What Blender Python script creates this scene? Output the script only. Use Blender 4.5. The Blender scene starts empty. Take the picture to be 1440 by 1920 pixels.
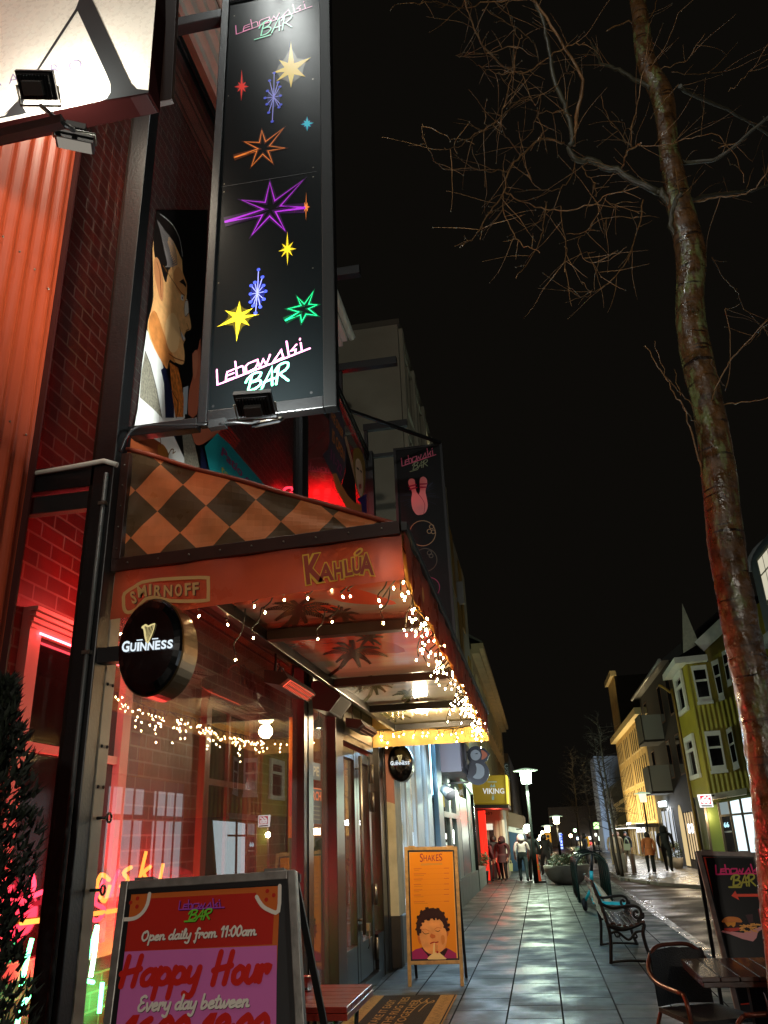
import bpy, bmesh, math, random
from mathutils import Vector, Matrix
random.seed(7)
V = Vector
SC = bpy.context.scene
COL = SC.collection
# ---------------- camera: solved from the vanishing points of the street and of the uprights
F = 1480.0; CAM = V((0, 0, 1.6))
_d1 = V((293, 600, F)); _d2 = V((-148, -(F * F - 293 * 148) / 600.0, F))
AY = _d1.normalized(); AZ = _d2.normalized(); AX = AY.cross(AZ)
cam_d = bpy.data.cameras.new('camera'); cam = bpy.data.objects.new('camera', cam_d); COL.objects.link(cam)
cam_d.sensor_fit = 'VERTICAL'; cam_d.sensor_height = 36; cam_d.sensor_width = 27; cam_d.lens = F / 1920 * 36
cam_d.clip_start = 0.05; cam_d.clip_end = 2000
_r = Matrix(((AX[0], AX[1], AX[2]), (AY[0], AY[1], AY[2]), (AZ[0], AZ[1], AZ[2])))   # photo axes -> world
_cx = _r @ V((1, 0, 0)); _cy = _r @ V((0, -1, 0)); _cz = _r @ V((0, 0, -1))
cam.matrix_world = Matrix(((_cx[0], _cy[0], _cz[0], CAM[0]), (_cx[1], _cy[1], _cz[1], CAM[1]), (_cx[2], _cy[2], _cz[2], CAM[2]), (0, 0, 0, 1)))
SC.camera = cam
# ---------------- night sky: a dark, slightly warm glow of the town
w = bpy.data.worlds.new('World'); SC.world = w; w.use_nodes = True
bg = w.node_tree.nodes['Background']; bg.inputs[0].default_value = (1.0, 0.86, 0.66, 1); bg.inputs[1].default_value = 0.0036
SC.view_settings.view_transform = 'Standard'; SC.view_settings.look = 'None'; SC.view_settings.exposure = 0; SC.view_settings.gamma = 1
SC.render.engine = 'CYCLES'
SC.cycles.use_denoising = True; SC.cycles.max_bounces = 7; SC.cycles.diffuse_bounces = 3; SC.cycles.glossy_bounces = 4
SC.cycles.transparent_max_bounces = 14; SC.cycles.sample_clamp_indirect = 4; SC.cycles.caustics_reflective = False; SC.cycles.caustics_refractive = False

def ray(x, y):
    return _r @ V((x - 720, y - 960, F))
def P(x, y, X=None, Y=None, Z=None):
    """photo pixel -> the point where its line of sight meets the plane X=, Y= or Z="""
    d = ray(x, y); i, v = (0, X) if X is not None else (1, Y) if Y is not None else (2, Z)
    return CAM + d * ((v - CAM[i]) / d[i])
def PP(x, y, O, N):
    d = ray(x, y); return CAM + d * ((O - CAM).dot(N) / d.dot(N))
# ---------------- materials
def hx(s):
    s = s.lstrip('#'); c = [int(s[i:i + 2], 16) / 255 for i in (0, 2, 4)]
    return tuple((k / 12.92 if k <= .04045 else ((k + .055) / 1.055) ** 2.4) for k in c)
MATS = {}
def mat(name, col=(.5, .5, .5), rough=.5, metal=0., nz=None, bump=None, rv=None, emit=None, trans=0., spec=.5, coat=0., alpha=1.):
    if name in MATS: return MATS[name]
    if isinstance(col, str): col = hx(col)
    m = bpy.data.materials.new(name); m.use_nodes = True; MATS[name] = m
    nt = m.node_tree; N = nt.nodes; L = nt.links; b = N['Principled BSDF']
    b.inputs['Base Color'].default_value = (*col, 1); b.inputs['Roughness'].default_value = rough; b.inputs['Metallic'].default_value = metal
    b.inputs['Specular IOR Level'].default_value = spec; b.inputs['Coat Weight'].default_value = coat; b.inputs['Coat Roughness'].default_value = .08
    b.inputs['Alpha'].default_value = alpha
    tc = N.new('ShaderNodeTexCoord')
    if nz:                                     # (scale, amount) soft variation of the surface's own colour
        t = N.new('ShaderNodeTexNoise'); t.inputs['Scale'].default_value = nz[0]; t.inputs['Detail'].default_value = 6; L.new(tc.outputs['Object'], t.inputs['Vector'])
        r = N.new('ShaderNodeMapRange'); r.inputs[1].default_value = .3; r.inputs[2].default_value = .7; r.inputs[3].default_value = 1 - nz[1]; r.inputs[4].default_value = 1 + nz[1]
        L.new(t.outputs['Fac'], r.inputs[0])
        x = N.new('ShaderNodeMix'); x.data_type = 'RGBA'; x.blend_type = 'MULTIPLY'; x.inputs[0].default_value = 1; x.inputs[6].default_value = (*col, 1)
        L.new(r.outputs[0], x.inputs[7]); L.new(x.outputs[2], b.inputs['Base Color'])
    if rv:                                     # (scale, lo, hi) patchy gloss
        t = N.new('ShaderNodeTexNoise'); t.inputs['Scale'].default_value = rv[0]; t.inputs['Detail'].default_value = 5; L.new(tc.outputs['Object'], t.inputs['Vector'])
        r = N.new('ShaderNodeMapRange'); r.inputs[1].default_value = .35; r.inputs[2].default_value = .65; r.inputs[3].default_value = rv[1]; r.inputs[4].default_value = rv[2]
        L.new(t.outputs['Fac'], r.inputs[0]); L.new(r.outputs[0], b.inputs['Roughness'])
    if bump:
        t = N.new('ShaderNodeTexNoise'); t.inputs['Scale'].default_value = bump[0]; t.inputs['Detail'].default_value = 4; L.new(tc.outputs['Object'], t.inputs['Vector'])
        u = N.new('ShaderNodeBump'); u.inputs['Strength'].default_value = bump[1]; u.inputs['Distance'].default_value = .01
        L.new(t.outputs['Fac'], u.inputs['Height']); L.new(u.outputs[0], b.inputs['Normal'])
    if emit:
        e = hx(emit[0]) if isinstance(emit[0], str) else emit[0]
        b.inputs['Emission Color'].default_value = (*e, 1); b.inputs['Emission Strength'].default_value = emit[1]
    if trans:                                  # thin translucent cloth
        d = N.new('ShaderNodeBsdfTranslucent'); s = N.new('ShaderNodeMixShader'); s.inputs[0].default_value = trans
        d.inputs[0].default_value = (*col, 1)
        if b.inputs['Base Color'].links: L.new(b.inputs['Base Color'].links[0].from_socket, d.inputs[0])
        L.new(b.outputs[0], s.inputs[1]); L.new(d.outputs[0], s.inputs[2]); L.new(s.outputs[0], N['Material Output'].inputs[0])
    return m
def glass(name, ior=1.5, tint=(1, 1, 1), rough=.0, dirt=0.0):
    if name in MATS: return MATS[name]
    m = bpy.data.materials.new(name); m.use_nodes = True; MATS[name] = m
    nt = m.node_tree; N = nt.nodes; L = nt.links; N.remove(N['Principled BSDF'])
    t = N.new('ShaderNodeBsdfTransparent'); t.inputs[0].default_value = (*tint, 1)
    g = N.new('ShaderNodeBsdfGlossy'); g.inputs['Roughness'].default_value = rough
    r0 = ((ior - 1) / (ior + 1)) ** 2; lw = N.new('ShaderNodeLayerWeight'); lw.inputs[0].default_value = .5
    pw = N.new('ShaderNodeMath'); pw.operation = 'POWER'; pw.inputs[1].default_value = 5; L.new(lw.outputs['Facing'], pw.inputs[0])
    f = N.new('ShaderNodeMath'); f.operation = 'MULTIPLY_ADD'; f.inputs[1].default_value = 1 - r0; f.inputs[2].default_value = r0; L.new(pw.outputs[0], f.inputs[0])
    x = N.new('ShaderNodeMixShader'); L.new(f.outputs[0], x.inputs[0]); L.new(t.outputs[0], x.inputs[1]); L.new(g.outputs[0], x.inputs[2])
    out = x.outputs[0]
    if dirt:
        d = N.new('ShaderNodeBsdfDiffuse'); d.inputs[0].default_value = (.5, .48, .45, 1); y = N.new('ShaderNodeMixShader'); y.inputs[0].default_value = dirt
        tc = N.new('ShaderNodeTexCoord'); nzt = N.new('ShaderNodeTexNoise'); nzt.inputs['Scale'].default_value = 3; nzt.inputs['Detail'].default_value = 8; L.new(tc.outputs['Object'], nzt.inputs['Vector'])
        mm = N.new('ShaderNodeMath'); mm.operation = 'MULTIPLY'; mm.inputs[1].default_value = dirt * 2; L.new(nzt.outputs['Fac'], mm.inputs[0]); L.new(mm.outputs[0], y.inputs[0])
        L.new(out, y.inputs[1]); L.new(d.outputs[0], y.inputs[2]); out = y.outputs[0]
    L.new(out, N['Material Output'].inputs[0])
    return m
def bricks(name, c1, c2, mortar, axis, bw, bh, mt, rough=.55, bump=.4, off=.5, rv=None):
    """axis: which object axes run along the courses and across them, e.g. (1,2)"""
    if name in MATS: return MATS[name]
    m = mat(name, c1, rough); nt = m.node_tree; N = nt.nodes; L = nt.links; b = N['Principled BSDF']
    tc = N.new('ShaderNodeTexCoord'); s = N.new('ShaderNodeSeparateXYZ'); c = N.new('ShaderNodeCombineXYZ')
    L.new(tc.outputs['Object'], s.inputs[0]); L.new(s.outputs[axis[0]], c.inputs[0]); L.new(s.outputs[axis[1]], c.inputs[1])
    t = N.new('ShaderNodeTexBrick'); L.new(c.outputs[0], t.inputs['Vector']); t.offset = off
    t.inputs['Scale'].default_value = 1; t.inputs['Brick Width'].default_value = bw; t.inputs['Row Height'].default_value = bh
    t.inputs['Mortar Size'].default_value = mt; t.inputs['Mortar Smooth'].default_value = .15; t.inputs['Bias'].default_value = 0
    for k, q in (('Color1', c1), ('Color2', c2), ('Mortar', mortar)): t.inputs[k].default_value = (*(hx(q) if isinstance(q, str) else q), 1)
    n = N.new('ShaderNodeTexNoise'); n.inputs['Scale'].default_value = 2.6; n.inputs['Detail'].default_value = 10; n.inputs['Roughness'].default_value = .62; L.new(tc.outputs['Object'], n.inputs['Vector'])
    x = N.new('ShaderNodeMix'); x.data_type = 'RGBA'; x.blend_type = 'MULTIPLY'; x.inputs[0].default_value = .75
    L.new(t.outputs['Color'], x.inputs[6]); L.new(n.outputs['Color'], x.inputs[7])
    h = N.new('ShaderNodeMix'); h.data_type = 'RGBA'; h.blend_type = 'MULTIPLY'; h.inputs[0].default_value = 1; h.inputs[7].default_value = (1.35, 1.35, 1.35, 1)
    L.new(x.outputs[2], h.inputs[6]); L.new(h.outputs[2], b.inputs['Base Color'])
    u = N.new('ShaderNodeBump'); u.inputs['Strength'].default_value = bump; u.inputs['Distance'].default_value = .006; u.invert = True
    a = N.new('ShaderNodeMath'); a.operation = 'ADD'; k = N.new('ShaderNodeMath'); k.operation = 'MULTIPLY'; k.inputs[1].default_value = .35
    n2 = N.new('ShaderNodeTexNoise'); n2.inputs['Scale'].default_value = 70; n2.inputs['Detail'].default_value = 5; L.new(tc.outputs['Object'], n2.inputs['Vector'])
    L.new(n2.outputs['Fac'], k.inputs[0]); L.new(t.outputs['Fac'], a.inputs[0]); L.new(k.outputs[0], a.inputs[1])
    L.new(a.outputs[0], u.inputs['Height']); L.new(u.outputs[0], b.inputs['Normal'])
    if rv:
        r = N.new('ShaderNodeMapRange'); r.inputs[1].default_value = .38; r.inputs[2].default_value = .62; r.inputs[3].default_value = rv[1]; r.inputs[4].default_value = rv[2]
        n3 = N.new('ShaderNodeTexNoise'); n3.inputs['Scale'].default_value = rv[0]; n3.inputs['Detail'].default_value = 7; L.new(tc.outputs['Object'], n3.inputs['Vector'])
        q = N.new('ShaderNodeMix'); q.data_type = 'FLOAT'; L.new(t.outputs['Fac'], q.inputs[0]); L.new(n3.outputs['Fac'], r.inputs[0]); L.new(r.outputs[0], q.inputs[2]); q.inputs[3].default_value = .95; L.new(q.outputs[0], b.inputs['Roughness'])
        e = N.new('ShaderNodeMapRange'); e.inputs[3].default_value = .5; e.inputs[4].default_value = .15; L.new(t.outputs['Fac'], e.inputs[0]); L.new(e.outputs[0], b.inputs['Specular IOR Level'])
    return m
def lamp_mat(name, col, s):
    if name in MATS: return MATS[name]
    m = bpy.data.materials.new(name); m.use_nodes = True; MATS[name] = m
    nt = m.node_tree; nt.nodes.remove(nt.nodes['Principled BSDF']); e = nt.nodes.new('ShaderNodeEmission')
    e.inputs[0].default_value = (*(hx(col) if isinstance(col, str) else col), 1); e.inputs[1].default_value = s
    nt.links.new(e.outputs[0], nt.nodes['Material Output'].inputs[0]); return m
# ---------------- mesh builder
def orig(o):
    p = V((0, 0, 0))
    while o: p = p + o.location; o = o.parent
    return p
def tag(o, label, cat, group=None, kind=None):
    if label: o['label'] = label
    if cat: o['category'] = cat
    if group: o['group'] = group
    if kind: o['kind'] = kind
    return o
def thing(name, label, cat, loc=(0, 0, 0), group=None):
    o = bpy.data.objects.new(name, None); COL.objects.link(o); o.location = V(loc); o.empty_display_size = .1
    return tag(o, label, cat, group)
def copy_tree(o, parent=None):
    c = o.copy(); COL.objects.link(c)
    if parent: c.parent = parent
    for ch in list(o.children): copy_tree(ch, c)
    return c
def smoothpts(p, k=5, closed=False):
    p = [V(q) for q in p]; n = len(p); out = []
    for i in range(n if closed else n - 1):
        a, b, c, d = (p[(i - 1) % n] if closed or i else p[0]), p[i], p[(i + 1) % n], (p[(i + 2) % n] if closed or i + 2 < n else p[-1])
        for j in range(k):
            t = j / k; out.append(.5 * ((2 * b) + (c - a) * t + (2 * a - 5 * b + 4 * c - d) * t * t + (3 * b - a - 3 * c + d) * t ** 3))
    if not closed: out.append(p[-1])
    return out
class MB:
    def __init__(s): s.v = []; s.f = []; s.m = []; s.sm = []; s.mats = []
    def mi(s, m):
        if m not in s.mats: s.mats.append(m)
        return s.mats.index(m)
    def face(s, pts, m, smooth=False):
        n = len(s.v); s.v += [V(p) for p in pts]; s.f.append(list(range(n, n + len(pts)))); s.m.append(s.mi(m)); s.sm.append(smooth)
    def raw(s, vs, fs, m, smooth=False):
        n = len(s.v); s.v += [V(p) for p in vs]; k = s.mi(m)
        for f in fs: s.f.append([n + i for i in f]); s.m.append(k); s.sm.append(smooth)
    def obox(s, o, a, b, c, m):
        o, a, b, c = V(o), V(a), V(b), V(c)
        if a.cross(b).dot(c) < 0: a, b = b, a
        vs = [o, o + a, o + a + b, o + b, o + c, o + a + c, o + a + b + c, o + b + c]
        s.raw(vs, [(3, 2, 1, 0), (4, 5, 6, 7), (0, 1, 5, 4), (1, 2, 6, 5), (2, 3, 7, 6), (3, 0, 4, 7)], m)
    def box(s, x0, x1, y0, y1, z0, z1, m):
        s.obox((min(x0, x1), min(y0, y1), min(z0, z1)), (abs(x1 - x0), 0, 0), (0, abs(y1 - y0), 0), (0, 0, abs(z1 - z0)), m)
    def bar(s, p0, p1, wd, ht, m, up=(0, 0, 1)):
        p0, p1 = V(p0), V(p1); d = p1 - p0; u = V(up)
        if abs(d.normalized().dot(u.normalized())) > .99: u = V((1, 0, 0))
        a = d.cross(u).normalized() * wd; b = a.cross(d).normalized() * ht
        s.obox(p0 - a / 2 - b / 2, d, a, b, m)
    def slab(s, pts, nrm, m, msides=None):
        """extrude a planar outline by the vector nrm"""
        pts = [V(p) for p in pts]; nrm = V(nrm); n = len(pts)
        ar = V((0, 0, 0))
        for i in range(n): ar += pts[i].cross(pts[(i + 1) % n])
        if ar.dot(nrm) < 0: pts = pts[::-1]
        q = [p + nrm for p in pts]
        s.face(pts[::-1], m); s.face(q, m)
        for i in range(n): s.face([pts[i], pts[(i + 1) % n], q[(i + 1) % n], q[i]], msides or m)
    def tube(s, pts, r, m, n=8, caps=True, smooth=True):
        pts = [V(p) for p in pts]; k = len(pts)
        rs = r if isinstance(r, (list, tuple)) else [r] * k
        base = len(s.v); mi = s.mi(m); t0 = None; a = None
        for i in range(k):
            t = (pts[min(i + 1, k - 1)] - pts[max(i - 1, 0)]).normalized()
            if a is None:
                a = t.cross(V((0, 0, 1)));
                if a.length < .05: a = t.cross(V((1, 0, 0)))
                a.normalize()
            else:
                a = (a - t * a.dot(t))
                if a.length < 1e-5: a = t.orthogonal()
                a.normalize()
            b = t.cross(a)
            for j in range(n):
                th = 2 * math.pi * j / n; s.v.append(pts[i] + (a * math.cos(th) + b * math.sin(th)) * rs[i])
        for i in range(k - 1):
            for j in range(n):
                j2 = (j + 1) % n; s.f.append([base + i * n + j, base + i * n + j2, base + (i + 1) * n + j2, base + (i + 1) * n + j][::-1]); s.m.append(mi); s.sm.append(smooth)
        if caps:
            s.f.append([base + j for j in range(n)]); s.m.append(mi); s.sm.append(False)
            s.f.append([base + (k - 1) * n + j for j in range(n)][::-1]); s.m.append(mi); s.sm.append(False)
    def lathe(s, prof, c, m, n=20, axis=(0, 0, 1), sx=1., smooth=True):
        """profile of (radius, height) round an axis through c"""
        c = V(c); ax = V(axis).normalized(); a = ax.orthogonal().normalized()
        if abs(ax.y) > .9: a = V((1, 0, 0))
        b = ax.cross(a); base = len(s.v); mi = s.mi(m); k = len(prof)
        for r, h in prof:
            for j in range(n):
                th = 2 * math.pi * j / n; s.v.append(c + ax * h + (a * math.cos(th) * sx + b * math.sin(th)) * max(r, 1e-5))
        for i in range(k - 1):
            for j in range(n):
                j2 = (j + 1) % n; s.f.append([base + i * n + j, base + i * n + j2, base + (i + 1) * n + j2, base + (i + 1) * n + j]); s.m.append(mi); s.sm.append(smooth)
        s.f.append([base + j for j in range(n)][::-1]); s.m.append(mi); s.sm.append(False)
        s.f.append([base + (k - 1) * n + j for j in range(n)]); s.m.append(mi); s.sm.append(False)
    def ball(s, c, r, m, n=10, sz=1.):
        s.lathe([(r * math.sin(math.pi * i / n), -r * sz * math.cos(math.pi * i / n)) for i in range(n + 1)], c, m, n * 2)
    def build(s, name, parent=None, bevel=0, label=None):
        me = bpy.data.meshes.new(name); off = orig(parent) if parent else V((0, 0, 0))
        me.from_pydata([tuple(p - off) for p in s.v], [], s.f)
        for m in s.mats: me.materials.append(m)
        me.polygons.foreach_set('material_index', s.m); me.polygons.foreach_set('use_smooth', s.sm); me.update()
        o = bpy.data.objects.new(name, me); COL.objects.link(o)
        if parent: o.parent = parent
        if bevel:
            b = o.modifiers.new('bevel', 'BEVEL'); b.width = bevel; b.segments = 2; b.limit_method = 'ANGLE'
        if label: o['label'] = label
        return o
def root_mesh(mb, name, label, cat, base, group=None, kind=None, bevel=0):
    """one-mesh thing with its origin at base"""
    e = V(base); mb.v = [p - e for p in mb.v]; o = mb.build(name, None, bevel); o.location = e
    return tag(o, label, cat, group, kind)
# ---------------- flat printed art on a plane: text, strokes, outlines
_tcache = {}
def text2d(s, bold=0., shear=0.):
    k = (s, bold, shear)
    if k in _tcache: return _tcache[k]
    cu = bpy.data.curves.new('t', 'FONT'); cu.body = s; cu.offset = bold; cu.shear = shear; cu.resolution_u = 3; cu.size = 1
    o = bpy.data.objects.new('t', cu); COL.objects.link(o); dg = bpy.context.evaluated_depsgraph_get(); dg.update()
    me = bpy.data.meshes.new_from_object(o.evaluated_get(dg))
    vs = [(q.co.x, q.co.y) for q in me.vertices]; fs = [tuple(p.vertices) for p in me.polygons]
    bpy.data.objects.remove(o); bpy.data.curves.remove(cu); bpy.data.meshes.remove(me)
    x0 = min(q[0] for q in vs); x1 = max(q[0] for q in vs); y0 = min(q[1] for q in vs); y1 = max(q[1] for q in vs)
    vs = [((x - x0) / (x1 - x0), (y - y0) / (y1 - y0)) for x, y in vs]
    _tcache[k] = (vs, fs); return vs, fs
class Art:
    """shapes traced in photo pixels and laid on the sign's own plane (through O, facing N), each layer a hair in front of the last"""
    def __init__(s, O, N, step=.0012, fn=None): s.O = V(O); s.N = V(N).normalized(); s.mb = MB(); s.step = step; s.fn = fn
    def pt(s, p, L):
        q = s.fn(p) if s.fn else PP(p[0], p[1], s.O, s.N)
        return q + s.N * (L * s.step)
    def quadmap(s, q, L):
        a, b, c, d = [s.pt(p, L) for p in q]       # TL TR BR BL
        return lambda u, v: (d * (1 - u) + c * u) * (1 - v) + (a * (1 - u) + b * u) * v
    def addface(s, pts, m):
        ar = V((0, 0, 0))
        for i in range(len(pts)): ar += pts[i].cross(pts[(i + 1) % len(pts)])
        if ar.dot(s.N) < 0: pts = pts[::-1]
        s.mb.face(pts, m)
    def poly(s, pts, m, L=1, sm=0, sc=1., off=(0, 0)):
        if sm: pts = [tuple(q)[:2] for q in smoothpts([(p[0], p[1], 0) for p in pts], sm, True)]
        s.addface([s.pt((p[0] / sc + off[0], p[1] / sc + off[1]), L) for p in pts], m)
    def strip(s, W, wd, m, closed=False):
        n = len(W)
        if n < 2: return
        if isinstance(wd, list) and len(wd) != n:
            wd = [wd[min(int(i / (n - 1) * (len(wd) - 1)), len(wd) - 2)] * (1 - (i / (n - 1) * (len(wd) - 1) - min(int(i / (n - 1) * (len(wd) - 1)), len(wd) - 2))) + wd[min(int(i / (n - 1) * (len(wd) - 1)), len(wd) - 2) + 1] * (i / (n - 1) * (len(wd) - 1) - min(int(i / (n - 1) * (len(wd) - 1)), len(wd) - 2)) for i in range(n)]
        s.k = (getattr(s, 'k', 0) + 1) % 20; W = [p + s.N * (s.k * .00003 + i * .000004) for i, p in enumerate(W)]   # overlapping strokes never share a plane
        Lf = []; Rt = []
        for i in range(n):
            if closed: a, c = W[(i - 1) % n], W[(i + 1) % n]
            else: a, c = W[max(i - 1, 0)], W[min(i + 1, n - 1)]
            d1 = (W[i] - a); d2 = (c - W[i])
            d = (d1.normalized() if d1.length > 1e-7 else V()) + (d2.normalized() if d2.length > 1e-7 else V())
            if d.length < .25: d = d2 if d2.length > 1e-7 else d1
            side = s.N.cross(d.normalized())
            k = 1.
            if d1.length > 1e-7 and d2.length > 1e-7:
                k = 1 / max(.45, math.cos(d1.angle(d2) / 2))
            ww = (wd[i] if isinstance(wd, list) else wd) * .5 * k; Lf.append(W[i] + side * ww); Rt.append(W[i] - side * ww)
        for i in range(n if closed else n - 1):
            j = (i + 1) % n; s.mb.face([Rt[i], Rt[j], Lf[j], Lf[i]], m)
        if not closed:
            for e, q in ((W[0], W[1]), (W[-1], W[-2])):
                w0 = (wd[0] if isinstance(wd, list) else wd) * .5; t = (e - q).normalized(); sd = s.N.cross(t)
                s.addface([e + sd * w0, e + sd * w0 * .7 + t * w0 * .7, e + t * w0, e - sd * w0 * .7 + t * w0 * .7, e - sd * w0], m)
    def stroke(s, pts, wd, m, L=2, closed=False, sm=0, sc=1., off=(0, 0)):
        W = [s.pt((p[0] / sc + off[0], p[1] / sc + off[1]), L) for p in pts]
        if sm: W = smoothpts(W, sm, closed)
        s.strip(W, wd, m, closed)
    def qstroke(s, mp, pts, wd, m, sm=0, closed=False):
        W = [mp(u, v) for u, v in pts]
        if sm: W = smoothpts(W, sm, closed)
        s.strip(W, wd, m, closed)
    def disc(s, p, r, m, L=2, n=18, sc=1., off=(0, 0), ry=None):
        c = s.pt((p[0] / sc + off[0], p[1] / sc + off[1]), L); a = V((0, 0, 1)) - s.N * s.N.z
        if a.length < .1: a = V((1, 0, 0))
        a.normalize(); b = a.cross(s.N)
        s.addface([c + a * (ry or r) * math.cos(2 * math.pi * i / n) + b * r * math.sin(2 * math.pi * i / n) for i in range(n)], m)
    def text(s, t, q, m, L=3, bold=0., shear=0., sc=1., off=(0, 0)):
        q = [(p[0] / sc + off[0], p[1] / sc + off[1]) for p in q]
        mp = s.quadmap(q, L); vs, fs = text2d(t, bold, shear)
        W = [mp(u, v) for u, v in vs]; nn = V()
        for f in fs[:8]:
            for i in range(1, len(f) - 1): nn += (W[f[i]] - W[f[0]]).cross(W[f[i + 1]] - W[f[0]])
        if nn.dot(s.N) < 0: fs = [f[::-1] for f in fs]
        s.mb.raw(W, fs, m)
    def star(s, c, tips, k, m, L=2, sc=1., off=(0, 0)):
        pts = []; n = len(tips)
        for i in range(n):
            a, b = tips[i], tips[(i + 1) % n]; pts.append(a)
            pts.append((c[0] + ((a[0] - c[0]) / max(1e-6, math.hypot(a[0] - c[0], a[1] - c[1])) + (b[0] - c[0]) / max(1e-6, math.hypot(b[0] - c[0], b[1] - c[1]))) * k,
                        c[1] + ((a[1] - c[1]) / max(1e-6, math.hypot(a[0] - c[0], a[1] - c[1])) + (b[1] - c[1]) / max(1e-6, math.hypot(b[0] - c[0], b[1] - c[1]))) * k))
        for i in range(len(pts)):
            s.addface([s.pt((q[0] / sc + off[0], q[1] / sc + off[1]), L) for q in (c, pts[i], pts[(i + 1) % len(pts)])], m)
    def logo(s, q1, q2, m1, m2, w1, w2=None, L=3):
        """the two-line bar lettering: slim underlined script over a green handwritten word"""
        a = s.quadmap(q1, L)
        for st, sm in (([(0, 1.05), (0, .02), (.02, 0), (1, 0)], 0), ([(.185, .62), (.11, .6), (.1, .36), (.18, .36)], 0), ([(.1, .36), (.093, .06), (.18, .05)], 0),
                       ([(.2, 1.1), (.213, 0)], 0), ([(.21, .6), (.27, .62), (.285, .5), (.29, .0)], 0), ([(.315, .03), (.31, .5), (.34, .62), (.44, .62), (.445, .4), (.41, .1), (.32, .03)], 0),
                       ([(.44, .6), (.46, .06), (.50, .5), (.53, .06), (.575, .62)], 0), ([(.60, .03), (.695, .64), (.715, .1), (.61, .03)], 0), ([(.755, 1.1), (.775, 0)], 0),
                       ([(.86, .62), (.80, .34), (.85, .3), (.84, .02)], 0), ([(.905, .62), (.915, 0)], 0), ([(.897, .84), (.9, .92)], 0)):
            s.qstroke(a, st, w1, m1)
        b = s.quadmap(q2, L + 1)
        for st, sm in (([(.17, .92), (.12, .08)], 0), ([(.04, .62), (.1, .86), (.24, .98), (.38, .88), (.32, .62), (.17, .52)], 4), ([(.17, .52), (.36, .5), (.4, .28), (.28, .1), (.12, .08)], 4),
                       ([(-.06, -.06), (.42, -.06)], 0), ([(.44, .04), (.62, .97), (.67, .05)], 0), ([(.48, .33), (.7, .37)], 0), ([(.78, .93), (.76, .04)], 0),
                       ([(.7, .7), (.8, .97), (.98, .95), (.98, .68), (.79, .47)], 4), ([(.83, .48), (1.03, .06)], 0)):
            s.qstroke(b, st, w2 or w1, m2, sm)
    def build(s, name, parent, label=None):
        o = s.mb.build(name, parent, 0, label); s.mb = MB(); return o
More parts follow.
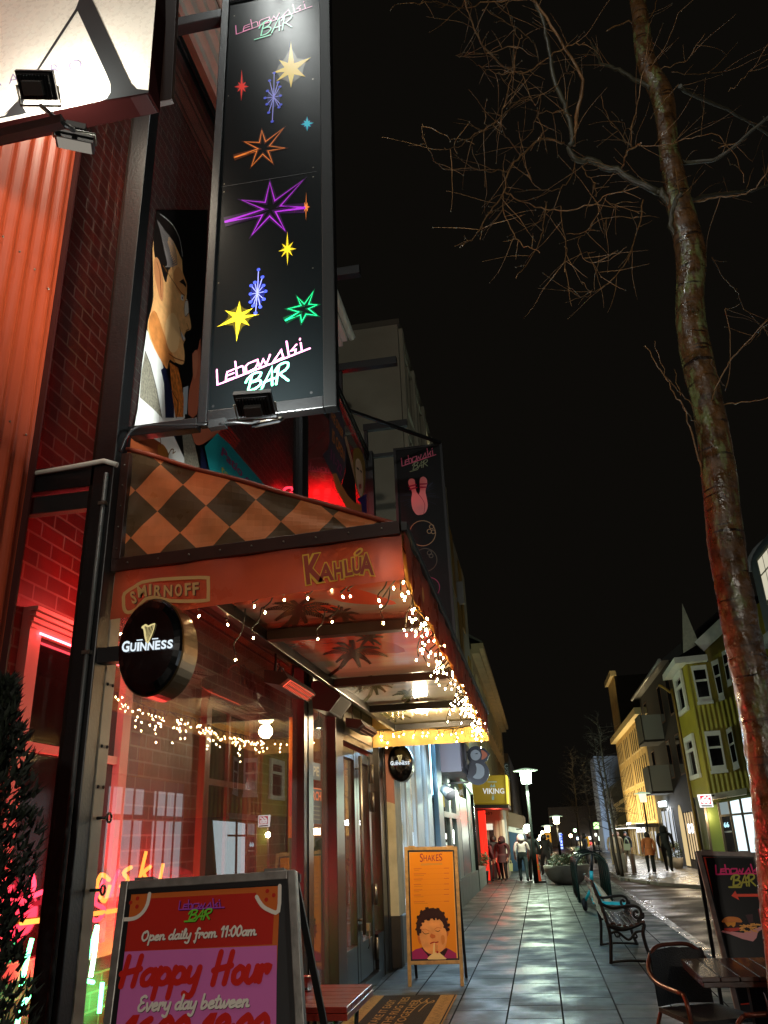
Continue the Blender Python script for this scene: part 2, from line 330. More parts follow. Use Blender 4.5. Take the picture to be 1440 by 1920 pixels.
# hand lettering used on the chalkboard-style sign: strokes in a box of x height .5, cap height 1
SCRIPT = {
 'a': (.5, [[(.42, .42), (.25, .5), (.06, .32), (.08, .06), (.26, .04), (.4, .3)], [(.43, .5), (.38, .08), (.52, .06)]]),
 'b': (.5, [[(.12, 1.), (.06, .1), (.2, .0), (.38, .14), (.38, .4), (.24, .48), (.1, .3)]]),
 'd': (.52, [[(.4, .4), (.24, .5), (.06, .32), (.08, .06), (.26, .04), (.38, .3)], [(.48, 1.), (.38, .1), (.52, .06)]]),
 'e': (.45, [[(.08, .24), (.36, .34), (.3, .5), (.12, .42), (.06, .14), (.2, .0), (.44, .12)]]),
 'f': (.36, [[(.42, .9), (.3, 1.), (.2, .7), (.12, -.36), (.02, -.3)], [(.06, .48), (.34, .52)]]),
 'i': (.24, [[(.12, .5), (.08, .08), (.24, .06)], [(.15, .72), (.16, .76)]]),
 'l': (.26, [[(.06, .2), (.24, .8), (.18, 1.), (.1, .7), (.08, .1), (.26, .06)]]),
 'm': (.78, [[(.08, .5), (.06, 0)], [(.08, .3), (.22, .5), (.32, .42), (.3, 0)], [(.32, .3), (.48, .5), (.58, .42), (.56, .06), (.74, .06)]]),
 'n': (.52, [[(.08, .5), (.06, 0)], [(.08, .3), (.24, .5), (.36, .42), (.34, .06), (.5, .06)]]),
 'o': (.46, [[(.24, .5), (.07, .34), (.08, .08), (.24, .0), (.39, .16), (.38, .4), (.24, .5)]]),
 'p': (.52, [[(.12, .54), (.02, -.46)], [(.1, .3), (.26, .5), (.42, .4), (.4, .12), (.24, .02), (.08, .12)], [(.38, .08), (.54, .08)]]),
 'r': (.4, [[(.1, .5), (.06, 0)], [(.08, .28), (.2, .48), (.36, .48), (.3, .3)]]),
 't': (.34, [[(.2, .86), (.12, .1), (.22, .0), (.34, .08)], [(.02, .58), (.34, .62)]]),
 'u': (.5, [[(.1, .5), (.06, .14), (.2, .0), (.36, .2), (.42, .5)], [(.42, .5), (.38, .08), (.5, .06)]]),
 'v': (.44, [[(.06, .5), (.14, .04), (.22, .06), (.38, .4), (.42, .52)]]),
 'w': (.66, [[(.08, .5), (.08, .06), (.2, .04), (.32, .4), (.32, .06), (.44, .04), (.6, .4), (.62, .52)]]),
 'y': (.5, [[(.1, .5), (.07, .16), (.2, .04), (.36, .24), (.42, .5)], [(.43, .5), (.32, -.3), (.18, -.46), (.02, -.36)]]),
 'H': (.72, [[(.16, 1.), (.06, 0)], [(.58, 1.), (.46, 0)], [(.0, .42), (.62, .56)]]),
 'O': (.66, [[(.4, 1.), (.12, .8), (.06, .3), (.24, .0), (.5, .2), (.56, .7), (.4, 1.), (.28, .84)]]),
 'E': (.56, [[(.5, .9), (.36, 1.), (.14, .84), (.2, .58), (.36, .54)], [(.24, .56), (.06, .3), (.12, .04), (.34, .02), (.5, .2)]]),
 '0': (.5, [[(.28, 1.), (.08, .7), (.06, .24), (.2, .0), (.4, .3), (.42, .76), (.28, 1.)]]),
 '1': (.34, [[(.06, .74), (.24, 1.), (.16, 0)]]), ':': (.2, [[(.12, .56), (.12, .6)], [(.08, .1), (.08, .14)]]),
 '6': (.5, [[(.4, .96), (.16, .7), (.07, .24), (.2, .0), (.4, .16), (.36, .44), (.12, .34)]]), '9': (.5, [[(.4, .66), (.2, .56), (.12, .8), (.28, 1.), (.42, .8), (.36, .3), (.16, 0)]]),
 '-': (.4, [[(.06, .4), (.32, .42)]]), ' ': (.3, [])}
def script(art, t, q, wd, m, L=3, slant=.22, sh=None, track=0.):
    """q = TL TR BR BL pixels of the line's cap-height box"""
    W = sum(SCRIPT[c][0] + track for c in t)
    for mm, dd, LL in ([(sh, .03, L)] if sh else []) + [(m, 0, L + 1)]:
        mp = art.quadmap(q, LL); x = 0
        for c in t:
            w0, st = SCRIPT[c]
            for k in st: art.qstroke(mp, [((x + a + b * slant * .6 + dd) / W, b - dd * 1.5) for a, b in k], wd, mm, 3 if len(k) > 2 else 0)
            x += w0 + track
def lamp(name, kind, loc, col, power, parent, size=.1, sy=None, look=None, spot=None, blend=.5):
    l = bpy.data.lights.new(name, kind); l.energy = power; l.color = hx(col) if isinstance(col, str) else col
    if kind == 'AREA':
        l.size = size
        if sy: l.shape = 'RECTANGLE'; l.size_y = sy
    else: l.shadow_soft_size = size
    if kind == 'SPOT': l.spot_size = math.radians(spot or 90); l.spot_blend = blend
    o = bpy.data.objects.new(name, l); COL.objects.link(o); o.parent = parent; o.location = V(loc) - (orig(parent) if parent else V())
    if look is not None: o.rotation_euler = (V(look) - V(loc)).to_track_quat('-Z', 'Y').to_euler()
    return o
# ================= SETTING: pavement, kerb, road, far pavement
def slabs_mat():
    m = bricks('wet paving slabs', '#3c403c', '#1a1d1c', '#101010', (1, 0), .62, .5185, .009, .3, .9, .4, rv=(1.7, .36, .68))
    return m
paving = slabs_mat()
m = MB(); m.face([(-3.6, -4, 0), (2.0, -4, 0), (2.0, 31.5, 0), (-3.6, 31.5, 0)], paving)
o = m.build('pavement'); tag(o, 'wet grey paving slabs of the pavement', None, None, 'structure'); o.location = (.03, 0, 0)
kerbm = mat('wet granite kerb', '#5b5956', .3, nz=(14, .35), bump=(40, .5), rv=(3, .15, .5))
m = MB()
y = -4.0
while y < 31.4:
    L = random.uniform(.7, 1.0); yy = min(y + L - .008, 31.5)
    m.box(2.032, 2.18 + random.uniform(-.004, .004), y, yy, -.12, .004 + random.uniform(-.003, .004), kerbm); y += L
for i in range(14):
    m.box(2.6 - i * .0, 2.75, 31.6 + i * .8, 32.39 + i * .8, -.12, .004, kerbm)
o = m.build('kerb', None, .008); tag(o, 'wet granite kerb along the pavement', None, None, 'structure')
roadm = mat('wet reddish asphalt', '#3a221a', .3, nz=(2.2, .3), bump=(90, .6), rv=(.7, .24, .7), spec=.35)
m = MB(); m.face([(2.17, -6, -.105), (30, -6, -.105), (30, 140, -.105), (-30, 140, -.105), (-30, 31.52, -.105), (2.17, 31.52, -.105)], roadm)
o = m.build('road'); tag(o, 'wet reddish brown asphalt road with puddles', None, None, 'structure')
far = [(2.75, 31.6), (3.5, 28.6), (4.6, 26.3), (5.4, 23), (5.6, -6), (9, -6), (9, 140), (2.4, 140), (2.75, 60)]
m = MB(); m.slab([(x, y, -.1) for x, y in far], (0, 0, .09), mat('wet concrete paving', '#5d5850', .35, nz=(3, .25), bump=(60, .3), rv=(1.2, .15, .55)))
o = m.build('far_pavement'); tag(o, 'pale wet pavement on the other side of the road', None, None, 'structure')
m = MB(); m.slab([(x, y, -.1) for x, y in [(-6, 31.52), (.9, 31.52), (.9, 140), (-6, 140)]], (0, 0, .095), paving)
o = m.build('distant_pavement'); tag(o, 'pavement running on past the crowd', None, None, 'structure')
m = MB(); m.face([(-400, -60, -.3), (400, -60, -.3), (400, 900, -.3), (-400, 900, -.3)], mat('dark ground', (.02, .02, .02), .8))
o = m.build('ground'); tag(o, 'dark ground under the town', None, None, 'structure')
# ================= common materials
blk = mat('black painted steel', '#070809', .4, nz=(5, .3), bump=(60, .15))
blkm = mat('matt black steel', '#0d0e0f', .5)
alu = mat('brushed dark aluminium', '#7d776c', .32, .85, nz=(30, .12))
alud = mat('dark bronze aluminium frame', '#2b2824', .3, .7)
whitep = mat('white paint', '#d9d6cd', .45, nz=(6, .08))
cream = mat('cream render', '#c9bd9b', .8, nz=(5, .15), bump=(30, .3))
brick = bricks('red painted brick', '#7c1512', '#5e0f0d', '#8c6c62', (1, 2), .3, .122, .009, .5, .5)
gl = glass('window glass', 2.05, (.93, .94, .93), .0, .05); glc = glass('clear end glass', 1.45, (.95, .95, .95), .0, .004)
gl2 = glass('dirty upper glass', 1.5, (.8, .8, .8), .01, .02)
# ================= corrugated neighbour (left edge)
b = thing('corrugated_building', 'red corrugated iron house front at the left edge', 'building', (-2.9, 2, 0))
red_corr = mat('red corrugated iron', '#a03c1a', .45, nz=(2, .1), bump=(12, .06))
m = MB(); ys = [-3 + i * .0125 for i in range(int((3.76 + 3) / .0125) + 1)]
pr = lambda y: -2.72 + .02 * math.sin((y - 3.76) * 2 * math.pi / .13)
for i in range(len(ys) - 1):
    m.face([(pr(ys[i]), ys[i], 0), (pr(ys[i + 1]), ys[i + 1], 0), (pr(ys[i + 1]), ys[i + 1], 9), (pr(ys[i]), ys[i], 9)], red_corr, True)
m.face([(-2.72, 3.76, 0), (-6, 3.76, 0), (-6, 3.76, 9), (-2.72, 3.76, 9)], red_corr)
for z in (1.4, 2.6, 3.86, 4.9):
    for k in range(4): m.ball((-2.697, 3.64 - k * .155, z + random.uniform(-.02, .02)), .007, alu, 4)
m.build('wall', b)
m = MB(); m.box(-2.76, -2.695, 3.755, 3.772, 0, 9, mat('dark red corner trim', '#3a0d08', .5)); m.build('corner_trim', b)
# ================= bar building: brick wall behind the glass, window frames, cornice
bb = thing('bar_building', 'red brick bar building behind the glass patio front', 'building', (-3.6, 8, 0))
XB = -3.45
m = MB(); m.box(XB - .3, XB, 3.45, 12.4, 0, 10.0, brick); m.build('brick_wall', bb)
# window (white timber, lit red from under its head)
def timber_window(parent, y0, y1, z0, z1, wood, name='window', neon=None, glassm=None):
    m = MB()
    for a, c, e, f in ((y0 - .14, y1 + .14, z1, z1 + .17), (y0 - .14, y0, z0, z1), (y1, y1 + .14, z0, z1), (y0 - .16, y1 + .16, z0 - .1, z0)): m.box(XB + .002, XB + .075, a, c, e, f, wood)
    for k in range(4): m.box(XB + .076, XB + .09 + k * .018, y0 - .15 - k * .01, y1 + .15 + k * .01, z1 + .02 + k * .037, z1 + .048 + k * .037, wood)
    m.box(XB + .02, XB + .06, y0, y1, (z0 + z1) / 2 + .25, (z0 + z1) / 2 + .31, wood); m.box(XB + .02, XB + .058, (y0 + y1) / 2 - .025, (y0 + y1) / 2 + .025, z0, z1, wood)
    f = m.build(name, parent)
    m = MB(); m.box(XB + .004, XB + .016, y0, y1, z0, z1, glassm or mat('dark window pane', '#1a0d0b', .08)); m.build('pane', f)
    return f
pinkw = mat('pale pink window timber', '#d8b5a8', .45)
timber_window(bb, 5.05, 6.35, .95, 3.05, pinkw)
timber_window(bb, 8.3, 9.5, .9, 3.0, mat('red brown window timber', '#7a3a30', .45))
timber_window(bb, 7.55, 8.5, 4.55, 6.3, mat('red window timber', '#b5483a', .45))
m = MB(); m.box(XB + .092, XB + .1, 5.0, 6.4, 3.035, 3.05, lamp_mat('red led strip', (1, .06, .08), 26)); m.build('light_strip', bb); lamp('led_fill', 'POINT', (XB + .45, 5.6, 3.3), (1, .07, .06), 34, bb, .15)  # point lamp added beside the strip as red fill for the brick
# eave: brown boarded soffit and white cornice with gutter
sof = mat('brown boarded soffit', '#8a6a5a', .6, nz=(3, .2))
m = MB(); m.box(-3.44, -2.95, 2.8, 12.35, 10.0, 10.06, sof)
for k in range(4): m.box(-3.4 + k * .12, -3.385 + k * .12, 2.8, 12.35, 9.985, 9.999, mat('soffit groove', '#4a382f', .7))
m.build('soffit', bb)
m = MB(); wc = whitep
for dx, z0, z1 in ((0, 10.02, 10.14), (.08, 10.145, 10.3), (.16, 10.305, 10.4), (.25, 10.405, 10.5)): m.box(-2.95, -2.9 + dx, 2.8, 12.42, z0, z1, wc)
m.slab([(-3.3, 12.421, 9.6), (-3.1, 12.421, 9.62), (-3.02, 12.421, 9.8), (-2.9, 12.421, 9.9), (-2.88, 12.421, 10.0), (-3.3, 12.421, 10.0)], (0, .16, 0), wc)
m.build('cornice', bb)
m = MB(); m.tube([(-2.58, 2.8, 10.53), (-2.58, 12.5, 10.53)], .07, wc, 12); m.build('gutter', bb)
m = MB(); m.slab([(-2.7, 2.8, 10.5), (-3.75, 2.8, 10.5), (-5.5, 2.8, 12.6)], (0, 9.6, 0), mat('dark roof', '#151515', .6)); m.build('roof', bb)
# ================= the glass and steel patio front
pf = thing('glass_patio', 'black steel and glass patio front of the bar', 'patio front', (-2.2, 3.9, 0))
XF = -2.2
m = MB()
m.box(-2.33, -2.2, 3.78, 3.9, 0, 7.62, blk); m.box(-2.36, -2.332, 3.8, 3.88, 0, 7.6, alud); m.build('corner_post', pf, .006)
m = MB(); m.box(-2.27, -2.1, 11.62, 11.76, 0, 7.6, blk); m.build('end_post', pf, .006)
m = MB(); m.box(-2.26, -2.15, 7.56, 7.8, 3.3, 7.5, blk); m.build('upper_post', pf, .006)
m = MB(); m.box(-2.25, -2.17, 3.9, 11.62, 7.44, 7.6, blk); m.box(-2.17, -2.15, 3.9, 11.62, 7.5, 7.58, blk); m.build('top_rail', pf, .005)
# end wall facing up the street: transom beam and panes
m = MB(); m.box(-2.76, -2.332, 3.8, 3.9, 3.55, 3.7, blk); m.box(-2.76, -2.332, 3.82, 3.88, 3.42, 3.53, blkm); m.build('end_transom', pf, .004)
m = MB(); m.tube([(-2.76, 3.785, 3.66), (-2.4, 3.765, 3.67), (-2.26, 3.765, 3.68), (-2.18, 3.775, 3.65)], .016, mat('white pvc conduit', '#d8d4c8', .4), 8); m.build('conduit', pf)
m = MB(); m.tube([(-2.236, 3.765, 3.6), (-2.24, 3.765, 2.2), (-2.24, 3.765, 0)], .013, mat('grey conduit', '#4a4d4c', .45), 6); m.build('drain_conduit', pf)
for z in (3.4, 2.55):
    m = MB(); m.box(-2.262, -2.216, 3.75, 3.779, z, z + .02, alu); m.build('conduit_clip', pf)
m = MB(); m.box(-2.76, -2.34, 3.84, 3.85, 3.7, 7.55, glc); m.build('end_upper_pane', pf)
m = MB(); m.box(-2.76, -2.34, 3.84, 3.85, 0, 3.42, glc); m.build('end_lower_pane', pf)
# lower front: jamb plate, panes, mullions
m = MB(); m.box(-2.215, -2.196, 3.903, 4.0, 0, 3.05, mat('grey steel jamb plate', '#8f897b', .5, nz=(4, .2)))
for z in (2.42, 2.1, 1.9):
    for yy in (3.925, 3.98): m.ball((-2.194, yy, z), .009, blkm, 4)
m.build('jamb_plate', pf)
for z in (1.75, 1.42):
    m = MB(); m.lathe([(.008, 0), (.008, .05)], (-2.196, 3.95, z), blkm, 6, (1, 0, 0)); m.tube([V((-2.13, 3.95 + .022 * math.cos(a * .7), z + .022 * math.sin(a * .7))) for a in range(10)], .006, blkm, 5); m.build('hook', pf)
fr = mat('black glazing frame', '#141110', .35)
m = MB(); m.box(-2.25, -2.13, 7.56, 7.68, 0, 3.28, fr); m.box(-2.24, -2.12, 7.684, 7.86, 0, 3.28, alud); m.build('mullion', pf, .004)
m = MB(); m.box(-2.25, -2.1, 8.72, 9.08, 0, 3.28, fr); m.build('door_post', pf, .004)
m = MB(); m.box(-2.25, -2.11, 11.3, 11.6, 0, 3.28, alud); m.build('side_jamb', pf, .004)
m = MB(); m.box(-2.25, -2.12, 4.0, 11.62, 3.2, 3.42, fr); m.box(-2.12, -2.06, 4.0, 11.62, 3.26, 3.36, alud); m.box(-2.06, -2.03, 4.0, 11.62, 3.3, 3.34, mat('worn brass edge', '#8a7346', .35, .6)); m.build('head_beam', pf, .004)
m = MB(); m.box(-2.25, -2.1, 4.0, 7.56, 0, .14, fr); m.box(-2.25, -2.1, 7.86, 8.72, 0, .2, alud); m.build('sill', pf, .004)
m = MB(); m.box(-2.2, -2.202, 4.0, 7.56, .14, 3.2, gl); m.build('large_pane', pf)
m = MB(); m.box(-2.2, -2.19, 7.86, 8.72, .2, 3.2, gl); m.build('narrow_pane', pf)
m = MB(); m.box(-2.2, -2.19, 10.95, 11.3, .5, 3.2, gl); m.build('side_pane', pf)
m = MB(); m.box(-2.25, -2.12, 10.93, 11.3, 0, .5, alud); m.build('side_panel', pf)
# upper front panes
m = MB(); m.box(-2.2, -2.19, 3.9, 7.56, 3.42, 7.45, gl2); m.build('upper_pane', pf)
m = MB(); m.box(-2.2, -2.19, 7.8, 11.62, 3.42, 7.45, gl2); m.build('upper_pane', pf)
# patio floor deck and inner ceiling
deckm = mat('dark deck boards', '#2a1c16', .6)
m = MB(); m.box(-3.44, -2.26, 3.72, 11.6, .0, .03, mat('inside floor tiles', '#3a3028', .3)); m.build('floor', pf)
m = MB(); m.slab([(-3.44, 11.62, 0), (-2.28, 11.62, 0), (-2.28, 11.62, 7.5), (-3.44, 11.62, 9.1)], (0, .08, 0), mat('inner end wall', '#8a3a34', .6, nz=(3, .2))); m.build('end_wall', pf)
# double door
def door_leaf(y0, y1, hinge_side):
    d = MB()
    d.box(-2.24, -2.15, y0, y0 + .13, .12, 2.62, alud); d.box(-2.24, -2.15, y1 - .13, y1, .12, 2.62, alud)
    d.box(-2.236, -2.154, y0 + .13, y1 - .13, .12, .5, alud); d.box(-2.236, -2.154, y0 + .13, y1 - .13, 2.5, 2.62, alud)
    o = d.build('door', pf, .004)
    g = MB(); g.box(-2.2, -2.19, y0 + .13, y1 - .13, .5, 2.5, gl); g.build('pane', o)
    for z in ((.35, .95, 2.05, 2.4) if hinge_side > 0 else (.35, 2.2)):
        g = MB(); g.lathe([(.02, -.12), (.022, 0), (.02, .12)], (-2.125, y1 + .01 if hinge_side > 0 else y0 - .01, z), alu, 8); g.build('hinge', o)
    return o
l1 = door_leaf(9.12, 9.98, -1); l2 = door_leaf(9.99, 10.85, 1)
g = MB(); g.tube([(-2.08, 9.9, .6), (-2.08, 9.9, 2.55)], .02, alu, 8)
for z in (.75, 2.4): g.tube([(-2.15, 9.9, z), (-2.08, 9.9, z)], .012, alu, 6)
g.build('handle', l1)
g = MB(); g.box(-2.15, -2.05, 10.05, 10.12, .62, .7, alu); g.tube([(-2.06, 10.08, .66), (-2.06, 10.08, .48), (-2.08, 10.1, .44)], .008, alu, 6); g.build('lock', l2)
m = MB(); m.box(-2.25, -2.11, 9.08, 10.9, 2.66, 3.2, alud); m.box(-2.11, -2.1, 9.15, 10.8, 2.74, 3.1, alu); m.build('door_head', pf, .004)
m = MB(); m.box(-2.25, -2.1, 9.09, 10.93, 0, .11, alud); m.build('threshold', pf)
# steel outriggers above the rail
for y, x1 in ((7.75, -1.47), (9.83, -1.36), (11.74, -1.5)):
    m = MB(); m.box(-2.25, -2.19, y - .03, y + .03, 7.6, 8.08, blkm); m.bar((-2.26, y, 8.1), (x1, y, 8.1), .1, .12, blkm); m.build('outrigger', pf, .004)
# ================= AWNING
aw = thing('awning', 'orange and brown checked fabric awning over the bar door', 'awning', (-1.4, 3.9, 2.8))
AO, ABR = '#e08c56', '#4a3a2a'
def checker_mat():
    m = mat('orange and brown checked awning cloth', '#d9683a', .42, rv=(6, .25, .55), trans=.3); nt = m.node_tree; N = nt.nodes; L = nt.links
    tc = N.new('ShaderNodeTexCoord'); s = N.new('ShaderNodeSeparateXYZ'); L.new(tc.outputs['Object'], s.inputs[0])
    # node of the lattice in object space
    nx, nz = -1.967 + 1.4, 3.382 - 2.8; a = N.new('ShaderNodeMath'); a.operation = 'ADD'; a.inputs[1].default_value = -(nx + nz)
    a0 = N.new('ShaderNodeMath'); a0.operation = 'ADD'; L.new(s.outputs[0], a0.inputs[0]); L.new(s.outputs[2], a0.inputs[1]); L.new(a0.outputs[0], a.inputs[0])
    b = N.new('ShaderNodeMath'); b.operation = 'ADD'; b.inputs[1].default_value = -(nx - nz); b0 = N.new('ShaderNodeMath'); b0.operation = 'SUBTRACT'; L.new(s.outputs[0], b0.inputs[0]); L.new(s.outputs[2], b0.inputs[1]); L.new(b0.outputs[0], b.inputs[0])
    c = N.new('ShaderNodeCombineXYZ'); L.new(a.outputs[0], c.inputs[0]); L.new(b.outputs[0], c.inputs[1]); c.inputs[2].default_value = .25
    k = N.new('ShaderNodeTexChecker'); k.inputs['Scale'].default_value = 1 / .296; L.new(c.outputs[0], k.inputs['Vector'])
    k.inputs['Color1'].default_value = (*hx(AO), 1); k.inputs['Color2'].default_value = (*hx('#5e4c34'), 1)
    n = N.new('ShaderNodeTexNoise'); n.inputs['Scale'].default_value = 5; n.inputs['Detail'].default_value = 7; L.new(tc.outputs['Object'], n.inputs['Vector'])
    r = N.new('ShaderNodeMapRange'); r.inputs[1].default_value = .3; r.inputs[2].default_value = .7; r.inputs[3].default_value = .75; r.inputs[4].default_value = 1.15; L.new(n.outputs['Fac'], r.inputs[0])
    x = N.new('ShaderNodeMix'); x.data_type = 'RGBA'; x.blend_type = 'MULTIPLY'; x.inputs[0].default_value = 1; L.new(k.outputs['Color'], x.inputs[6]); L.new(r.outputs[0], x.inputs[7])
    L.new(x.outputs[2], N['Principled BSDF'].inputs['Base Color'])
    for t in N:
        if t.type == 'BSDF_TRANSLUCENT': L.new(x.outputs[2], t.inputs[0])
    u = N.new('ShaderNodeBump'); u.inputs['Strength'].default_value = .5; u.inputs['Distance'].default_value = .02
    wv = N.new('ShaderNodeTexNoise'); wv.inputs['Scale'].default_value = 3.5; wv.inputs['Detail'].default_value = 3; L.new(tc.outputs['Object'], wv.inputs['Vector']); L.new(wv.outputs['Fac'], u.inputs['Height']); L.new(u.outputs[0], N['Principled BSDF'].inputs['Normal'])
    return m
chk = checker_mat()
vcl = mat('rust red awning cloth', '#9c4a34', .4, nz=(4, .18), bump=(5, .35), rv=(5, .22, .5), trans=.42)
hemin = mat('pale inner awning cloth', '#d8b060', .6, nz=(3, .15), trans=.2)
trimb = mat('dark brown awning trim', '#2e1710', .35, nz=(8, .3), coat=.3)
# near side triangle with sagging upper hem
def side_tri(Y, m, name):
    mb = MB(); n = 36
    for i in range(n):
        for j in range(10):
            q = []
            for a, b in ((i, j), (i + 1, j), (i + 1, j + 1), (i, j + 1)):
                u = a / n; x = -2.19 + 1.615 * u; zt = 3.80 - .66 * u + .006 * math.sin(u * 17) * (1 - u); zb = 3.1 + .045 * u
                q.append((x, Y + .006 * math.sin(u * 21 + b), zb + (zt - zb) * b / 10))
            mb.face(q, m, True)
    return mb.build(name, aw)
side_tri(3.885, chk, 'side_panel')
m = MB(); m.bar((-2.2, 3.872, 3.065), (-.565, 3.872, 3.118), .05, .075, trimb)
for k in range(9): m.ball((-2.1 + k * .18, 3.845, 3.07 + k * .006), .007, alu, 4)
m.build('side_trim', aw, .004)
m = MB(); m.box(-2.2, -2.148, 3.845, 3.895, 3.1, 3.76, trimb)
for k in range(5): m.ball((-2.174, 3.842, 3.16 + k * .13), .006, alu, 4)
m.build('upright_trim', aw, .004)
# rolled hem along the sloping edge
m = MB(); m.tube([(-2.19 + 1.61 * i / 24, 3.88, 3.806 - .66 * i / 24 + .006 * math.sin(i / 24 * 17) * (1 - i / 24)) for i in range(25)], .014, vcl, 8); m.build('rolled_hem', aw)
# valances: gently waving cloth
def wav(u, v): return .012 * math.sin(u * 9 + v * 2) * v + .006 * math.sin(u * 23)
def valance(p0, p1, h0, h1, nrm, m, name, n=60, hem=.0):
    mb = MB(); p0, p1, nrm = V(p0), V(p1), V(nrm)
    for i in range(n):
        for j in range(6):
            q = []
            for a, b in ((i, j), (i + 1, j), (i + 1, j + 1), (i, j + 1)):
                u = a / n; v = b / 6; p = p0.lerp(p1, u); h = h0 + (h1 - h0) * u
                q.append(p - V((0, 0, h * v)) + nrm * wav(u * (p1 - p0).length / 1.6, v))
            mb.face(q, m, True)
    return mb.build(name, aw)
valance((-2.18, 3.87, 3.04), (-.56, 3.87, 3.09), .285, .25, (0, -1, 0), vcl, 'near_valance')
valance((-.545, 3.87, 3.10), (-.545, 11.1, 3.10), .275, .30, (1, 0, 0), vcl, 'front_valance', 120)
valance((-.55, 11.1, 3.06), (-2.18, 11.1, 3.06), .30, .30, (0, 1, 0), hemin, 'far_valance')
valance((-.562, 11.08, 3.09), (-.562, 3.9, 3.09), .29, .265, (-1, 0, 0), hemin, 'front_lining', 120)
m = MB(); m.box(-.56, -.525, 3.86, 11.12, 3.1, 3.15, blkm); m.build('front_rail', aw, .004)
# roof cloth and the printed ceiling below it
m = MB(); m.face([(-2.16, 3.88, 3.8), (-.56, 3.88, 3.145), (-.56, 11.1, 3.145), (-2.16, 11.1, 3.8)], chk); m.build('roof_cloth', aw)
m = MB(); m.face([(-2.16, 11.1, 3.05), (-.56, 11.1, 3.05), (-.56, 11.1, 3.145), (-2.16, 11.1, 3.8)], hemin); m.build('far_panel', aw)
def ceil_mat():
    m = mat('printed sunset ceiling', '#888888', .12, coat=.4); nt = m.node_tree; N = nt.nodes; L = nt.links; b = N['Principled BSDF']
    tc = N.new('ShaderNodeTexCoord'); s = N.new('ShaderNodeSeparateXYZ'); L.new(tc.outputs['Object'], s.inputs[0])
    n = N.new('ShaderNodeTexNoise'); n.inputs['Scale'].default_value = 2.2; n.inputs['Detail'].default_value = 5
    mp = N.new('ShaderNodeMapping'); mp.inputs['Scale'].default_value = (.35, 1.6, 1); L.new(tc.outputs['Object'], mp.inputs[0]); L.new(mp.outputs[0], n.inputs['Vector'])
    a = N.new('ShaderNodeMath'); a.operation = 'MULTIPLY_ADD'; a.inputs[1].default_value = 1 / 7.2; a.inputs[2].default_value = -.02; L.new(s.outputs[1], a.inputs[0])
    c = N.new('ShaderNodeMath'); c.operation = 'MULTIPLY_ADD'; c.inputs[1].default_value = .26; L.new(n.outputs['Fac'], c.inputs[0]); L.new(a.outputs[0], c.inputs[2])
    r = N.new('ShaderNodeValToRGB'); L.new(c.outputs[0], r.inputs[0]); e = r.color_ramp.elements
    e[0].position = .05; e[0].color = (*hx('#5a5452'), 1); e[1].position = 1; e[1].color = (*hx('#d0c8a4'), 1)
    for p_, q_ in ((.18, '#a84a34'), (.24, '#8a8482'), (.33, '#8c4030'), (.4, '#d8664a'), (.47, '#e8a890'), (.55, '#e4dcd8'), (.62, '#b4c0c0'), (.7, '#e8e4dc'), (.82, '#c4ccc8')):
        k = e.new(p_); k.color = (*hx(q_), 1)
    L.new(r.outputs[0], b.inputs['Base Color']); return m
CE_O = V((-1.8, 3.9, 3.03)); CE_N = V((0, 0, -1))
cm = MB(); cm.face([(-1.8, 3.9, 3.03), (-1.8, 11.08, 3.03), (-.56, 11.08, 3.03), (-.56, 3.9, 3.03)], ceil_mat())
co = cm.build('ceiling_print', aw)
palm = mat('printed dark palm', '#432a20', .15); palm2 = mat('printed green palm', '#5c6236', .15); cloudp = mat('printed red cloud', '#b0452c', .15)
ca = Art(CE_O, CE_N, .002)
def palm_tree(c, base, nf, R, m, seed, ang0=0, squash=.5):
    rnd = random.Random(seed)
    ca.stroke([base, ((base[0] + c[0]) / 2 + 4, (base[1] + c[1]) / 2 + 3), c], [.05, .04, .03], m, 1, sm=0)
    for k in range(nf):
        a = ang0 + 2 * math.pi * k / nf + rnd.uniform(-.2, .2); r = R * rnd.uniform(.75, 1.1)
        tip = (c[0] + r * math.cos(a), c[1] + r * squash * math.sin(a) + r * .1); mid = (c[0] + .55 * r * math.cos(a), c[1] + .55 * r * squash * math.sin(a) - r * .07)
        ca.stroke([c, mid, tip], [.02, .016, .005], m, 1, sm=3)
        for j in range(1, 13):
            t = j / 13; x = (1 - t) ** 2 * c[0] + 2 * t * (1 - t) * mid[0] + t * t * tip[0]; y = (1 - t) ** 2 * c[1] + 2 * t * (1 - t) * mid[1] + t * t * tip[1]
            l = r * .2 * (1 - t * .6)
            for sg in (-1, 1): ca.stroke([(x, y), (x + l * .8 * math.cos(a + sg * .7), y + l * .55 * math.sin(a + sg * .7) + l * .2)], .012, m, 1)
palm_tree((662, 1222), (615, 1268), 11, 62, palm, 1, .2, .42)
palm_tree((690, 1196), (700, 1180), 8, 26, palm, 2, .4, .6)
palm_tree((560, 1142), (520, 1185), 10, 70, palm, 3, 0, .38)
palm_tree((640, 1150), (660, 1180), 9, 30, palm, 8, 0, .6)
palm_tree((700, 1282), (680, 1318), 10, 46, palm2, 4, .3, .4)
palm_tree((765, 1300), (760, 1320), 9, 30, palm2, 5, .1, .4)
palm_tree((735, 1338), (720, 1352), 9, 36, palm2, 6, .2, .35)
for pts in ([(612, 1108), (660, 1102), (740, 1128), (720, 1134), (640, 1128)], [(540, 1100), (600, 1104), (560, 1112)], [(590, 1128), (640, 1140), (600, 1150), (560, 1140)], [(630, 1212), (720, 1202), (760, 1222), (690, 1224)]):
    ca.poly(pts, cloudp, .5, 3)
ca.build('printed_palms', co)
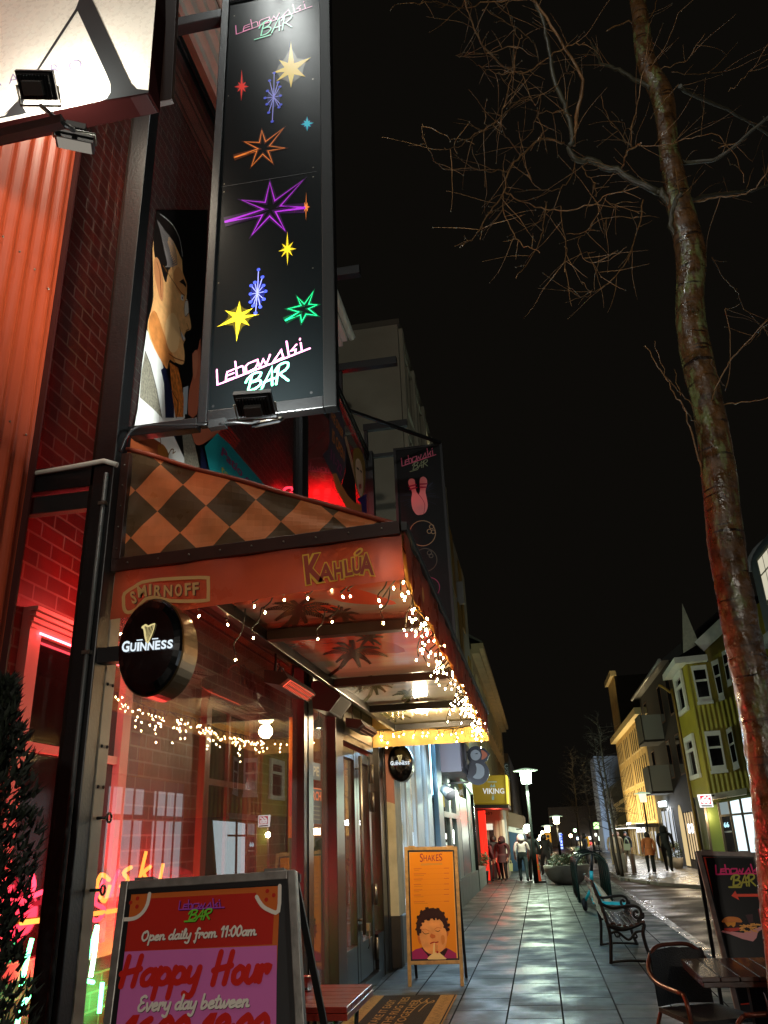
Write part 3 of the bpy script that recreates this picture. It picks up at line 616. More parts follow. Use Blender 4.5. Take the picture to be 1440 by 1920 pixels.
for k, y in enumerate((5.4, 7.4, 9.15, 10.9)):
    m = MB(); m.bar((-1.79, y, 2.985), (-.56, y, 2.985), .09, .075, blk if k > 1 else mat('dark red brown steel', '#2a120c', .4)); m.build('rafter', aw, .004)
m = MB(); m.bar((-1.82, 3.92, 3.0), (-1.82, 11.05, 3.0), .05, .1, alud); m.build('wall_plate', aw, .003)
# ---- lettering on the near valance
va = Art((-1.4, 3.852, 2.9), (0, -1, 0), .0012)
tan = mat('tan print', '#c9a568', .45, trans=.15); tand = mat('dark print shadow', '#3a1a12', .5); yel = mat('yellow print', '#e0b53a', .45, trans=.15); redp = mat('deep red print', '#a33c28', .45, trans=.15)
Z6 = dict(sc=3, off=(0, 960))
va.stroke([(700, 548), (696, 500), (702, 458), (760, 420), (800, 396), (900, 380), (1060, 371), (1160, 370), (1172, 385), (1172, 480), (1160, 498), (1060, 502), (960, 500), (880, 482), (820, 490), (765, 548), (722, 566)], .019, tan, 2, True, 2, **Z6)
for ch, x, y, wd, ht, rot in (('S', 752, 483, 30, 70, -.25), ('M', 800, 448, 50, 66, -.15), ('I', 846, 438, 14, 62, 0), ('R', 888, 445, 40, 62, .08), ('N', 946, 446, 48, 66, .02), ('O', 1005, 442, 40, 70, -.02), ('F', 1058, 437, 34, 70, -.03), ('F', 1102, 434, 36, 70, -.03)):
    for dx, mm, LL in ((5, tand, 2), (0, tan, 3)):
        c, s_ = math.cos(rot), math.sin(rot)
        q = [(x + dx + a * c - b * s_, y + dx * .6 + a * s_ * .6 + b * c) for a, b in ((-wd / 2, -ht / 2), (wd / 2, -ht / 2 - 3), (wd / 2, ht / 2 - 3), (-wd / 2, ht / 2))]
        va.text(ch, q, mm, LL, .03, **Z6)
va.build('lettering', bpy.data.objects['near_valance'])
for ps in ((yel, 2, .1), (redp, 3, .03)):
    for ch, q in (('K', [(569, 1043), (604, 1037), (609, 1090), (575, 1097)]), ('A', [(601, 1058), (621, 1055), (627, 1088), (597, 1092)]), ('H', [(625, 1055), (641, 1053), (644, 1085), (628, 1088)]),
                  ('L', [(645, 1051), (657, 1049), (662, 1078), (648, 1081)]), ('U', [(660, 1047), (678, 1044), (678, 1075), (662, 1078)]), ('A', [(676, 1040), (697, 1036), (702, 1079), (675, 1077)])):
        e = 2.5 if ps[1] == 2 else 0
        cx = sum(p[0] for p in q) / 4; cy = sum(p[1] for p in q) / 4; q = [(p[0] + (e if p[0] > cx else -e), p[1] + (e if p[1] > cy else -e)) for p in q]
        va.text(ch, q, ps[0], ps[1], ps[2])
va.stroke([(668, 1039), (676, 1032)], .03, yel, 2); va.stroke([(669, 1038), (675, 1033)], .012, redp, 3)
va.build('lettering', bpy.data.objects['near_valance'])
# ================= string lights
wire = mat('dark green wire', '#120d08', .5)
bulb_m = lamp_mat('warm bulb', (1, .64, .28), 160)
_bb = MB(); _bb.lathe([(.0, -.011), (.003, -.008), (.0048, -.003), (.0045, .003), (.0026, .008)], (0, 0, 0), bulb_m, 8)
_sb = MB(); _sb.tube([(0, 0, .012), (0, 0, .04)], .008, wire, 6)
BULB = None
def icicle_string(label, pts, drops, grp, rnd, side, dmax=.34):
    """a sagging lead with hanging drops; every bulb is a part"""
    global BULB
    base = V(pts[0]); t = thing('icicle_string_light', label, 'string light', base, grp); mb = MB()
    lead = smoothpts(pts, 4); mb.tube(lead, .006, wire, 5)
    bulbs = []
    for k in range(drops):
        f = (k + rnd.uniform(.1, .9)) / drops * (len(lead) - 1); i = min(int(f), len(lead) - 2); p = lead[i].lerp(lead[i + 1], f - i)
        n = rnd.choice((1, 1, 2, 2, 3, 4)); q = p.copy(); path = [q.copy()]
        for j in range(n):
            q = q + V((rnd.uniform(-.06, .06) + side[0] * rnd.uniform(0, .03), rnd.uniform(-.06, .06) + side[1] * rnd.uniform(0, .03), -rnd.uniform(.035, dmax / 4.2)))
            path.append(q.copy()); bulbs.append(q + V((rnd.uniform(-.02, .02), rnd.uniform(-.02, .02), -.02)))
        mb.tube(smoothpts(path, 3), .0048, wire, 4)
    mb.build('wire', t)
    for b in bulbs: add_bulb(t, b, rnd)
    return t
def add_bulb(t, b, rnd):
    global BULB
    if BULB is None: o = _bb.build('bulb'); o.parent = t; BULB = o
    else: o = BULB.copy(); COL.objects.link(o); o.parent = t
    o.location = V(b) - t.location; o.rotation_euler = (rnd.uniform(-.6, .6), rnd.uniform(-.6, .6), 0)
rn = random.Random(11)
G = 'icicle lights hung inside the awning'
ylab = ['nearest the camera at the awning corner', 'second along the awning front', 'third along the awning front', 'fourth along the awning front, nearest the far corner']
segs = [(3.95, 5.3, 17), (5.3, 7.0, 19), (7.0, 8.9, 26), (8.9, 11.0, 34)]
for (a, b, n), lb in zip(segs, ylab):
    icicle_string('warm icicle lights inside the front valance, ' + lb, [(-.62, a, 2.98), (-.6, (2 * a + b) / 3, 2.93), (-.62, (a + 2 * b) / 3, 2.95), (-.6, b, 2.97)], n, G, rn, (-1, 0), .36)
icicle_string('warm icicle lights along the far valance of the awning', [(-.62, 11.02, 3.0), (-1.0, 11.0, 2.94), (-1.5, 11.0, 2.97), (-2.1, 11.0, 2.98)], 15, G, rn, (0, -1), .26)
# the sparse string behind the near valance: its bulbs one by one
t = thing('string_light', 'sparse warm bulbs on a lead behind the near valance', 'string light', (-1.9, 4.3, 2.95), G); mb = MB()
ns = [((340, 1153), 4.05), ((373, 1155), 4.05), ((427, 1171), 4.7), ((475, 1196), 4.8), ((442, 1237), 4.8), ((477, 1137), 4.5), ((497, 1148), 4.6), ((577, 1122), 4.5), ((623, 1166), 4.9), ((596, 1198), 5.0), ((643, 1119), 4.4), ((657, 1118), 4.3), ((714, 1136), 4.3), ((719, 1168), 4.6), ((533, 1125), 4.2)]
pp = [P(x, y, Y=yy) for (x, y), yy in ns]
for p in pp:
    mb.tube(smoothpts([(p.x + .06, p.y, 3.08), (p.x + .03, p.y + .02, (3.08 + p.z) / 2), (p.x - .015, p.y, (3.02 + 2 * p.z) / 3), (p.x, p.y, p.z + .03)], 3), .005, wire, 4)
mb.tube(smoothpts([(-2.05, 4.0, 3.1)] + [(p.x + .06, p.y, 3.085) for p in sorted(pp, key=lambda p: p.x)] + [(-.6, 4.2, 3.0)], 3), .0035, wire, 4)
mb.build('wire', t)
for p in pp: add_bulb(t, p, rn)
# posters on the narrow pane and the board lit inside the door
t = thing('window_poster', 'dark poster with orange capitals MARCH stuck on the narrow pane', 'poster', (-2.186, 8.2, 2.0)); A = Art((-2.186, 8.2, 2), (1, 0, 0), .0012)
A.poly([(572, 1474), (603, 1479), (603, 1545), (572, 1545)], mat('print poster black', '#0f0c0a', .4), 0); A.text('MARCH', [(573, 1481), (602, 1485), (602, 1502), (573, 1499)], mat('print march orange', '#e0702a', .5), 1, .03); A.stroke([(573, 1475), (602, 1480)], .012, mat('print march orange', '#e0702a', .5), 1)
for k in range(4): A.stroke([(576, 1510 + k * 8), (600, 1513 + k * 8)], .012, mat('print dull text', '#6a6a5a', .5), 1)
A.poly([(573, 1426), (601, 1432), (601, 1464), (573, 1460)], mat('print poster green', '#10180f', .4), 0); A.text('OPE', [(577, 1434), (598, 1438), (598, 1456), (577, 1453)], mat('print dull cream', '#8a8468', .5), 1, .02); A.build('printed_face', t)
t = thing('menu_board', 'orange and green wall board inside the bar, seen through the door', 'board', (XB + .03, 14, 1.2)); m = MB()
for z0, z1, c_ in ((2.45, 3.1, '#e0701c'), (1.9, 2.449, '#d8301c'), (1.65, 1.899, '#e0801c'), (.6, 1.649, '#2c5a34')): m.box(-3.05, -3.0, 10.1, 11.55, z0, z1, mat('board ' + c_, c_, .5))
m.build('panel', t)
t = thing('added_pendant', 'added warm pendant lamp inside the bar behind the door', 'lamp', (-2.6, 9.9, 2.9)); m = MB(); m.lathe([(.02, .16), (.1, .05), (.13, 0), (.12, 0), (.02, .12)], (-2.6, 9.9, 2.9), blkm, 14); m.build('shade', t); m = MB(); m.ball((-2.6, 9.9, 2.95), .045, lamp_mat('added lamp bulb', (1, .75, .4), 25), 6); m.build('bulb', t); m = MB(); m.tube([(-2.6, 9.9, 3.05), (-2.6, 9.9, 4.0)], .006, blkm, 4); m.build('cord', t); lamp('lamp_light', 'POINT', (-2.6, 9.9, 2.84), (1, .76, .45), 34, t, .06)  # lamp added to warm the dark interior behind the door
# ================= heaters, speaker, lamp under the awning
hb = mat('dark grey heater case', '#2b2523', .4, nz=(6, .2)); hglow = lamp_mat('heater element glow', (1, .12, .06), 1.6); hmesh = mat('heater grille', '#5a3b35', .3, .8)
def heater(c, lit, label):
    t = thing('patio_heater', label, 'heater', c, 'infrared heaters above the glass front'); cx, cy, cz = c
    # slim wedge, long along the wall, tilted down and out
    mb = MB(); pr = [(-.1, .08), (.07, .05), (.1, .0), (.03, -.05), (-.1, -.02)]
    mb.slab([(cx + a, cy - .42, cz + b) for a, b in pr], (0, .84, 0), hb); mb.build('case', t, .006)
    mb = MB(); d = V((-.055, 0, -.03)); n = V((.03, 0, -.07)).normalized()
    o_ = V((cx + .098, cy - .36, cz - .004)); mb.obox(o_ + n * .004, (0, .72, 0), V((-.062, 0, -.045)), n * .004, hglow if lit else mat('dark heater plate', '#3a2220', .35)); mb.build('element', t)
    mb = MB()
    for k in range(19): mb.bar(o_ + V((0, k * .04, 0)) + n * .016, o_ + V((-.062, k * .04, -.045)) + n * .016, .008, .006, hmesh)
    for k in range(3): q = o_ + V((-.031 * k, 0, -.0225 * k)) + n * .018; mb.bar(q, q + V((0, .72, 0)), .006, .006, hmesh)
    mb.build('grille', t)
    for yy in (-.25, .25):
        mb = MB(); mb.bar((cx - .06, cy + yy, cz + .05), (cx - .06, cy + yy, cz + .24), .03, .012, alud); mb.build('bracket', t)
    return t
heater((-1.93, 6.45, 2.80), True, 'glowing red patio heater above the large window')
heater((-1.93, 9.35, 2.80), False, 'unlit patio heater above the bar door')
t = thing('loudspeaker', 'black boxy loudspeaker hung between the two patio heaters', 'loudspeaker', (-1.95, 7.9, 2.88))
m = MB(); m.slab([(-2.08, 7.62, 3.05), (-1.86, 7.62, 3.08), (-1.78, 7.62, 2.9), (-1.9, 7.62, 2.76), (-2.06, 7.62, 2.8)], (0, .5, 0), blkm); m.build('cabinet', t, .01)
m = MB(); m.obox((-1.778, 7.66, 2.91), (0, .42, 0), (-.115, 0, -.135), (.004, 0, -.004), mat('speaker cloth', '#1d1917', .9)); m.build('grille', t)
m = MB(); m.box(-2.12, -2.04, 7.8, 7.88, 2.95, 3.1, alud); m.build('bracket', t)
t = thing('ceiling_lamp', 'round glowing bulkhead lamp on the awning ceiling', 'lamp', P(790, 1330, Y=9.5), None); c = t.location.copy()
m = MB(); m.lathe([(.1, .0), (.115, .03), (.1, .06)], c + V((0, 0, .0)), alud, 20); m.build('housing', t)
m = MB(); m.lathe([(.03, -.045), (.075, -.035), (.095, -.005), (.095, .002)], c, lamp_mat('lamp glass glow', (1, .74, .38), 26), 20); m.build('glass', t)
lamp('lamp_light', 'POINT', c - V((0, 0, .14)), (1, .76, .46), 140, t, .08)
# cable coils and a hanging red flex by the heater
m = MB(); cw = P(520, 1262, X=-2.05)
for k in range(3):
    m.tube([cw + V((.0, .09 * math.cos(a * .52) + k * .11, .09 * math.sin(a * .52) - k * .02)) for a in range(13)], .008, blkm, 5)
root_mesh(m, 'cable_coil', 'coiled black cable on the wall above the large window', 'cable', cw)
m = MB(); m.tube(smoothpts([P(536, 1248, X=-2.0), P(526, 1240, X=-2.0), P(516, 1250, X=-2.0), P(522, 1268, X=-1.98), P(538, 1278, X=-1.95)], 4), .006, mat('red flex', '#a01a14', .4), 5)
root_mesh(m, 'red_cable', 'thin red cable looping down to the glowing heater', 'cable', P(536, 1248, X=-2.0))
# ================= inside the patio: pendant row, neon lettering, warm light
t = thing('neon_sign', 'red and green neon lettering on the brick behind the glass', 'neon sign', (XB + .06, 6.9, .3))
nr = lamp_mat('red neon', (1, .03, .06), 7); ng = lamp_mat('green neon', (.12, 1, .35), 14); ny = lamp_mat('orange neon', (1, .26, .04), 4)
m = MB(); xn = XB + .08
def nt_(px, m_, r=.016): mb_.tube(smoothpts([P(x, y, X=xn) for x, y in px], 4), r, m_, 6)
mb_ = MB()
nt_([(60, 1640), (64, 1660), (58, 1680), (80, 1672)], nr); nt_([(96, 1640), (92, 1690), (110, 1690)], nr); nt_([(118, 1660), (110, 1690), (126, 1700), (134, 1675), (122, 1660)], nr); nt_([(140, 1660), (146, 1705), (158, 1675), (166, 1705), (176, 1665)], nr)
nt_([(196, 1650), (178, 1690), (196, 1705), (184, 1725), (170, 1722)], nr); nt_([(222, 1632), (205, 1680)], nr); nt_([(205, 1650), (190, 1640), (182, 1665), (196, 1690), (206, 1660)], ny)
nt_([(274, 1597), (268, 1622), (262, 1648)], ny); nt_([(282, 1625), (270, 1636), (276, 1650)], ny); nt_([(246, 1626), (232, 1636), (240, 1650), (226, 1662)], ny); nt_([(306, 1620), (300, 1648)], ny)
nt_([(170, 1714), (212, 1708), (330, 1690)], ny, .018); nt_([(40, 1730), (110, 1722)], ny, .018)
mb_.build('red_tubes', t)
mb_ = MB()
nt_([(182, 1735), (166, 1790), (155, 1830)], ng); nt_([(182, 1735), (178, 1780), (170, 1832)], lamp_mat('pale green neon', (.6, 1, .7), 14)); nt_([(158, 1840), (152, 1890), (148, 1930)], lamp_mat('blue neon', (.15, .5, 1), 14)); nt_([(192, 1842), (186, 1900)], ng); nt_([(158, 1838), (175, 1842)], ng)
nt_([(60, 1760), (50, 1800), (40, 1850)], ng); nt_([(60, 1860), (40, 1890), (30, 1930)], ng)
mb_.build('green_tubes', t)
lamp('red_fill', 'POINT', (XB + .3, 7.0, 1.15), (1, .03, .04), 110, t, .3); lamp('red_fill', 'POINT', (XB + .35, 5.7, 1.2), (1, .03, .06), 80, t, .2); lamp('red_trunk_fill', 'SPOT', (XB + .13, 6.9, 1.3), (1, .04, .03), 900, t, .2, look=(1.2, 5.5, 2.3), spot=46, blend=.6)  # red fills added by the neon; the spot reddens the tree trunk
lamp('green_glow', 'POINT', (XB + .2, 6.6, .55), (.04, 1, .16), 30, t, .2)
t = thing('neon_script', 'red neon script glowing on the upper patio wall', 'neon sign', (XB + .1, 7.6, 4.3))
mb_ = MB()
nt_([(530, 925), (535, 916), (546, 914), (548, 920)], nr, .02); nt_([(540, 930), (544, 924), (552, 928)], nr, .02); nt_([(556, 930), (566, 918), (575, 930)], nr, .02); nt_([(515, 940), (522, 930), (535, 938), (560, 936)], nr, .02)
mb_.build('tubes', t)
lamp('red_fill', 'SPOT', (XB + .45, 10.5, 6.5), (1, .02, .03), 150, t, .12, look=(XB, 10.9, 6.2), spot=120); lamp('red_fill', 'SPOT', (-2.95, 11.0, 6.75), (1, .02, .03), 260, t, .12, look=(-2.95, 11.62, 6.4), spot=150)  # red fills added for the brick and end wall, apart from the tubes
# ================= printed colours
pk = lambda n, c, r=.3: mat('print ' + n, c, r, spec=.25)
p_pink = pk('pink', '#f08ac0'); p_mint = pk('mint', '#6ff0bd'); p_yel = pk('yellow', '#f5d62a'); p_red = pk('red', '#f0301f'); p_blue = pk('blue', '#4a5cf0'); p_lil = pk('lilac', '#9aa0ff')
p_cyan = pk('cyan', '#1fd0f0'); p_or = pk('orange', '#f58a3a'); p_pur = pk('purple', '#b032e0'); p_grn = pk('green', '#22d884'); p_blk = mat('black printed panel', '#090c0d', .28, bump=(260, .04), spec=.1)
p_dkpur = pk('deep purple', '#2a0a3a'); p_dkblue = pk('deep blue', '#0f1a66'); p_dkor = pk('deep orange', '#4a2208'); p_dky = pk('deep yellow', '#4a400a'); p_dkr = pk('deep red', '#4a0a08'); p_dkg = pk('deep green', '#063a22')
def floodlight(c, look, label, power, parts_label=None, size=.16, grp=None, col=(1, .95, .86), arm=None, glow=40):
    """flat led flood: finned case, glass, yoke"""
    c = V(c); d = (V(look) - c).normalized(); up = V((0, 0, 1)); a = d.cross(up).normalized(); b = a.cross(d)
    t = thing('floodlight', label, 'floodlight', c, grp); W, H_ = size, size * .72
    m = MB(); cs = mat('black floodlight case', '#16181a', .4)
    m.slab([c + a * W * .5 * i + b * H_ * .5 * j for i, j in ((-1, -1), (1, -1), (1, 1), (-1, 1))], -d * .03, cs)
    m.slab([c - d * .03 + a * W * .42 * i + b * H_ * .42 * j for i, j in ((-1, -1), (1, -1), (1, 1), (-1, 1))], -d * .02, cs)
    for k in range(11): q = c - d * .05 + a * W * (.4 - .08 * k); m.obox(q - b * H_ * .4, b * H_ * .8, a * .004, -d * .018, cs)
    m.obox(c - d * .07 - a * .045 - b * .03, a * .09, b * .06, -d * .03, mat('grey driver box', '#3a3a38', .5))
    m.build('case', t, .003)
    m = MB(); m.slab([c + d * .001 + a * W * .44 * i + b * H_ * .42 * j for i, j in ((-1, -1), (1, -1), (1, 1), (-1, 1))], d * .004, lamp_mat('floodlight glass %g' % glow, col, glow)); m.build('glass', t)
    m = MB(); m.tube([c + a * W * .55 - d * .02, c + a * W * .55 - b * H_ * .7 - d * .03, c - a * W * .55 - b * H_ * .7 - d * .03, c - a * W * .55 - d * .02], .006, alu, 6)
    if arm is not None: m.tube([c - b * H_ * .7 - d * .03, V(arm)], .012, blkm, 6)
    m.build('yoke', t)
    lamp('flood_beam', 'AREA', c + d * .012, col, power, t, W * .8, H_ * .8, look)
    return t
# ================= the long banner sign with the printed neon stars
frm = mat('matt black sign frame', '#060707', .55, spec=.2)
bn = thing('banner_sign', 'tall black banner sign with printed neon stars, above the checked awning', 'sign', (-1.3, 3.92, 3.95), 'black banner signs on steel arms')
BX0, BX1, BZ0, BZ1 = -1.725, -.945, 3.98, 7.62
m = MB(); m.box(BX0 + .03, BX1 - .035, 3.905, 3.935, BZ0 + .02, BZ1, p_blk); m.build('panel', bn)
m = MB()
m.box(BX0 - .03, BX0 + .03, 3.88, 3.96, BZ0 - .06, BZ1 + .05, blk); m.box(BX1 - .035, BX1 + .045, 3.88, 3.96, BZ0 - .06, BZ1 + .05, frm); m.box(BX0 + .03, BX1 - .035, 3.882, 3.958, BZ0 - .06, BZ0 + .02, blk); m.box(BX0 + .03, BX1 - .035, 3.882, 3.958, BZ1, BZ1 + .05, blk)
m.build('frame', bn, .006)
m = MB(); m.bar((-2.2, 3.92, 3.93), (-1.757, 3.92, 3.93), .07, .07, blk); m.build('arm', bn, .005); m = MB(); m.bar((-2.2, 3.92, 7.5), (-1.757, 3.92, 7.5), .09, .09, blk); m.build('arm', bn, .005)
for z in (4.1, 7.4, 5.9):
    for x in (BX0 + .05, BX1 - .06):
        pass
ba = Art((-1.3, 3.904, 5), (0, -1, 0), .001); Z2 = dict(sc=3, off=(360, 0))
def zq(pts, Z): return [(p[0] / Z['sc'] + Z['off'][0], p[1] / Z['sc'] + Z['off'][1]) for p in pts]
ba.logo(zq([(247, 148), (672, -8), (675, 37), (250, 195)], Z2), zq([(375, 132), (562, 80), (555, 160), (365, 217)], Z2), p_pink, p_mint, .0075, .01); ba.build('lettering', bn)
# stars: yellow four, red, cyan, orange dart
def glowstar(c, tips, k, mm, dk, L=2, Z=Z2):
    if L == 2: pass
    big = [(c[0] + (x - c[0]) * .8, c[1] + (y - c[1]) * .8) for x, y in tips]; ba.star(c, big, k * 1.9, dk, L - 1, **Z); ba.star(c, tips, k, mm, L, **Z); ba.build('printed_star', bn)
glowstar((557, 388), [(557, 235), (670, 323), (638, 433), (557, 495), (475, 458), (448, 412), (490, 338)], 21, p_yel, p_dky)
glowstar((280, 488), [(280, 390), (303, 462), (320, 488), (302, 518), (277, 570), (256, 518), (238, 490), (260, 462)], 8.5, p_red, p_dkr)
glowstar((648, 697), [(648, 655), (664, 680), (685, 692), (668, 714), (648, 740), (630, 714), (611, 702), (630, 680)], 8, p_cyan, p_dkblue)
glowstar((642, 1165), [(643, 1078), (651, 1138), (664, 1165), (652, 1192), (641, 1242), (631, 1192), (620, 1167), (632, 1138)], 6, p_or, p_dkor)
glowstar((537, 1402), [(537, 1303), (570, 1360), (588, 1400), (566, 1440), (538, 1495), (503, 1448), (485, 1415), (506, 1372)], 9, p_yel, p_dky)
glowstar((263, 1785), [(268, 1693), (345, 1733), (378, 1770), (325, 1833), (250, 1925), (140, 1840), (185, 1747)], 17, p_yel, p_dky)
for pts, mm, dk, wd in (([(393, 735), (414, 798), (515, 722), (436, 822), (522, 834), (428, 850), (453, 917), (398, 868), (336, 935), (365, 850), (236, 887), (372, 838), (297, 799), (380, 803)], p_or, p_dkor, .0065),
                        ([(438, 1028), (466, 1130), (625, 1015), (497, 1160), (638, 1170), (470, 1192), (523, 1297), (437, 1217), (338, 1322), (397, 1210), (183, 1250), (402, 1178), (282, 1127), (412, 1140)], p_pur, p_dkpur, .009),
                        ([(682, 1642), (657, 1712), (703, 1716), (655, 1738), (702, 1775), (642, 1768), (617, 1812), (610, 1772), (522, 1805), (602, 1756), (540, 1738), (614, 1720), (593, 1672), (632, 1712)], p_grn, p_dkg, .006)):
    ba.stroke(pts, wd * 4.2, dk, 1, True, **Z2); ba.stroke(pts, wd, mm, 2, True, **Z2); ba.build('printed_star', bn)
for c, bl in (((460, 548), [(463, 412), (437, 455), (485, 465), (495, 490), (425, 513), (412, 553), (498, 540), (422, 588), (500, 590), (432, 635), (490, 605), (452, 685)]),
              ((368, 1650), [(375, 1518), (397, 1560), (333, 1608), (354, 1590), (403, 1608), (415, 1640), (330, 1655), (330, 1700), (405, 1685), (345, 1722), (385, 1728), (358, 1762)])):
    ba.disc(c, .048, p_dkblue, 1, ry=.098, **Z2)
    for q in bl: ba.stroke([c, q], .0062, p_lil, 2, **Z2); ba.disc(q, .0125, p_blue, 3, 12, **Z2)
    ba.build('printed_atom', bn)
Z3 = dict(sc=4, off=(380, 620))
ba.logo(zq([(108, 300), (801, 25), (805, 135), (112, 408)], Z3), zq([(318, 345), (645, 232), (632, 388), (300, 478)], Z3), p_pink, p_mint, .0115, .0145); ba.build('lettering', bn)
for x, y in ((815, 465), (78, 567)): ba.disc((x, y), .009, blkm, 1, **Z3)
for x, y in ((238, 90), (205, 540), (180, 1080), (680, 445), (682, 942), (682, 995), (680, 1508), (150, 1592), (182, 1035)): ba.disc((x, y), .005, alu, 1, **Z2)
seam = mat('panel seam', '#05070a', .5); ba.stroke([(165, 1052), (700, 965)], .004, seam, 1, **Z2)
ba.build('panel_seam', bn)
# ================= second banner, unlit, with the bowling pins
b2 = thing('banner_sign', 'unlit black banner sign with pink bowling pins, farther along the street', 'sign', (-1.34, 11.74, 4), 'black banner signs on steel arms')
m = MB(); m.box(-1.72, -.98, 11.73, 11.76, 4.0, 7.6, mat('unlit black panel', '#040506', .5, spec=.2)); m.build('panel', b2)  # separate darker panel colour stands for the missing light
m = MB(); m.box(-1.76, -1.72, 11.71, 11.78, 3.96, 7.64, blkm); m.box(-.98, -.94, 11.71, 11.78, 3.96, 7.64, blkm); m.box(-1.72, -.98, 11.712, 11.778, 7.6, 7.64, blkm); m.box(-1.72, -.98, 11.712, 11.778, 3.96, 4.0, blkm); m.build('frame', b2)
m = MB(); m.bar((-2.2, 11.745, 7.55), (-1.76, 11.745, 7.55), .06, .06, blkm); m.build('arm', b2); m = MB(); m.bar((-2.2, 11.745, 4.2), (-1.76, 11.745, 4.2), .06, .06, blkm); m.build('arm', b2)
m = MB(); m.bar((-2.2, 10.2, 7.6), (-.97, 11.7, 7.64), .045, .045, blkm); m.build('stay', b2)
a2 = Art((-1.34, 11.728, 6), (0, -1, 0), .002); Z5 = dict(sc=3, off=(560, 560))
p_rose = pk('rose', '#e88a8c', .35); p_crim = pk('crimson', '#b01c48'); p_dim = pk('dim pink', '#c4607c'); p_dimg = pk('dim green', '#7c8a6a'); p_dimo = pk('dim orange', '#9a7a48'); p_navy = pk('navy', '#0c1030')  # dim inks repeat the logo colours, darkened for the unlit banner
a2.logo(zq([(578, 900), (770, 832), (772, 878), (582, 943)], Z5), zq([(640, 925), (725, 905), (722, 945), (632, 970)], Z5), p_dim, p_dimg, .014); a2.build('lettering', b2)
rn2 = random.Random(3)
for k in range(46):
    an = rn2.uniform(0, 6.28); r0, r1 = 40, rn2.uniform(70, 120); a2.stroke([(680 + r0 * math.cos(an), 1110 + r0 * math.sin(an) * 1.1), (680 + r1 * math.cos(an), 1110 + r1 * .8 * math.sin(an))], .006, p_navy, 1, **Z5)
def pin(pts, L): a2.poly(pts, p_rose, L, 4, **Z5)
pin([(700, 1002), (720, 1015), (722, 1045), (714, 1085), (722, 1130), (726, 1170), (712, 1205), (680, 1216), (660, 1180), (664, 1130), (682, 1085), (681, 1020)], 3)
pin([(632, 1013), (652, 1020), (657, 1050), (664, 1090), (690, 1120), (708, 1160), (704, 1205), (685, 1217), (662, 1214), (640, 1180), (634, 1130), (638, 1090), (620, 1050), (618, 1025)], 4)
a2.stroke([(664, 1090), (690, 1120), (710, 1160), (704, 1210)], .008, p_crim, 5, sm=3, **Z5)
for q in ([(622, 1058), (660, 1048)], [(628, 1074), (664, 1064)], [(683, 1045), (721, 1043)], [(683, 1062), (716, 1062)]): a2.stroke(q, .025, p_crim, 6, **Z5)
a2.build('printed_pins', b2)
def ring(c, r, mm, wd=.012, a0=0, a1=6.283):
    a2.stroke([(c[0] + r * math.cos(a0 + (a1 - a0) * i / 30), c[1] + r * .97 * math.sin(a0 + (a1 - a0) * i / 30)) for i in range(31)], wd, mm, 2, **Z5)
ring((697, 1320), 73, p_dimo); ring((748, 1283), 12, p_dimo); ring((735, 1309), 12, p_dimo); ring((757, 1312), 11, p_dimo)
ring((712, 1470), 66, pk('dim gold', '#4a4330')); ring((736, 1430), 12, pk('dim gold', '#4a4330')); ring((745, 1447), 11, pk('dim gold', '#4a4330')); ring((735, 1625), 58, pk('dim magenta', '#8a2a5a'), .012, -2, 1.2); ring((712, 1580), 12, pk('dim magenta', '#8a2a5a'))
a2.build('printed_balls', b2)
# ================= white sign board of the next house, upper left corner
AY0 = 2.6
sg = thing('hanging_sign', 'white lit sign board with a big black letter, at the upper left corner', 'sign', (-2.1, AY0, 5.0))
brd = mat('white acrylic sign face', '#efe9d8', .35, nz=(4, .06), bump=(300, .4), rv=(30, .15, .5)); brn = mat('brown sign casing', '#2a1812', .5, nz=(6, .2))
m = MB(); m.slab([P(-120, -60, Y=AY0), P(292, -60, Y=AY0), P(292, 0, Y=AY0), P(278, 170, Y=AY0), P(0, 230, Y=AY0), P(-120, 256, Y=AY0)], (0, .13, 0), brd, mat('dark sign side', '#1e0504', .85, spec=.05)); m.build('board', sg)
m = MB(); m.bar(P(-120, 274, Y=AY0 + .1), P(286, 190, Y=AY0 + .07), .12, .03, mat('dark red sign trough', '#200504', .6, spec=.15)); m.build('trough', sg, .004)
m = MB(); m.bar(P(297, -60, Y=AY0 + .14), P(280, 200, Y=AY0 + .14), .26, .035, brn, (0, 1, 0)); m.build('side_casing', sg, .004)
m = MB(); m.bar(P(-60, 270, Y=AY0 - .3), P(118, 228, Y=AY0 - .3), .04, .05, blkm); m.build('arm', sg)
aa = Art((-2, AY0 - .002, 5), (0, -1, 0), .0012); Z1 = dict(sc=3, off=(0, 0)); p_char = pk('charcoal', '#2a2c2c', .3); p_gr = pk('grey violet', '#8a80a0', .35)
aa.poly([(425, 52), (445, 0), (450, -60), (490, -60), (520, 0), (700, 392), (738, 470), (768, 500), (835, 508), (835, 522), (565, 568), (600, 556), (622, 520), (620, 470), (600, 420), (437, 62)], p_char, 1, **Z1)
aa.poly([(425, 52), (437, 62), (250, 348), (60, 620), (0, 664), (-40, 675), (20, 650), (110, 555), (240, 340)], p_char, 1, **Z1)
aa.poly([(-30, 672), (30, 650), (110, 560), (132, 525), (138, 560), (128, 600), (150, 636), (120, 645)], p_char, 1.5, **Z1)
for ch, q in (('A', [(-62, 432), (-8, 421), (12, 482), (-70, 500)]), ('A', [(52, 422), (98, 412), (112, 462), (52, 476)]), ('R', [(285, 370), (330, 358), (338, 410), (290, 420)]), ('O', [(386, 346), (456, 334), (462, 390), (388, 404)])): aa.text(ch, q, p_gr, 2, -.012, **Z1)
aa.build('lettering', sg)
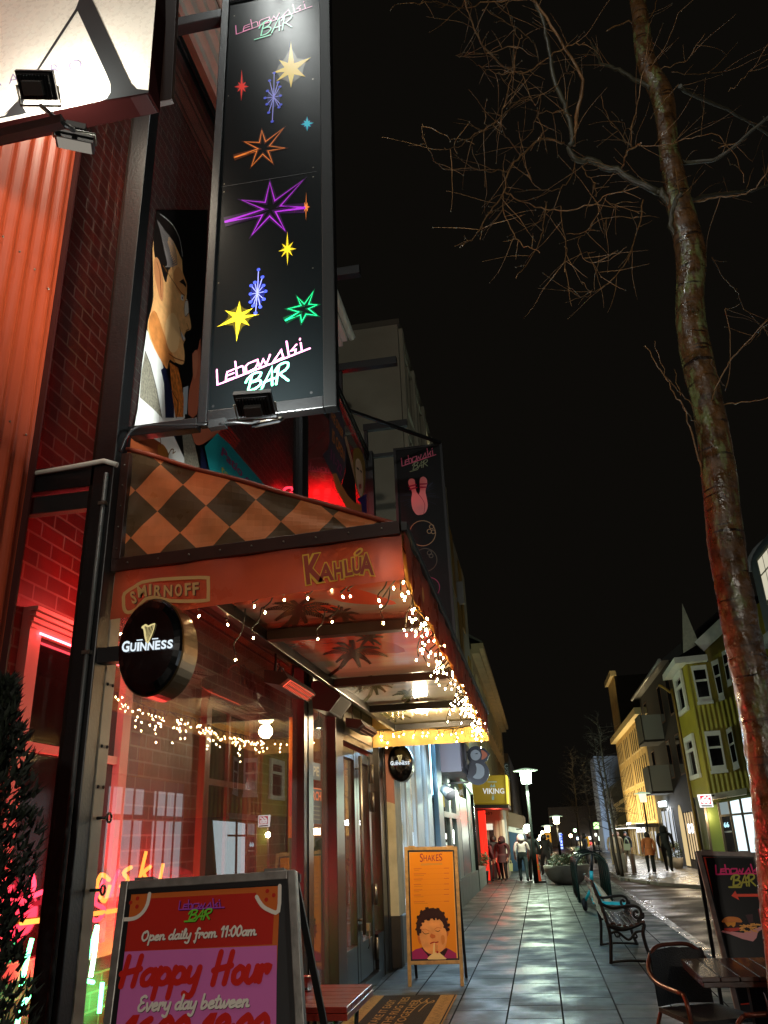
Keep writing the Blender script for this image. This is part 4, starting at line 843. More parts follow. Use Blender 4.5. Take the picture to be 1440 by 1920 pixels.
floodlight(P(72, 158, Y=AY0 - .26), P(128, 120, Y=AY0), 'floodlight tilted up against the white sign board', 15, size=.17, col=(1, .97, .9), arm=P(112, 229, Y=AY0 - .3), glow=60)
floodlight(P(140, 272, Y=AY0 - .1), (-2.2, 3.2, 2.6), 'unlit floodlight hanging below the white sign', .3, size=.17, col=(1, .9, .75), arm=P(118, 232, Y=AY0 - .3), glow=.25)
floodlight((-2.3, 3.05, 6.55), (-2.72, 3.4, 5.2), 'added hidden floodlight behind the white sign, washing the red corrugated wall', 13, size=.17, col=(1, .86, .66), glow=20, arm=(-2.6, 3.05, 6.9))  # added unseen, to brighten the top of the corrugated wall
# floods of the banner
floodlight(P(478, 752, Y=3.5), (-1.3, 3.9, 4.75), 'floodlight on the arm below the banner, lighting its lower end', 60, size=.2, col=(.95, 1, .96), glow=40)
floodlight((-1.75, 2.3, 9.7), (-1.33, 3.92, 6.0), 'added floodlight out of view above, shining down the banner', 60, size=.2, col=(.95, 1, .96), glow=40, arm=(-1.3, 3.9, 7.6))  # added out of view to light the upper part of the banner
floodlight(P(506, 792, Y=3.98), (-1.25, 4.6, 3.2), 'dark floodlight hanging behind the banner arm', .8, size=.18, col=(1, .8, .6), glow=.15)
m = MB(); m.obox(P(390, 802, Y=3.8), (.1, 0, .005), (0, .05, 0), (0, 0, .05), blkm); root_mesh(m, 'junction_box', 'small black junction box under the banner arm', 'junction box', P(390, 802, Y=3.8))
m = MB(); m.tube(smoothpts([P(412, 795, Y=3.8), P(440, 792, Y=3.8), P(470, 794, Y=3.85), P(490, 788, Y=3.9)], 4), .007, blkm, 5); m.tube(smoothpts([P(225, 848, Y=3.75), P(240, 815, Y=3.76), P(262, 800, Y=3.8), P(330, 797, Y=3.82), P(390, 796, Y=3.82)], 4), .008, blkm, 5)
root_mesh(m, 'power_cable', 'black cable looped along the banner arm', 'cable', P(240, 815, Y=3.76))
# ================= oval stout signs
def oval_sign(c, label, bracket_x):
    t = thing('oval_sign', label, 'sign', c, 'lit black oval beer signs'); cx, cy, cz = c
    m = MB(); bl = mat('glossy black sign face', '#050506', .12, coat=.5); rim = mat('dark gold sign rim', '#4a3a1c', .3, .6, nz=(8, .2))
    def ov(r, y, n=40): return [V((cx + .176 * r * math.cos(2 * math.pi * i / n), y, cz + .25 * r * math.sin(2 * math.pi * i / n))) for i in range(n)]
    rings = [(0.001, cy - .03), (.5, cy - .027), (.8, cy - .02), (.95, cy - .008), (1.0, cy + .005)]
    for (r0, y0), (r1, y1) in zip(rings, rings[1:]):
        A_, B_ = ov(r0, y0), ov(r1, y1)
        for i in range(40): j = (i + 1) % 40; m.face([A_[i], B_[i], B_[j], A_[j]][::-1], bl, True)
    m.build('face', t)
    m = MB(); A_, B_, C_, D_ = ov(1.0, cy + .005), ov(1.03, cy + .015), ov(1.03, cy + .19), ov(.97, cy + .2)
    for U, W_ in ((A_, B_), (B_, C_), (C_, D_)):
        for i in range(40): j = (i + 1) % 40; m.face([U[i], W_[i], W_[j], U[j]][::-1], rim, True)
    m.face(D_[::-1], blkm); m.build('rim', t)
    m = MB(); m.box(bracket_x, cx - .17, cy + .06, cy + .14, cz - .05, cz + .03, blkm); m.build('bracket', t)
    wl = lamp_mat('lit white lettering', (.82, .92, 1), 1.0); gld = lamp_mat('lit gold harp', (1, .82, .36), .75)
    # art in local metres on the face
    A = Art((cx, cy - .034, cz), (0, -1, 0), .001, fn=lambda p: V((cx + p[0], cy - .034, cz + p[1])))
    xs = -.136
    for ch, wd, ht in (('G', .042, .058), ('U', .033, .046), ('I', .012, .046), ('N', .036, .046), ('N', .036, .046), ('E', .028, .046), ('S', .03, .046), ('S', .03, .046)):
        y0 = -.03; A.text(ch, [(xs, y0 + ht), (xs + wd, y0 + ht), (xs + wd, y0), (xs, y0)], wl, 2, .035); xs += wd + .0045
    hp = lambda x, y: (x, y + .045)
    A.stroke([hp(-.03, .05), hp(-.02, .035), hp(-.012, .0), hp(-.002, -.028), hp(.006, -.034)], [.012, .01, .009, .009, .007], gld, 2, sm=3)
    A.stroke([hp(-.032, .046), hp(-.016, .058), hp(0, .05), hp(.016, .056), hp(.034, .06)], [.009, .011, .009, .009, .009], gld, 2, sm=3)
    A.stroke([hp(.034, .06), hp(.03, .03), hp(.018, -.008), hp(.006, -.034)], [.007, .006, .006, .006], gld, 2, sm=3)
    for k in range(6): A.stroke([hp(-.02 + k * .009, .05), hp(-.012 + k * .0045, -.012 - k * .003)], .0024, gld, 3)
    for x in (-.055, .03):
        for k in range(4): A.stroke([hp(x + k * .008, -.018), hp(x + k * .008 + .004, -.018)], .006, wl, 2)
    A.mb.build('lettering', t)
    return t
oval_sign((-1.875, 3.74, 2.56), 'large black oval beer sign with a gold harp, on the black corner post', -2.2)
oval_sign((-1.89, 11.8, 2.6), 'small black oval beer sign with a gold harp, beyond the bar door', -2.12)
# ================= printed window murals
XM = -2.186
skin = mat('print orange skin', '#eeb272', .4, nz=(18, .14), spec=.25); skin2 = pk('dark skin shade', '#8f4a22', .4); hairp = pk('dark hair', '#1c1613', .4); greyh = pk('greying hair', '#8a807c', .4); shirt = pk('white shirt', '#d6d8d4', .4)
tweed = mat('printed tweed', '#7d796a', .4, nz=(60, .5)); tie = pk('navy tie', '#161d3a', .4); pat = mat('printed orange pattern', '#c4702c', .4, nz=(30, .6)); bgp = pk('mural black', '#0c0a0a', .3); pinkskin = pk('ruddy skin', '#b8664a', .4); mug = pk('brown mug', '#7a3a1e', .4)
mu = thing('window_mural', 'printed mural of a smiling man in glasses and a tie on the upper glass', 'mural', P(330, 700, X=XM)); A = Art((XM, 5, 5), (1, 0, 0), .0006); Zm = dict(sc=3, off=(0, 400))
A.poly([(880, -20), (1168, -20), (1150, 700), (1108, 1100), (1190, 1240), (1245, 1440), (1200, 1560), (700, 1360), (770, 1100), (800, 850)], bgp, 0, **Zm)
A.poly([(800, 840), (825, 655), (870, 720), (915, 850), (950, 990), (1035, 1010), (1040, 1150), (960, 1215), (1070, 1450), (1100, 1560), (860, 1430), (735, 1310), (775, 1100)], shirt, 1, **Zm)
A.poly([(866, 120), (955, 135), (990, 190), (1022, 262), (1026, 330), (1046, 385), (1050, 450), (1046, 500), (1062, 560), (1075, 640), (1064, 658), (1046, 664), (1036, 688), (1043, 712), (1030, 735), (1036, 775), (1037, 830), (1022, 852), (985, 838), (955, 822), (945, 850), (935, 872), (868, 762), (828, 650), (845, 560), (862, 470), (860, 300)], skin, 2, 2, **Zm)
A.poly([(945, 850), (955, 822), (985, 838), (930, 700), (880, 560), (850, 560), (835, 640), (870, 760), (932, 872)], mat('print neck shade', '#cc8244', .4, nz=(16, .2), spec=.25), 2.5, 3, **Zm)
A.poly([(1005, 300), (1046, 385), (1048, 440), (1030, 470), (990, 420), (975, 340)], pk('temple shade', '#d8955a', .4), 2.6, 3, **Zm)
A.poly([(935, 600), (975, 560), (1010, 640), (1000, 760), (960, 780), (930, 700)], pk('cheek light', '#f6c88c', .4), 2.6, 3, **Zm)
A.poly([(882, -10), (905, 10), (965, 60), (1008, 140), (1026, 250), (1018, 252), (985, 180), (955, 130), (942, 160), (965, 250), (975, 285), (948, 320), (935, 385), (922, 372), (905, 300), (890, 262), (870, 250), (862, 140)], hairp, 3, 2, **Zm)
for k in range(16): A.stroke([(884 + k * 6, 40 + k * 8), (905 + k * 6, 120 + k * 11), (945 - k * 1, 300)], .008, greyh, 4, sm=2, **Zm)
A.stroke([(900, 5), (965, 60), (1008, 140), (1026, 245)], .006, pk('line white', '#c9c4bc', .4), 4, sm=2, **Zm)
A.poly([(868, 258), (884, 250), (905, 300), (918, 395), (914, 490), (898, 480), (880, 410), (866, 330)], pk('ear', '#d08a58', .4), 4, 3, **Zm)
A.stroke([(880, 275), (896, 330), (900, 400), (904, 470)], .009, skin2, 5, sm=2, **Zm)
A.poly([(1006, 385), (1030, 368), (1046, 400), (1045, 418), (1028, 398)], hairp, 4, **Zm)
A.stroke([(915, 295), (960, 365), (1012, 440), (1035, 462)], .008, pk('spectacle gold', '#7a4a1a', .3), 5, sm=2, **Zm)
A.poly([(1040, 490), (1056, 492), (1060, 560), (1042, 582), (1034, 540)], pk('spectacle glass', '#e8e0d0', .2), 4, 3, **Zm); A.stroke([(1040, 490), (1056, 492), (1060, 560), (1042, 582), (1034, 540)], .006, skin2, 5, True, **Zm)
A.poly([(1018, 455), (1030, 462), (1030, 492), (1016, 485)], shirt, 4, **Zm); A.disc((1024, 476), .01, hairp, 5, **Zm)
A.poly([(1012, 655), (1030, 690), (1040, 702), (1032, 724), (1018, 700)], shirt, 4, **Zm); A.stroke([(1008, 640), (1020, 690), (1034, 728)], .007, skin2, 5, **Zm); A.stroke([(1048, 620), (1060, 652), (1044, 660)], .007, skin2, 5, **Zm)
A.stroke([(1035, 832), (985, 815), (948, 790)], .008, skin2, 4, sm=2, **Zm)
A.poly([(815, 775), (845, 850), (880, 990), (910, 1150), (860, 1100), (785, 1035), (795, 900)], tweed, 2, **Zm); A.stroke([(815, 775), (845, 850), (880, 990), (910, 1150)], .008, hairp, 3, **Zm)
A.poly([(905, 880), (930, 862), (955, 960), (978, 1060), (978, 1150), (930, 1150), (922, 960)], tie, 2, **Zm); A.poly([(960, 1215), (990, 1200), (990, 1280)], tie, 2, **Zm)
A.poly([(952, 838), (1000, 868), (1020, 960), (1032, 1040), (1030, 1145), (985, 1145), (965, 1000)], pat, 3, **Zm)
A.stroke([(950, 840), (965, 1000), (1000, 1060), (990, 1150)], .008, hairp, 4, sm=2, **Zm)
A.poly([(1080, 790), (1112, 765), (1128, 700), (1125, 900), (1108, 1130), (1058, 1130), (1064, 990), (1085, 910)], pinkskin, 2, 2, **Zm); A.poly([(1085, 790), (1108, 772), (1114, 850), (1096, 930), (1084, 900)], pk('ruddy ear', '#c4785a', .4), 3, 3, **Zm)
A.poly([(1030, 980), (1058, 970), (1050, 1130), (1030, 1130)], pk('pale blue collar', '#a9b6c0', .4), 2, **Zm)
A.poly([(735, 1260), (800, 1230), (900, 1290), (905, 1385), (860, 1430), (730, 1330)], mug, 3, **Zm); A.poly([(885, 1310), (915, 1300), (945, 1350), (940, 1395), (900, 1395)], pk('carved pumpkin', '#8f5a20', .4), 4, 3, **Zm); A.stroke([(890, 1240), (902, 1280), (898, 1310)], .01, mug, 4, sm=3, **Zm); A.stroke([(940, 1370), (960, 1330), (975, 1330), (970, 1350), (985, 1340)], .008, pk('pumpkin vine', '#6a4a18', .4), 4, sm=3, **Zm)
A.poly([(1020, 1195), (1060, 1210), (1095, 1300), (1125, 1450), (1110, 1540), (1040, 1450)], tweed, 3, **Zm)
A.poly([(1075, 1190), (1160, 1200), (1235, 1212), (1225, 1240), (1160, 1285), (1118, 1305), (1090, 1285)], pinkskin, 4, 2, **Zm)
A.poly([(1125, 1310), (1150, 1340), (1170, 1480), (1130, 1470)], tie, 3, **Zm)
A.build('printed_face', mu)
teal = thing('hanging_board', 'teal notice board with magenta and yellow words behind the checked awning', 'notice board', P(440, 880, X=XM + .02))
A = Art((XM + .02, 5, 4.5), (1, 0, 0), .0015); Z4 = dict(sc=4, off=(380, 620)); tl = pk('teal', '#1c8f93', .4)
A.poly([(15, 870), (110, 768), (200, 850), (480, 1175), (560, 1290), (300, 1300), (70, 1130)], tl, 0, **Z4); A.text('Patio open', [(148, 872), (462, 1215), (445, 1290), (132, 950)], pk('magenta', '#8f1c5a'), 1, .02, **Z4); A.text('temp', [(140, 1010), (275, 1150), (262, 1220), (132, 1075)], pk('mustard', '#b8a03a'), 1, .02, **Z4)
A.build('printed_face', teal)
wm = thing('window_mural', 'printed mural of a blonde woman beside a grey speech balloon on the upper glass', 'mural', P(640, 880, X=XM)); A = Art((XM, 10, 5.5), (1, 0, 0), .002)
A.poly([(945, 400), (1020, 540), (1062, 700), (1076, 880), (1074, 1000), (1060, 1090), (1034, 1152), (1000, 1100), (972, 1078), (930, 1000), (898, 930), (940, 890), (950, 800)], pk('speech grey', '#4a4048', .4), 1, **Z4)
A.poly([(1078, 850), (1140, 1080), (1152, 1300), (1110, 1270), (1040, 1160), (1070, 1060)], bgp, 1, **Z4)
for s_, q in (('THE DINER', [(960, 575), (1055, 760), (1050, 810), (955, 650)]), ('IS OPEN', [(972, 730), (1062, 905), (1060, 985), (970, 830)]), ('11-22', [(960, 880), (1045, 1020), (1040, 1095), (958, 965)])):
    A.text(s_, q, pk('notice orange', '#d0762e') if s_ != '11-22' else pk('magenta', '#8f1c5a'), 2, .02, **Z4)
A.poly([(970, 1075), (1000, 1068), (1035, 1150), (1085, 1235), (1140, 1292), (1190, 1302), (1200, 1396), (1100, 1365), (1055, 1290), (1000, 1190)], pk('arm orange', '#c9763a', .4), 2, **Z4)
A.poly([(1060, 800), (1075, 790), (1150, 1080), (1160, 1230), (1140, 1120)], pk('arm pale', '#b88a6a', .4), 2, **Z4)
A.poly([(1128, 900), (1150, 880), (1180, 890), (1215, 990), (1216, 1130), (1206, 1220), (1186, 1262), (1160, 1200), (1140, 1100), (1126, 980)], pk('blonde hair', '#8a6a2c', .4), 3, 2, **Z4)
A.poly([(1142, 980), (1165, 960), (1190, 1010), (1200, 1120), (1196, 1220), (1180, 1250), (1160, 1200), (1146, 1100)], pk('pale face', '#d8b090', .4), 4, 2, **Z4)
for q in ([(1152, 1030), (1166, 1040)], [(1178, 1050), (1190, 1062)]): A.stroke(q, .03, hairp, 5, **Z4)
A.poly([(1168, 1155), (1184, 1150), (1186, 1180), (1172, 1190)], pk('lip red', '#a02018'), 5, 2, **Z4)
A.poly([(1152, 1262), (1226, 1225), (1228, 1400), (1196, 1394), (1188, 1304)], pk('violet dress', '#2a1c66', .4), 3, **Z4)
A.build('printed_face', wm)
# ================= pavement boards (A-frames)
galv = mat('galvanised steel frame', '#8d8a84', .42, .7, nz=(18, .25), bump=(30, .2)); wood_f = mat('wet pale timber frame', '#b08a52', .4, nz=(20, .25)); rub = mat('black gasket', '#0f0f10', .4)
def a_frame(name, label, O, N, TL, TR, bot, fw, fm, back, panel_z, low_rail=None, gasket=.02, depth=.03, legw=.03):
    """board leaning in the plane (O, N): corners by photo pixel; legs run down to the pavement"""
    O, N = V(O), V(N).normalized(); tl, tr = PP(*TL, O, N), PP(*TR, O, N); bl, br = PP(*bot[0], O, N), PP(*bot[1], O, N)
    dl = (bl - tl).normalized(); dr = (br - tr).normalized(); bl = tl + dl * (tl.z / -dl.z); br = tr + dr * (tr.z / -dr.z)
    t = thing(name, label, 'pavement sign', (bl + br) / 2, None)
    zl = lambda z: tl.lerp(bl, (tl.z - z) / tl.z); zr = lambda z: tr.lerp(br, (tr.z - z) / tr.z)
    u = (tr - tl).normalized(); pz = panel_z
    m = MB()
    for a, b in ((tl, bl), (tr - u * fw, br - u * fw)): m.obox(a - N * depth, b - a, u * fw, N * depth, fm)
    m.obox(tl + u * fw - N * depth, (tr - tl) - u * 2 * fw, dl * fw, N * (depth - .002), fm)
    a, b = zl(pz), zr(pz); m.obox(a + u * fw - N * depth, (b - a) - u * 2 * fw, dl * fw, N * (depth - .002), fm)
    m.build('front_frame', t, .003)
    m = MB(); q = [tl + u * fw + dl * fw, tr - u * fw + dr * fw, zr(pz) - u * fw, zl(pz) + u * fw]
    m.slab([p - N * .012 for p in q], -N * .008, mat('dark board back', '#1a1a1b', .6)); m.build('panel', t)
    # gasket
    m = MB(); c0 = [p - N * .0 for p in q]
    ctr = sum(c0, V()) / 4; g = gasket
    qi = [q[0] + u * g + dl * g, q[1] - u * g + dr * g, q[2] - u * g - dr * g, q[3] + u * g - dl * g]
    for i in range(4): m.face([q[i] - N * .004, q[(i + 1) % 4] - N * .004, qi[(i + 1) % 4] - N * .004, qi[i] - N * .004][::-1], rub)
    m.build('gasket', t)
    hb_ = V((0, 1, 0)) * back
    m = MB()
    for s_, (a, b) in (('l', (tl, bl)), ('r', (tr - u * fw, br - u * fw))): m.obox(a - N * (depth + .004), (b + hb_) - a, u * fw * .8, -N * .02, blkm)
    m.obox(tl - N * (depth + .03), u * ((tr - tl).length), -N * .02, dl * .03, blkm)
    m.build('rear_frame', t)
    for a in (tl + u * .05, tr - u * .13):
        m = MB(); m.obox(a - N * .02 + V((0, 0, .001)), u * .08, -N * .05, V((0, 0, .012)), fm); m.build('hinge', t)
    return t, qi
# happy hour board
N1 = V((0, -1.49, .36)).normalized(); O1 = V((-1.2, 3.1, 1.0))
hh, _q = a_frame('pavement_sign', 'galvanised pavement board with a red and pink happy hour poster, nearest the camera', O1, N1, (226, 1652), (553, 1630), ((192, 1920), (570, 1920)), .032, galv, .8, .12, gasket=.019, depth=.04)
A = Art(O1 - N1 * .008, N1, .001); Zh = dict(sc=3.6, off=(180, 1640))
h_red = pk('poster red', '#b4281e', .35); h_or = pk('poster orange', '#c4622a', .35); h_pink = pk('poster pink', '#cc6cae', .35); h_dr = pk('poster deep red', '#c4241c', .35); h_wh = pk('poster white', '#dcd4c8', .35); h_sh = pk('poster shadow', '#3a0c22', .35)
A.poly([(205, 135), (1242, 76), (1200, 1200), (60, 1200)], h_or, 0, **Zh); A.poly([(232, 168), (1210, 115), (1190, 470), (195, 520)], h_red, 1, **Zh); A.poly([(150, 522), (1222, 478), (1215, 1300), (40, 1300)], h_pink, 2, **Zh)
for pts, dots in (([(208, 138), (364, 130), (350, 200), (316, 258), (262, 296), (190, 303)], [(284, 162), (238, 190), (280, 217)]), ([(1076, 86), (1242, 76), (1233, 246), (1170, 240), (1120, 206), (1086, 150)], [(1159, 112), (1202, 140), (1152, 170)])):
    A.stroke(pts[1:6], .014, h_wh, 4, sm=3, **Zh); A.poly(pts, h_or, 3, **Zh)
    for d in dots: A.disc(d, .0075, h_red, 5, **Zh)
pl = pk('poster lilac', '#a34ab0'); plg = pk('poster lime', '#6fbf3c'); dk_ = pk('logo shadow', '#3a0a3a')
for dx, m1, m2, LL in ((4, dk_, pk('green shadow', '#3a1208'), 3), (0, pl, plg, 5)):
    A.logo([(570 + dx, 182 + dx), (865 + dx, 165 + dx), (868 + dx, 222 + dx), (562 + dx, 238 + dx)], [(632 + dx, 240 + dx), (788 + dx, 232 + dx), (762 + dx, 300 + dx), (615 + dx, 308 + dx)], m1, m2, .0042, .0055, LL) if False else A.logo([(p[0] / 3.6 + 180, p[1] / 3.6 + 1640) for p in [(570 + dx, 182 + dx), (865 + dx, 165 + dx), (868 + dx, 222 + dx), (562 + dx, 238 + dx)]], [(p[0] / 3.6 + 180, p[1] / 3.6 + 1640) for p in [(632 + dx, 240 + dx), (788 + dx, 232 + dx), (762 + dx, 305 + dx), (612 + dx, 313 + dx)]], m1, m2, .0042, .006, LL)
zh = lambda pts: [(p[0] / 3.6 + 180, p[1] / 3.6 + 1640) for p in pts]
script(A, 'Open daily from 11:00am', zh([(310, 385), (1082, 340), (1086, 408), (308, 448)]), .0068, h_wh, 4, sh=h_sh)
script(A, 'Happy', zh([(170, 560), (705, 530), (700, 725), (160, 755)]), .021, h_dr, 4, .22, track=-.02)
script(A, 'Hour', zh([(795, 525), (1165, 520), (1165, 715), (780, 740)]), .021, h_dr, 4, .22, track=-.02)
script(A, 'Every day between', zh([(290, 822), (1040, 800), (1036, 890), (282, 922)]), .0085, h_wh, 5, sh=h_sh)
script(A, '16:00-19:00', zh([(190, 975), (1160, 950), (1140, 1130), (160, 1160)]), .024, h_dr, 4, .22)
A.build('poster', hh)
# shakes board
N2_ = V((0, -1.48, .2)).normalized(); O2 = V((-1.35, 10.42, 0))
sk, _q = a_frame('pavement_sign', 'timber framed pavement board with an orange shakes menu poster, by the bar door', O2, N2_, (758, 1588), (857, 1587), ((765, 1848), (870, 1845)), .04, wood_f, .55, .26, gasket=.018)
A = Art(O2 - N2_ * .008, N2_, .0015); Zs = dict(sc=6.62, off=(740, 1570))
s_pe = pk('poster peach', '#f2b368', .4); s_or = pk('poster amber', '#e58a12', .4); s_mag = pk('poster maroon', '#8a1c3a', .4); s_hair = pk('poster hair', '#2a100a', .4); s_sk = mat('print poster skin', '#eaa05c', .4, nz=(9, .16), spec=.25); s_sk2 = pk('poster skin shade', '#c9682c', .4); s_ct = pk('poster shirt', '#9a2460', .4); s_cr = pk('poster cream', '#f0d290', .4); s_lip = pk('poster lip', '#a82a18', .4)
A.poly([(160, 162), (738, 152), (800, 1545), (175, 1550)], s_pe, 0, **Zs); A.poly([(186, 190), (716, 180), (772, 1512), (200, 1516)], s_or, 1, **Zs)
for ch, q in zip('SHAKES', [[(312, 203), (352, 200), (352, 305), (314, 308)], [(358, 222), (400, 220), (402, 296), (360, 298)], [(410, 220), (452, 218), (458, 296), (408, 297)], [(460, 217), (502, 215), (506, 294), (464, 296)], [(512, 214), (542, 212), (546, 292), (516, 294)], [(548, 204), (588, 200), (592, 290), (552, 293)]]): A.text(ch, q, s_mag, 2, .0, **Zs)
for y in (330, 343): A.stroke([(325, y + 2), (590, y - 8)], .004, pk('poster grey', '#9a8a5a'), 2, **Zs)
for y, wd, w2 in ((392, 92, 60), (455, 145, 120), (520, 105, 88), (588, 85, 100), (655, 100, 60), (718, 85, 115), (802, 130, 170)):
    A.stroke([(240, y), (240 + wd, y - 3)], .0085, s_sk2, 2, **Zs); A.stroke([(245 + wd, y + 2), (612, y - 7)], .0016, s_sk2, 2, **Zs); A.stroke([(615, y - 8), (672, y - 10)], .0085, s_sk2, 2, **Zs); A.stroke([(243, y + 22), (243 + w2, y + 19)], .004, pk('poster umber', '#b8701c'), 2, **Zs)
A.poly([(200, 1516), (205, 1430), (260, 1390), (330, 1370), (400, 1420), (470, 1440), (560, 1420), (640, 1370), (700, 1400), (765, 1440), (772, 1512)], s_ct, 2, **Zs)
A.poly([(330, 1370), (345, 1364), (420, 1450), (520, 1460), (640, 1375), (660, 1390), (620, 1470), (420, 1480)], s_hair, 2.5, **Zs)
A.poly([(300, 1190), (318, 1120), (340, 1040), (430, 1010), (520, 1000), (590, 1050), (632, 1140), (650, 1230), (640, 1330), (600, 1400), (520, 1448), (430, 1440), (362, 1390), (330, 1310)], s_sk, 3, 3, **Zs)
A.poly([(285, 1230), (310, 1210), (325, 1310), (318, 1330), (295, 1290)], s_sk2, 2.8, 3, **Zs); A.poly([(645, 1170), (664, 1160), (668, 1200), (650, 1230)], s_sk2, 2.8, 3, **Zs)
hr = [(282, 1215), (268, 1130), (272, 1060), (295, 985), (330, 920), (400, 885), (470, 876), (540, 890), (600, 930), (640, 1010), (665, 1090), (660, 1140), (650, 1180), (620, 1120), (590, 1050), (540, 1000), (490, 1005), (420, 1015), (350, 1035), (325, 1090), (312, 1160), (310, 1225)]
A.poly(hr, s_hair, 4, **Zs)
rn3 = random.Random(5)
for k in range(70):
    i = rn3.randrange(len(hr)); x, y = hr[i]; x += rn3.uniform(-12, 12); y += rn3.uniform(-8, 14)
    if y < 1180: A.disc((x, y), rn3.uniform(.01, .017), s_hair, 4.2, 8, **Zs)
for q in ([(345, 1170), (380, 1200), (425, 1190)], [(510, 1160), (540, 1168), (562, 1155)]): A.stroke(q, .006, s_hair, 5, sm=3, **Zs)
for q in ([(340, 1150), (380, 1140), (430, 1165)], [(495, 1145), (530, 1120), (580, 1128)]): A.stroke(q, .005, s_sk2, 5, sm=3, **Zs)
A.poly([(438, 1232), (455, 1195), (478, 1205), (500, 1215), (505, 1240), (470, 1256)], s_sk2, 5, 3, **Zs); A.stroke([(446, 1318), (480, 1302), (510, 1306), (540, 1298)], .013, s_lip, 5, sm=2, **Zs)
A.poly([(575, 1230), (615, 1220), (622, 1300), (590, 1330)], pk('poster cheek', '#d9853e', .4), 4.5, 3, **Zs)
A.poly([(420, 1515), (418, 1490), (450, 1460), (480, 1440), (540, 1425), (580, 1450), (625, 1490), (634, 1513)], s_cr, 6, 2, **Zs); A.poly([(474, 1440), (482, 1320), (502, 1305), (500, 1440)], s_cr, 6.5, **Zs); A.stroke([(512, 1330), (514, 1420)], .008, s_sk2, 6.5, **Zs); A.stroke([(526, 1420), (528, 1340)], .003, s_hair, 6.5, **Zs); A.disc((532, 1424), .013, s_lip, 7, **Zs)
A.build('poster', sk)
# burger board on the kerb side
N3 = V((.1, -1.4, .33)).normalized(); O3 = V((1.3, 7.42, 1.4))
bs, _q = a_frame('pavement_sign', 'pavement board with a burger poster and an orange arrow, half behind the tree trunk', O3, N3, (1305, 1595), (1420, 1598), ((1386, 1920), (1500, 1915)), .035, mat('worn grey board frame', '#7c746c', .45, nz=(14, .3)), .75, .12, gasket=.012)
A = Art(O3 - N3 * .006, N3, .001); Zb = dict(sc=5.333, off=(1180, 1560))
b_or = pk('board vermilion', '#d9442a', .4); b_bk = pk('board black', '#0a0808', .3); b_pk = pk('board pink', '#c9286a'); b_ol = pk('board olive', '#9a9a3a')
A.poly([(736, 236), (1330, 228), (1560, 1690), (1056, 1735)], b_or, 0, **Zb); A.poly([(760, 256), (1310, 250), (1540, 1670), (1066, 1722)], b_bk, 1, **Zb)
A.logo(zq([(862, 338), (1330, 332), (1350, 415), (868, 424)], Zb), zq([(1005, 430), (1245, 425), (1255, 545), (1010, 545)], Zb), b_pk, b_ol, .011, .013)
A.poly([(1020, 638), (1058, 588), (1072, 620), (1500, 618), (1500, 646), (1084, 648), (1098, 682)], b_or, 3, **Zb)
bun = pk('bun', '#c4742a', .45); chs = pk('cheese', '#d08a20', .45); ptt = pk('patty', '#2e120a', .5); fry = pk('chips', '#d99a4a', .5); ppr = pk('paper', '#c48a8a', .5); tom = pk('tomato', '#b02c1c', .4)
A.poly([(930, 905), (935, 875), (975, 850), (1040, 848), (1095, 860), (1122, 885), (1120, 905), (1030, 900)], bun, 3, 3, **Zb); A.poly([(935, 905), (1118, 905), (1112, 950), (1040, 962), (950, 960)], ptt, 4, **Zb); A.poly([(955, 905), (1062, 902), (1058, 935), (1040, 955), (1015, 930), (985, 948), (965, 925)], chs, 5, **Zb); A.poly([(945, 965), (1110, 955), (1105, 985), (1000, 1000), (950, 985)], tom, 4, **Zb)
A.poly([(930, 985), (1140, 1010), (1280, 960), (1360, 925), (1345, 960), (1285, 1000), (1270, 1060), (1235, 1095), (1130, 1070), (1000, 1020), (915, 1000)], ppr, 3, **Zb)
rn3 = random.Random(9)
for k in range(26): x = rn3.uniform(1100, 1290); y = rn3.uniform(930, 1005) - (x - 1100) * .08; an = rn3.uniform(-.7, .5); l = rn3.uniform(30, 70); A.stroke([(x, y), (x + l * math.cos(an), y - l * .6 * math.sin(an))], .006, fry, 5 + k * .05, **Zb)
A.poly([(1285, 770), (1330, 760), (1350, 900), (1315, 915)], pk('sauce bottle', '#8a1410', .4), 3, **Zb); A.poly([(1160, 830), (1230, 820), (1240, 900), (1200, 920)], pk('dark shirt', '#3a1f22', .5), 2, **Zb)
A.text('guest', [(1245, 1462), (1420, 1455), (1425, 1490), (1252, 1500)], pk('board red', '#c42a1c'), 3, .02, **Zb); A.text('from 9.00', [(1250, 1525), (1430, 1515), (1432, 1548), (1254, 1556)], pk('board white', '#c9b8b0'), 3, 0, **Zb)
A.build('poster', bs)
# ================= street furniture near the bar
woodr = mat('red stained table slats', '#8e2f24', .28, nz=(14, .25), bump=(30, .15), coat=.3); castb = mat('black cast iron', '#0a0a0b', .45, bump=(50, .2), spec=.3); wdark = mat('dark wet slats', '#3d2b24', .25, nz=(12, .3), coat=.35)
t = thing('cafe_table', 'red slatted cafe table beside the happy hour board', 'table', (-1.4, 5.33, 0))
m = MB()
for k in range(6): m.box(-1.86, -1.155, 4.965 + k * .122, 5.082 + k * .122, .715, .745, woodr)
m.box(-1.86, -1.15, 4.955, 5.70, .68, .713, woodr); m.build('tabletop', t, .003)
for sx in (-1.78, -1.24):
    m = MB(); m.tube(smoothpts([(sx, 5.05, .68), (sx, 5.12, .4), (sx, 5.5, .2), (sx, 5.62, 0)], 5), .014, castb, 6); m.tube(smoothpts([(sx, 5.62, .68), (sx, 5.5, .4), (sx, 5.15, .2), (sx, 5.04, 0)], 5), .014, castb, 6); m.build('leg', t)
m = MB(); m.tube([(-1.78, 5.33, .3), (-1.24, 5.33, .3)], .01, castb, 6); m.build('stretcher', t)
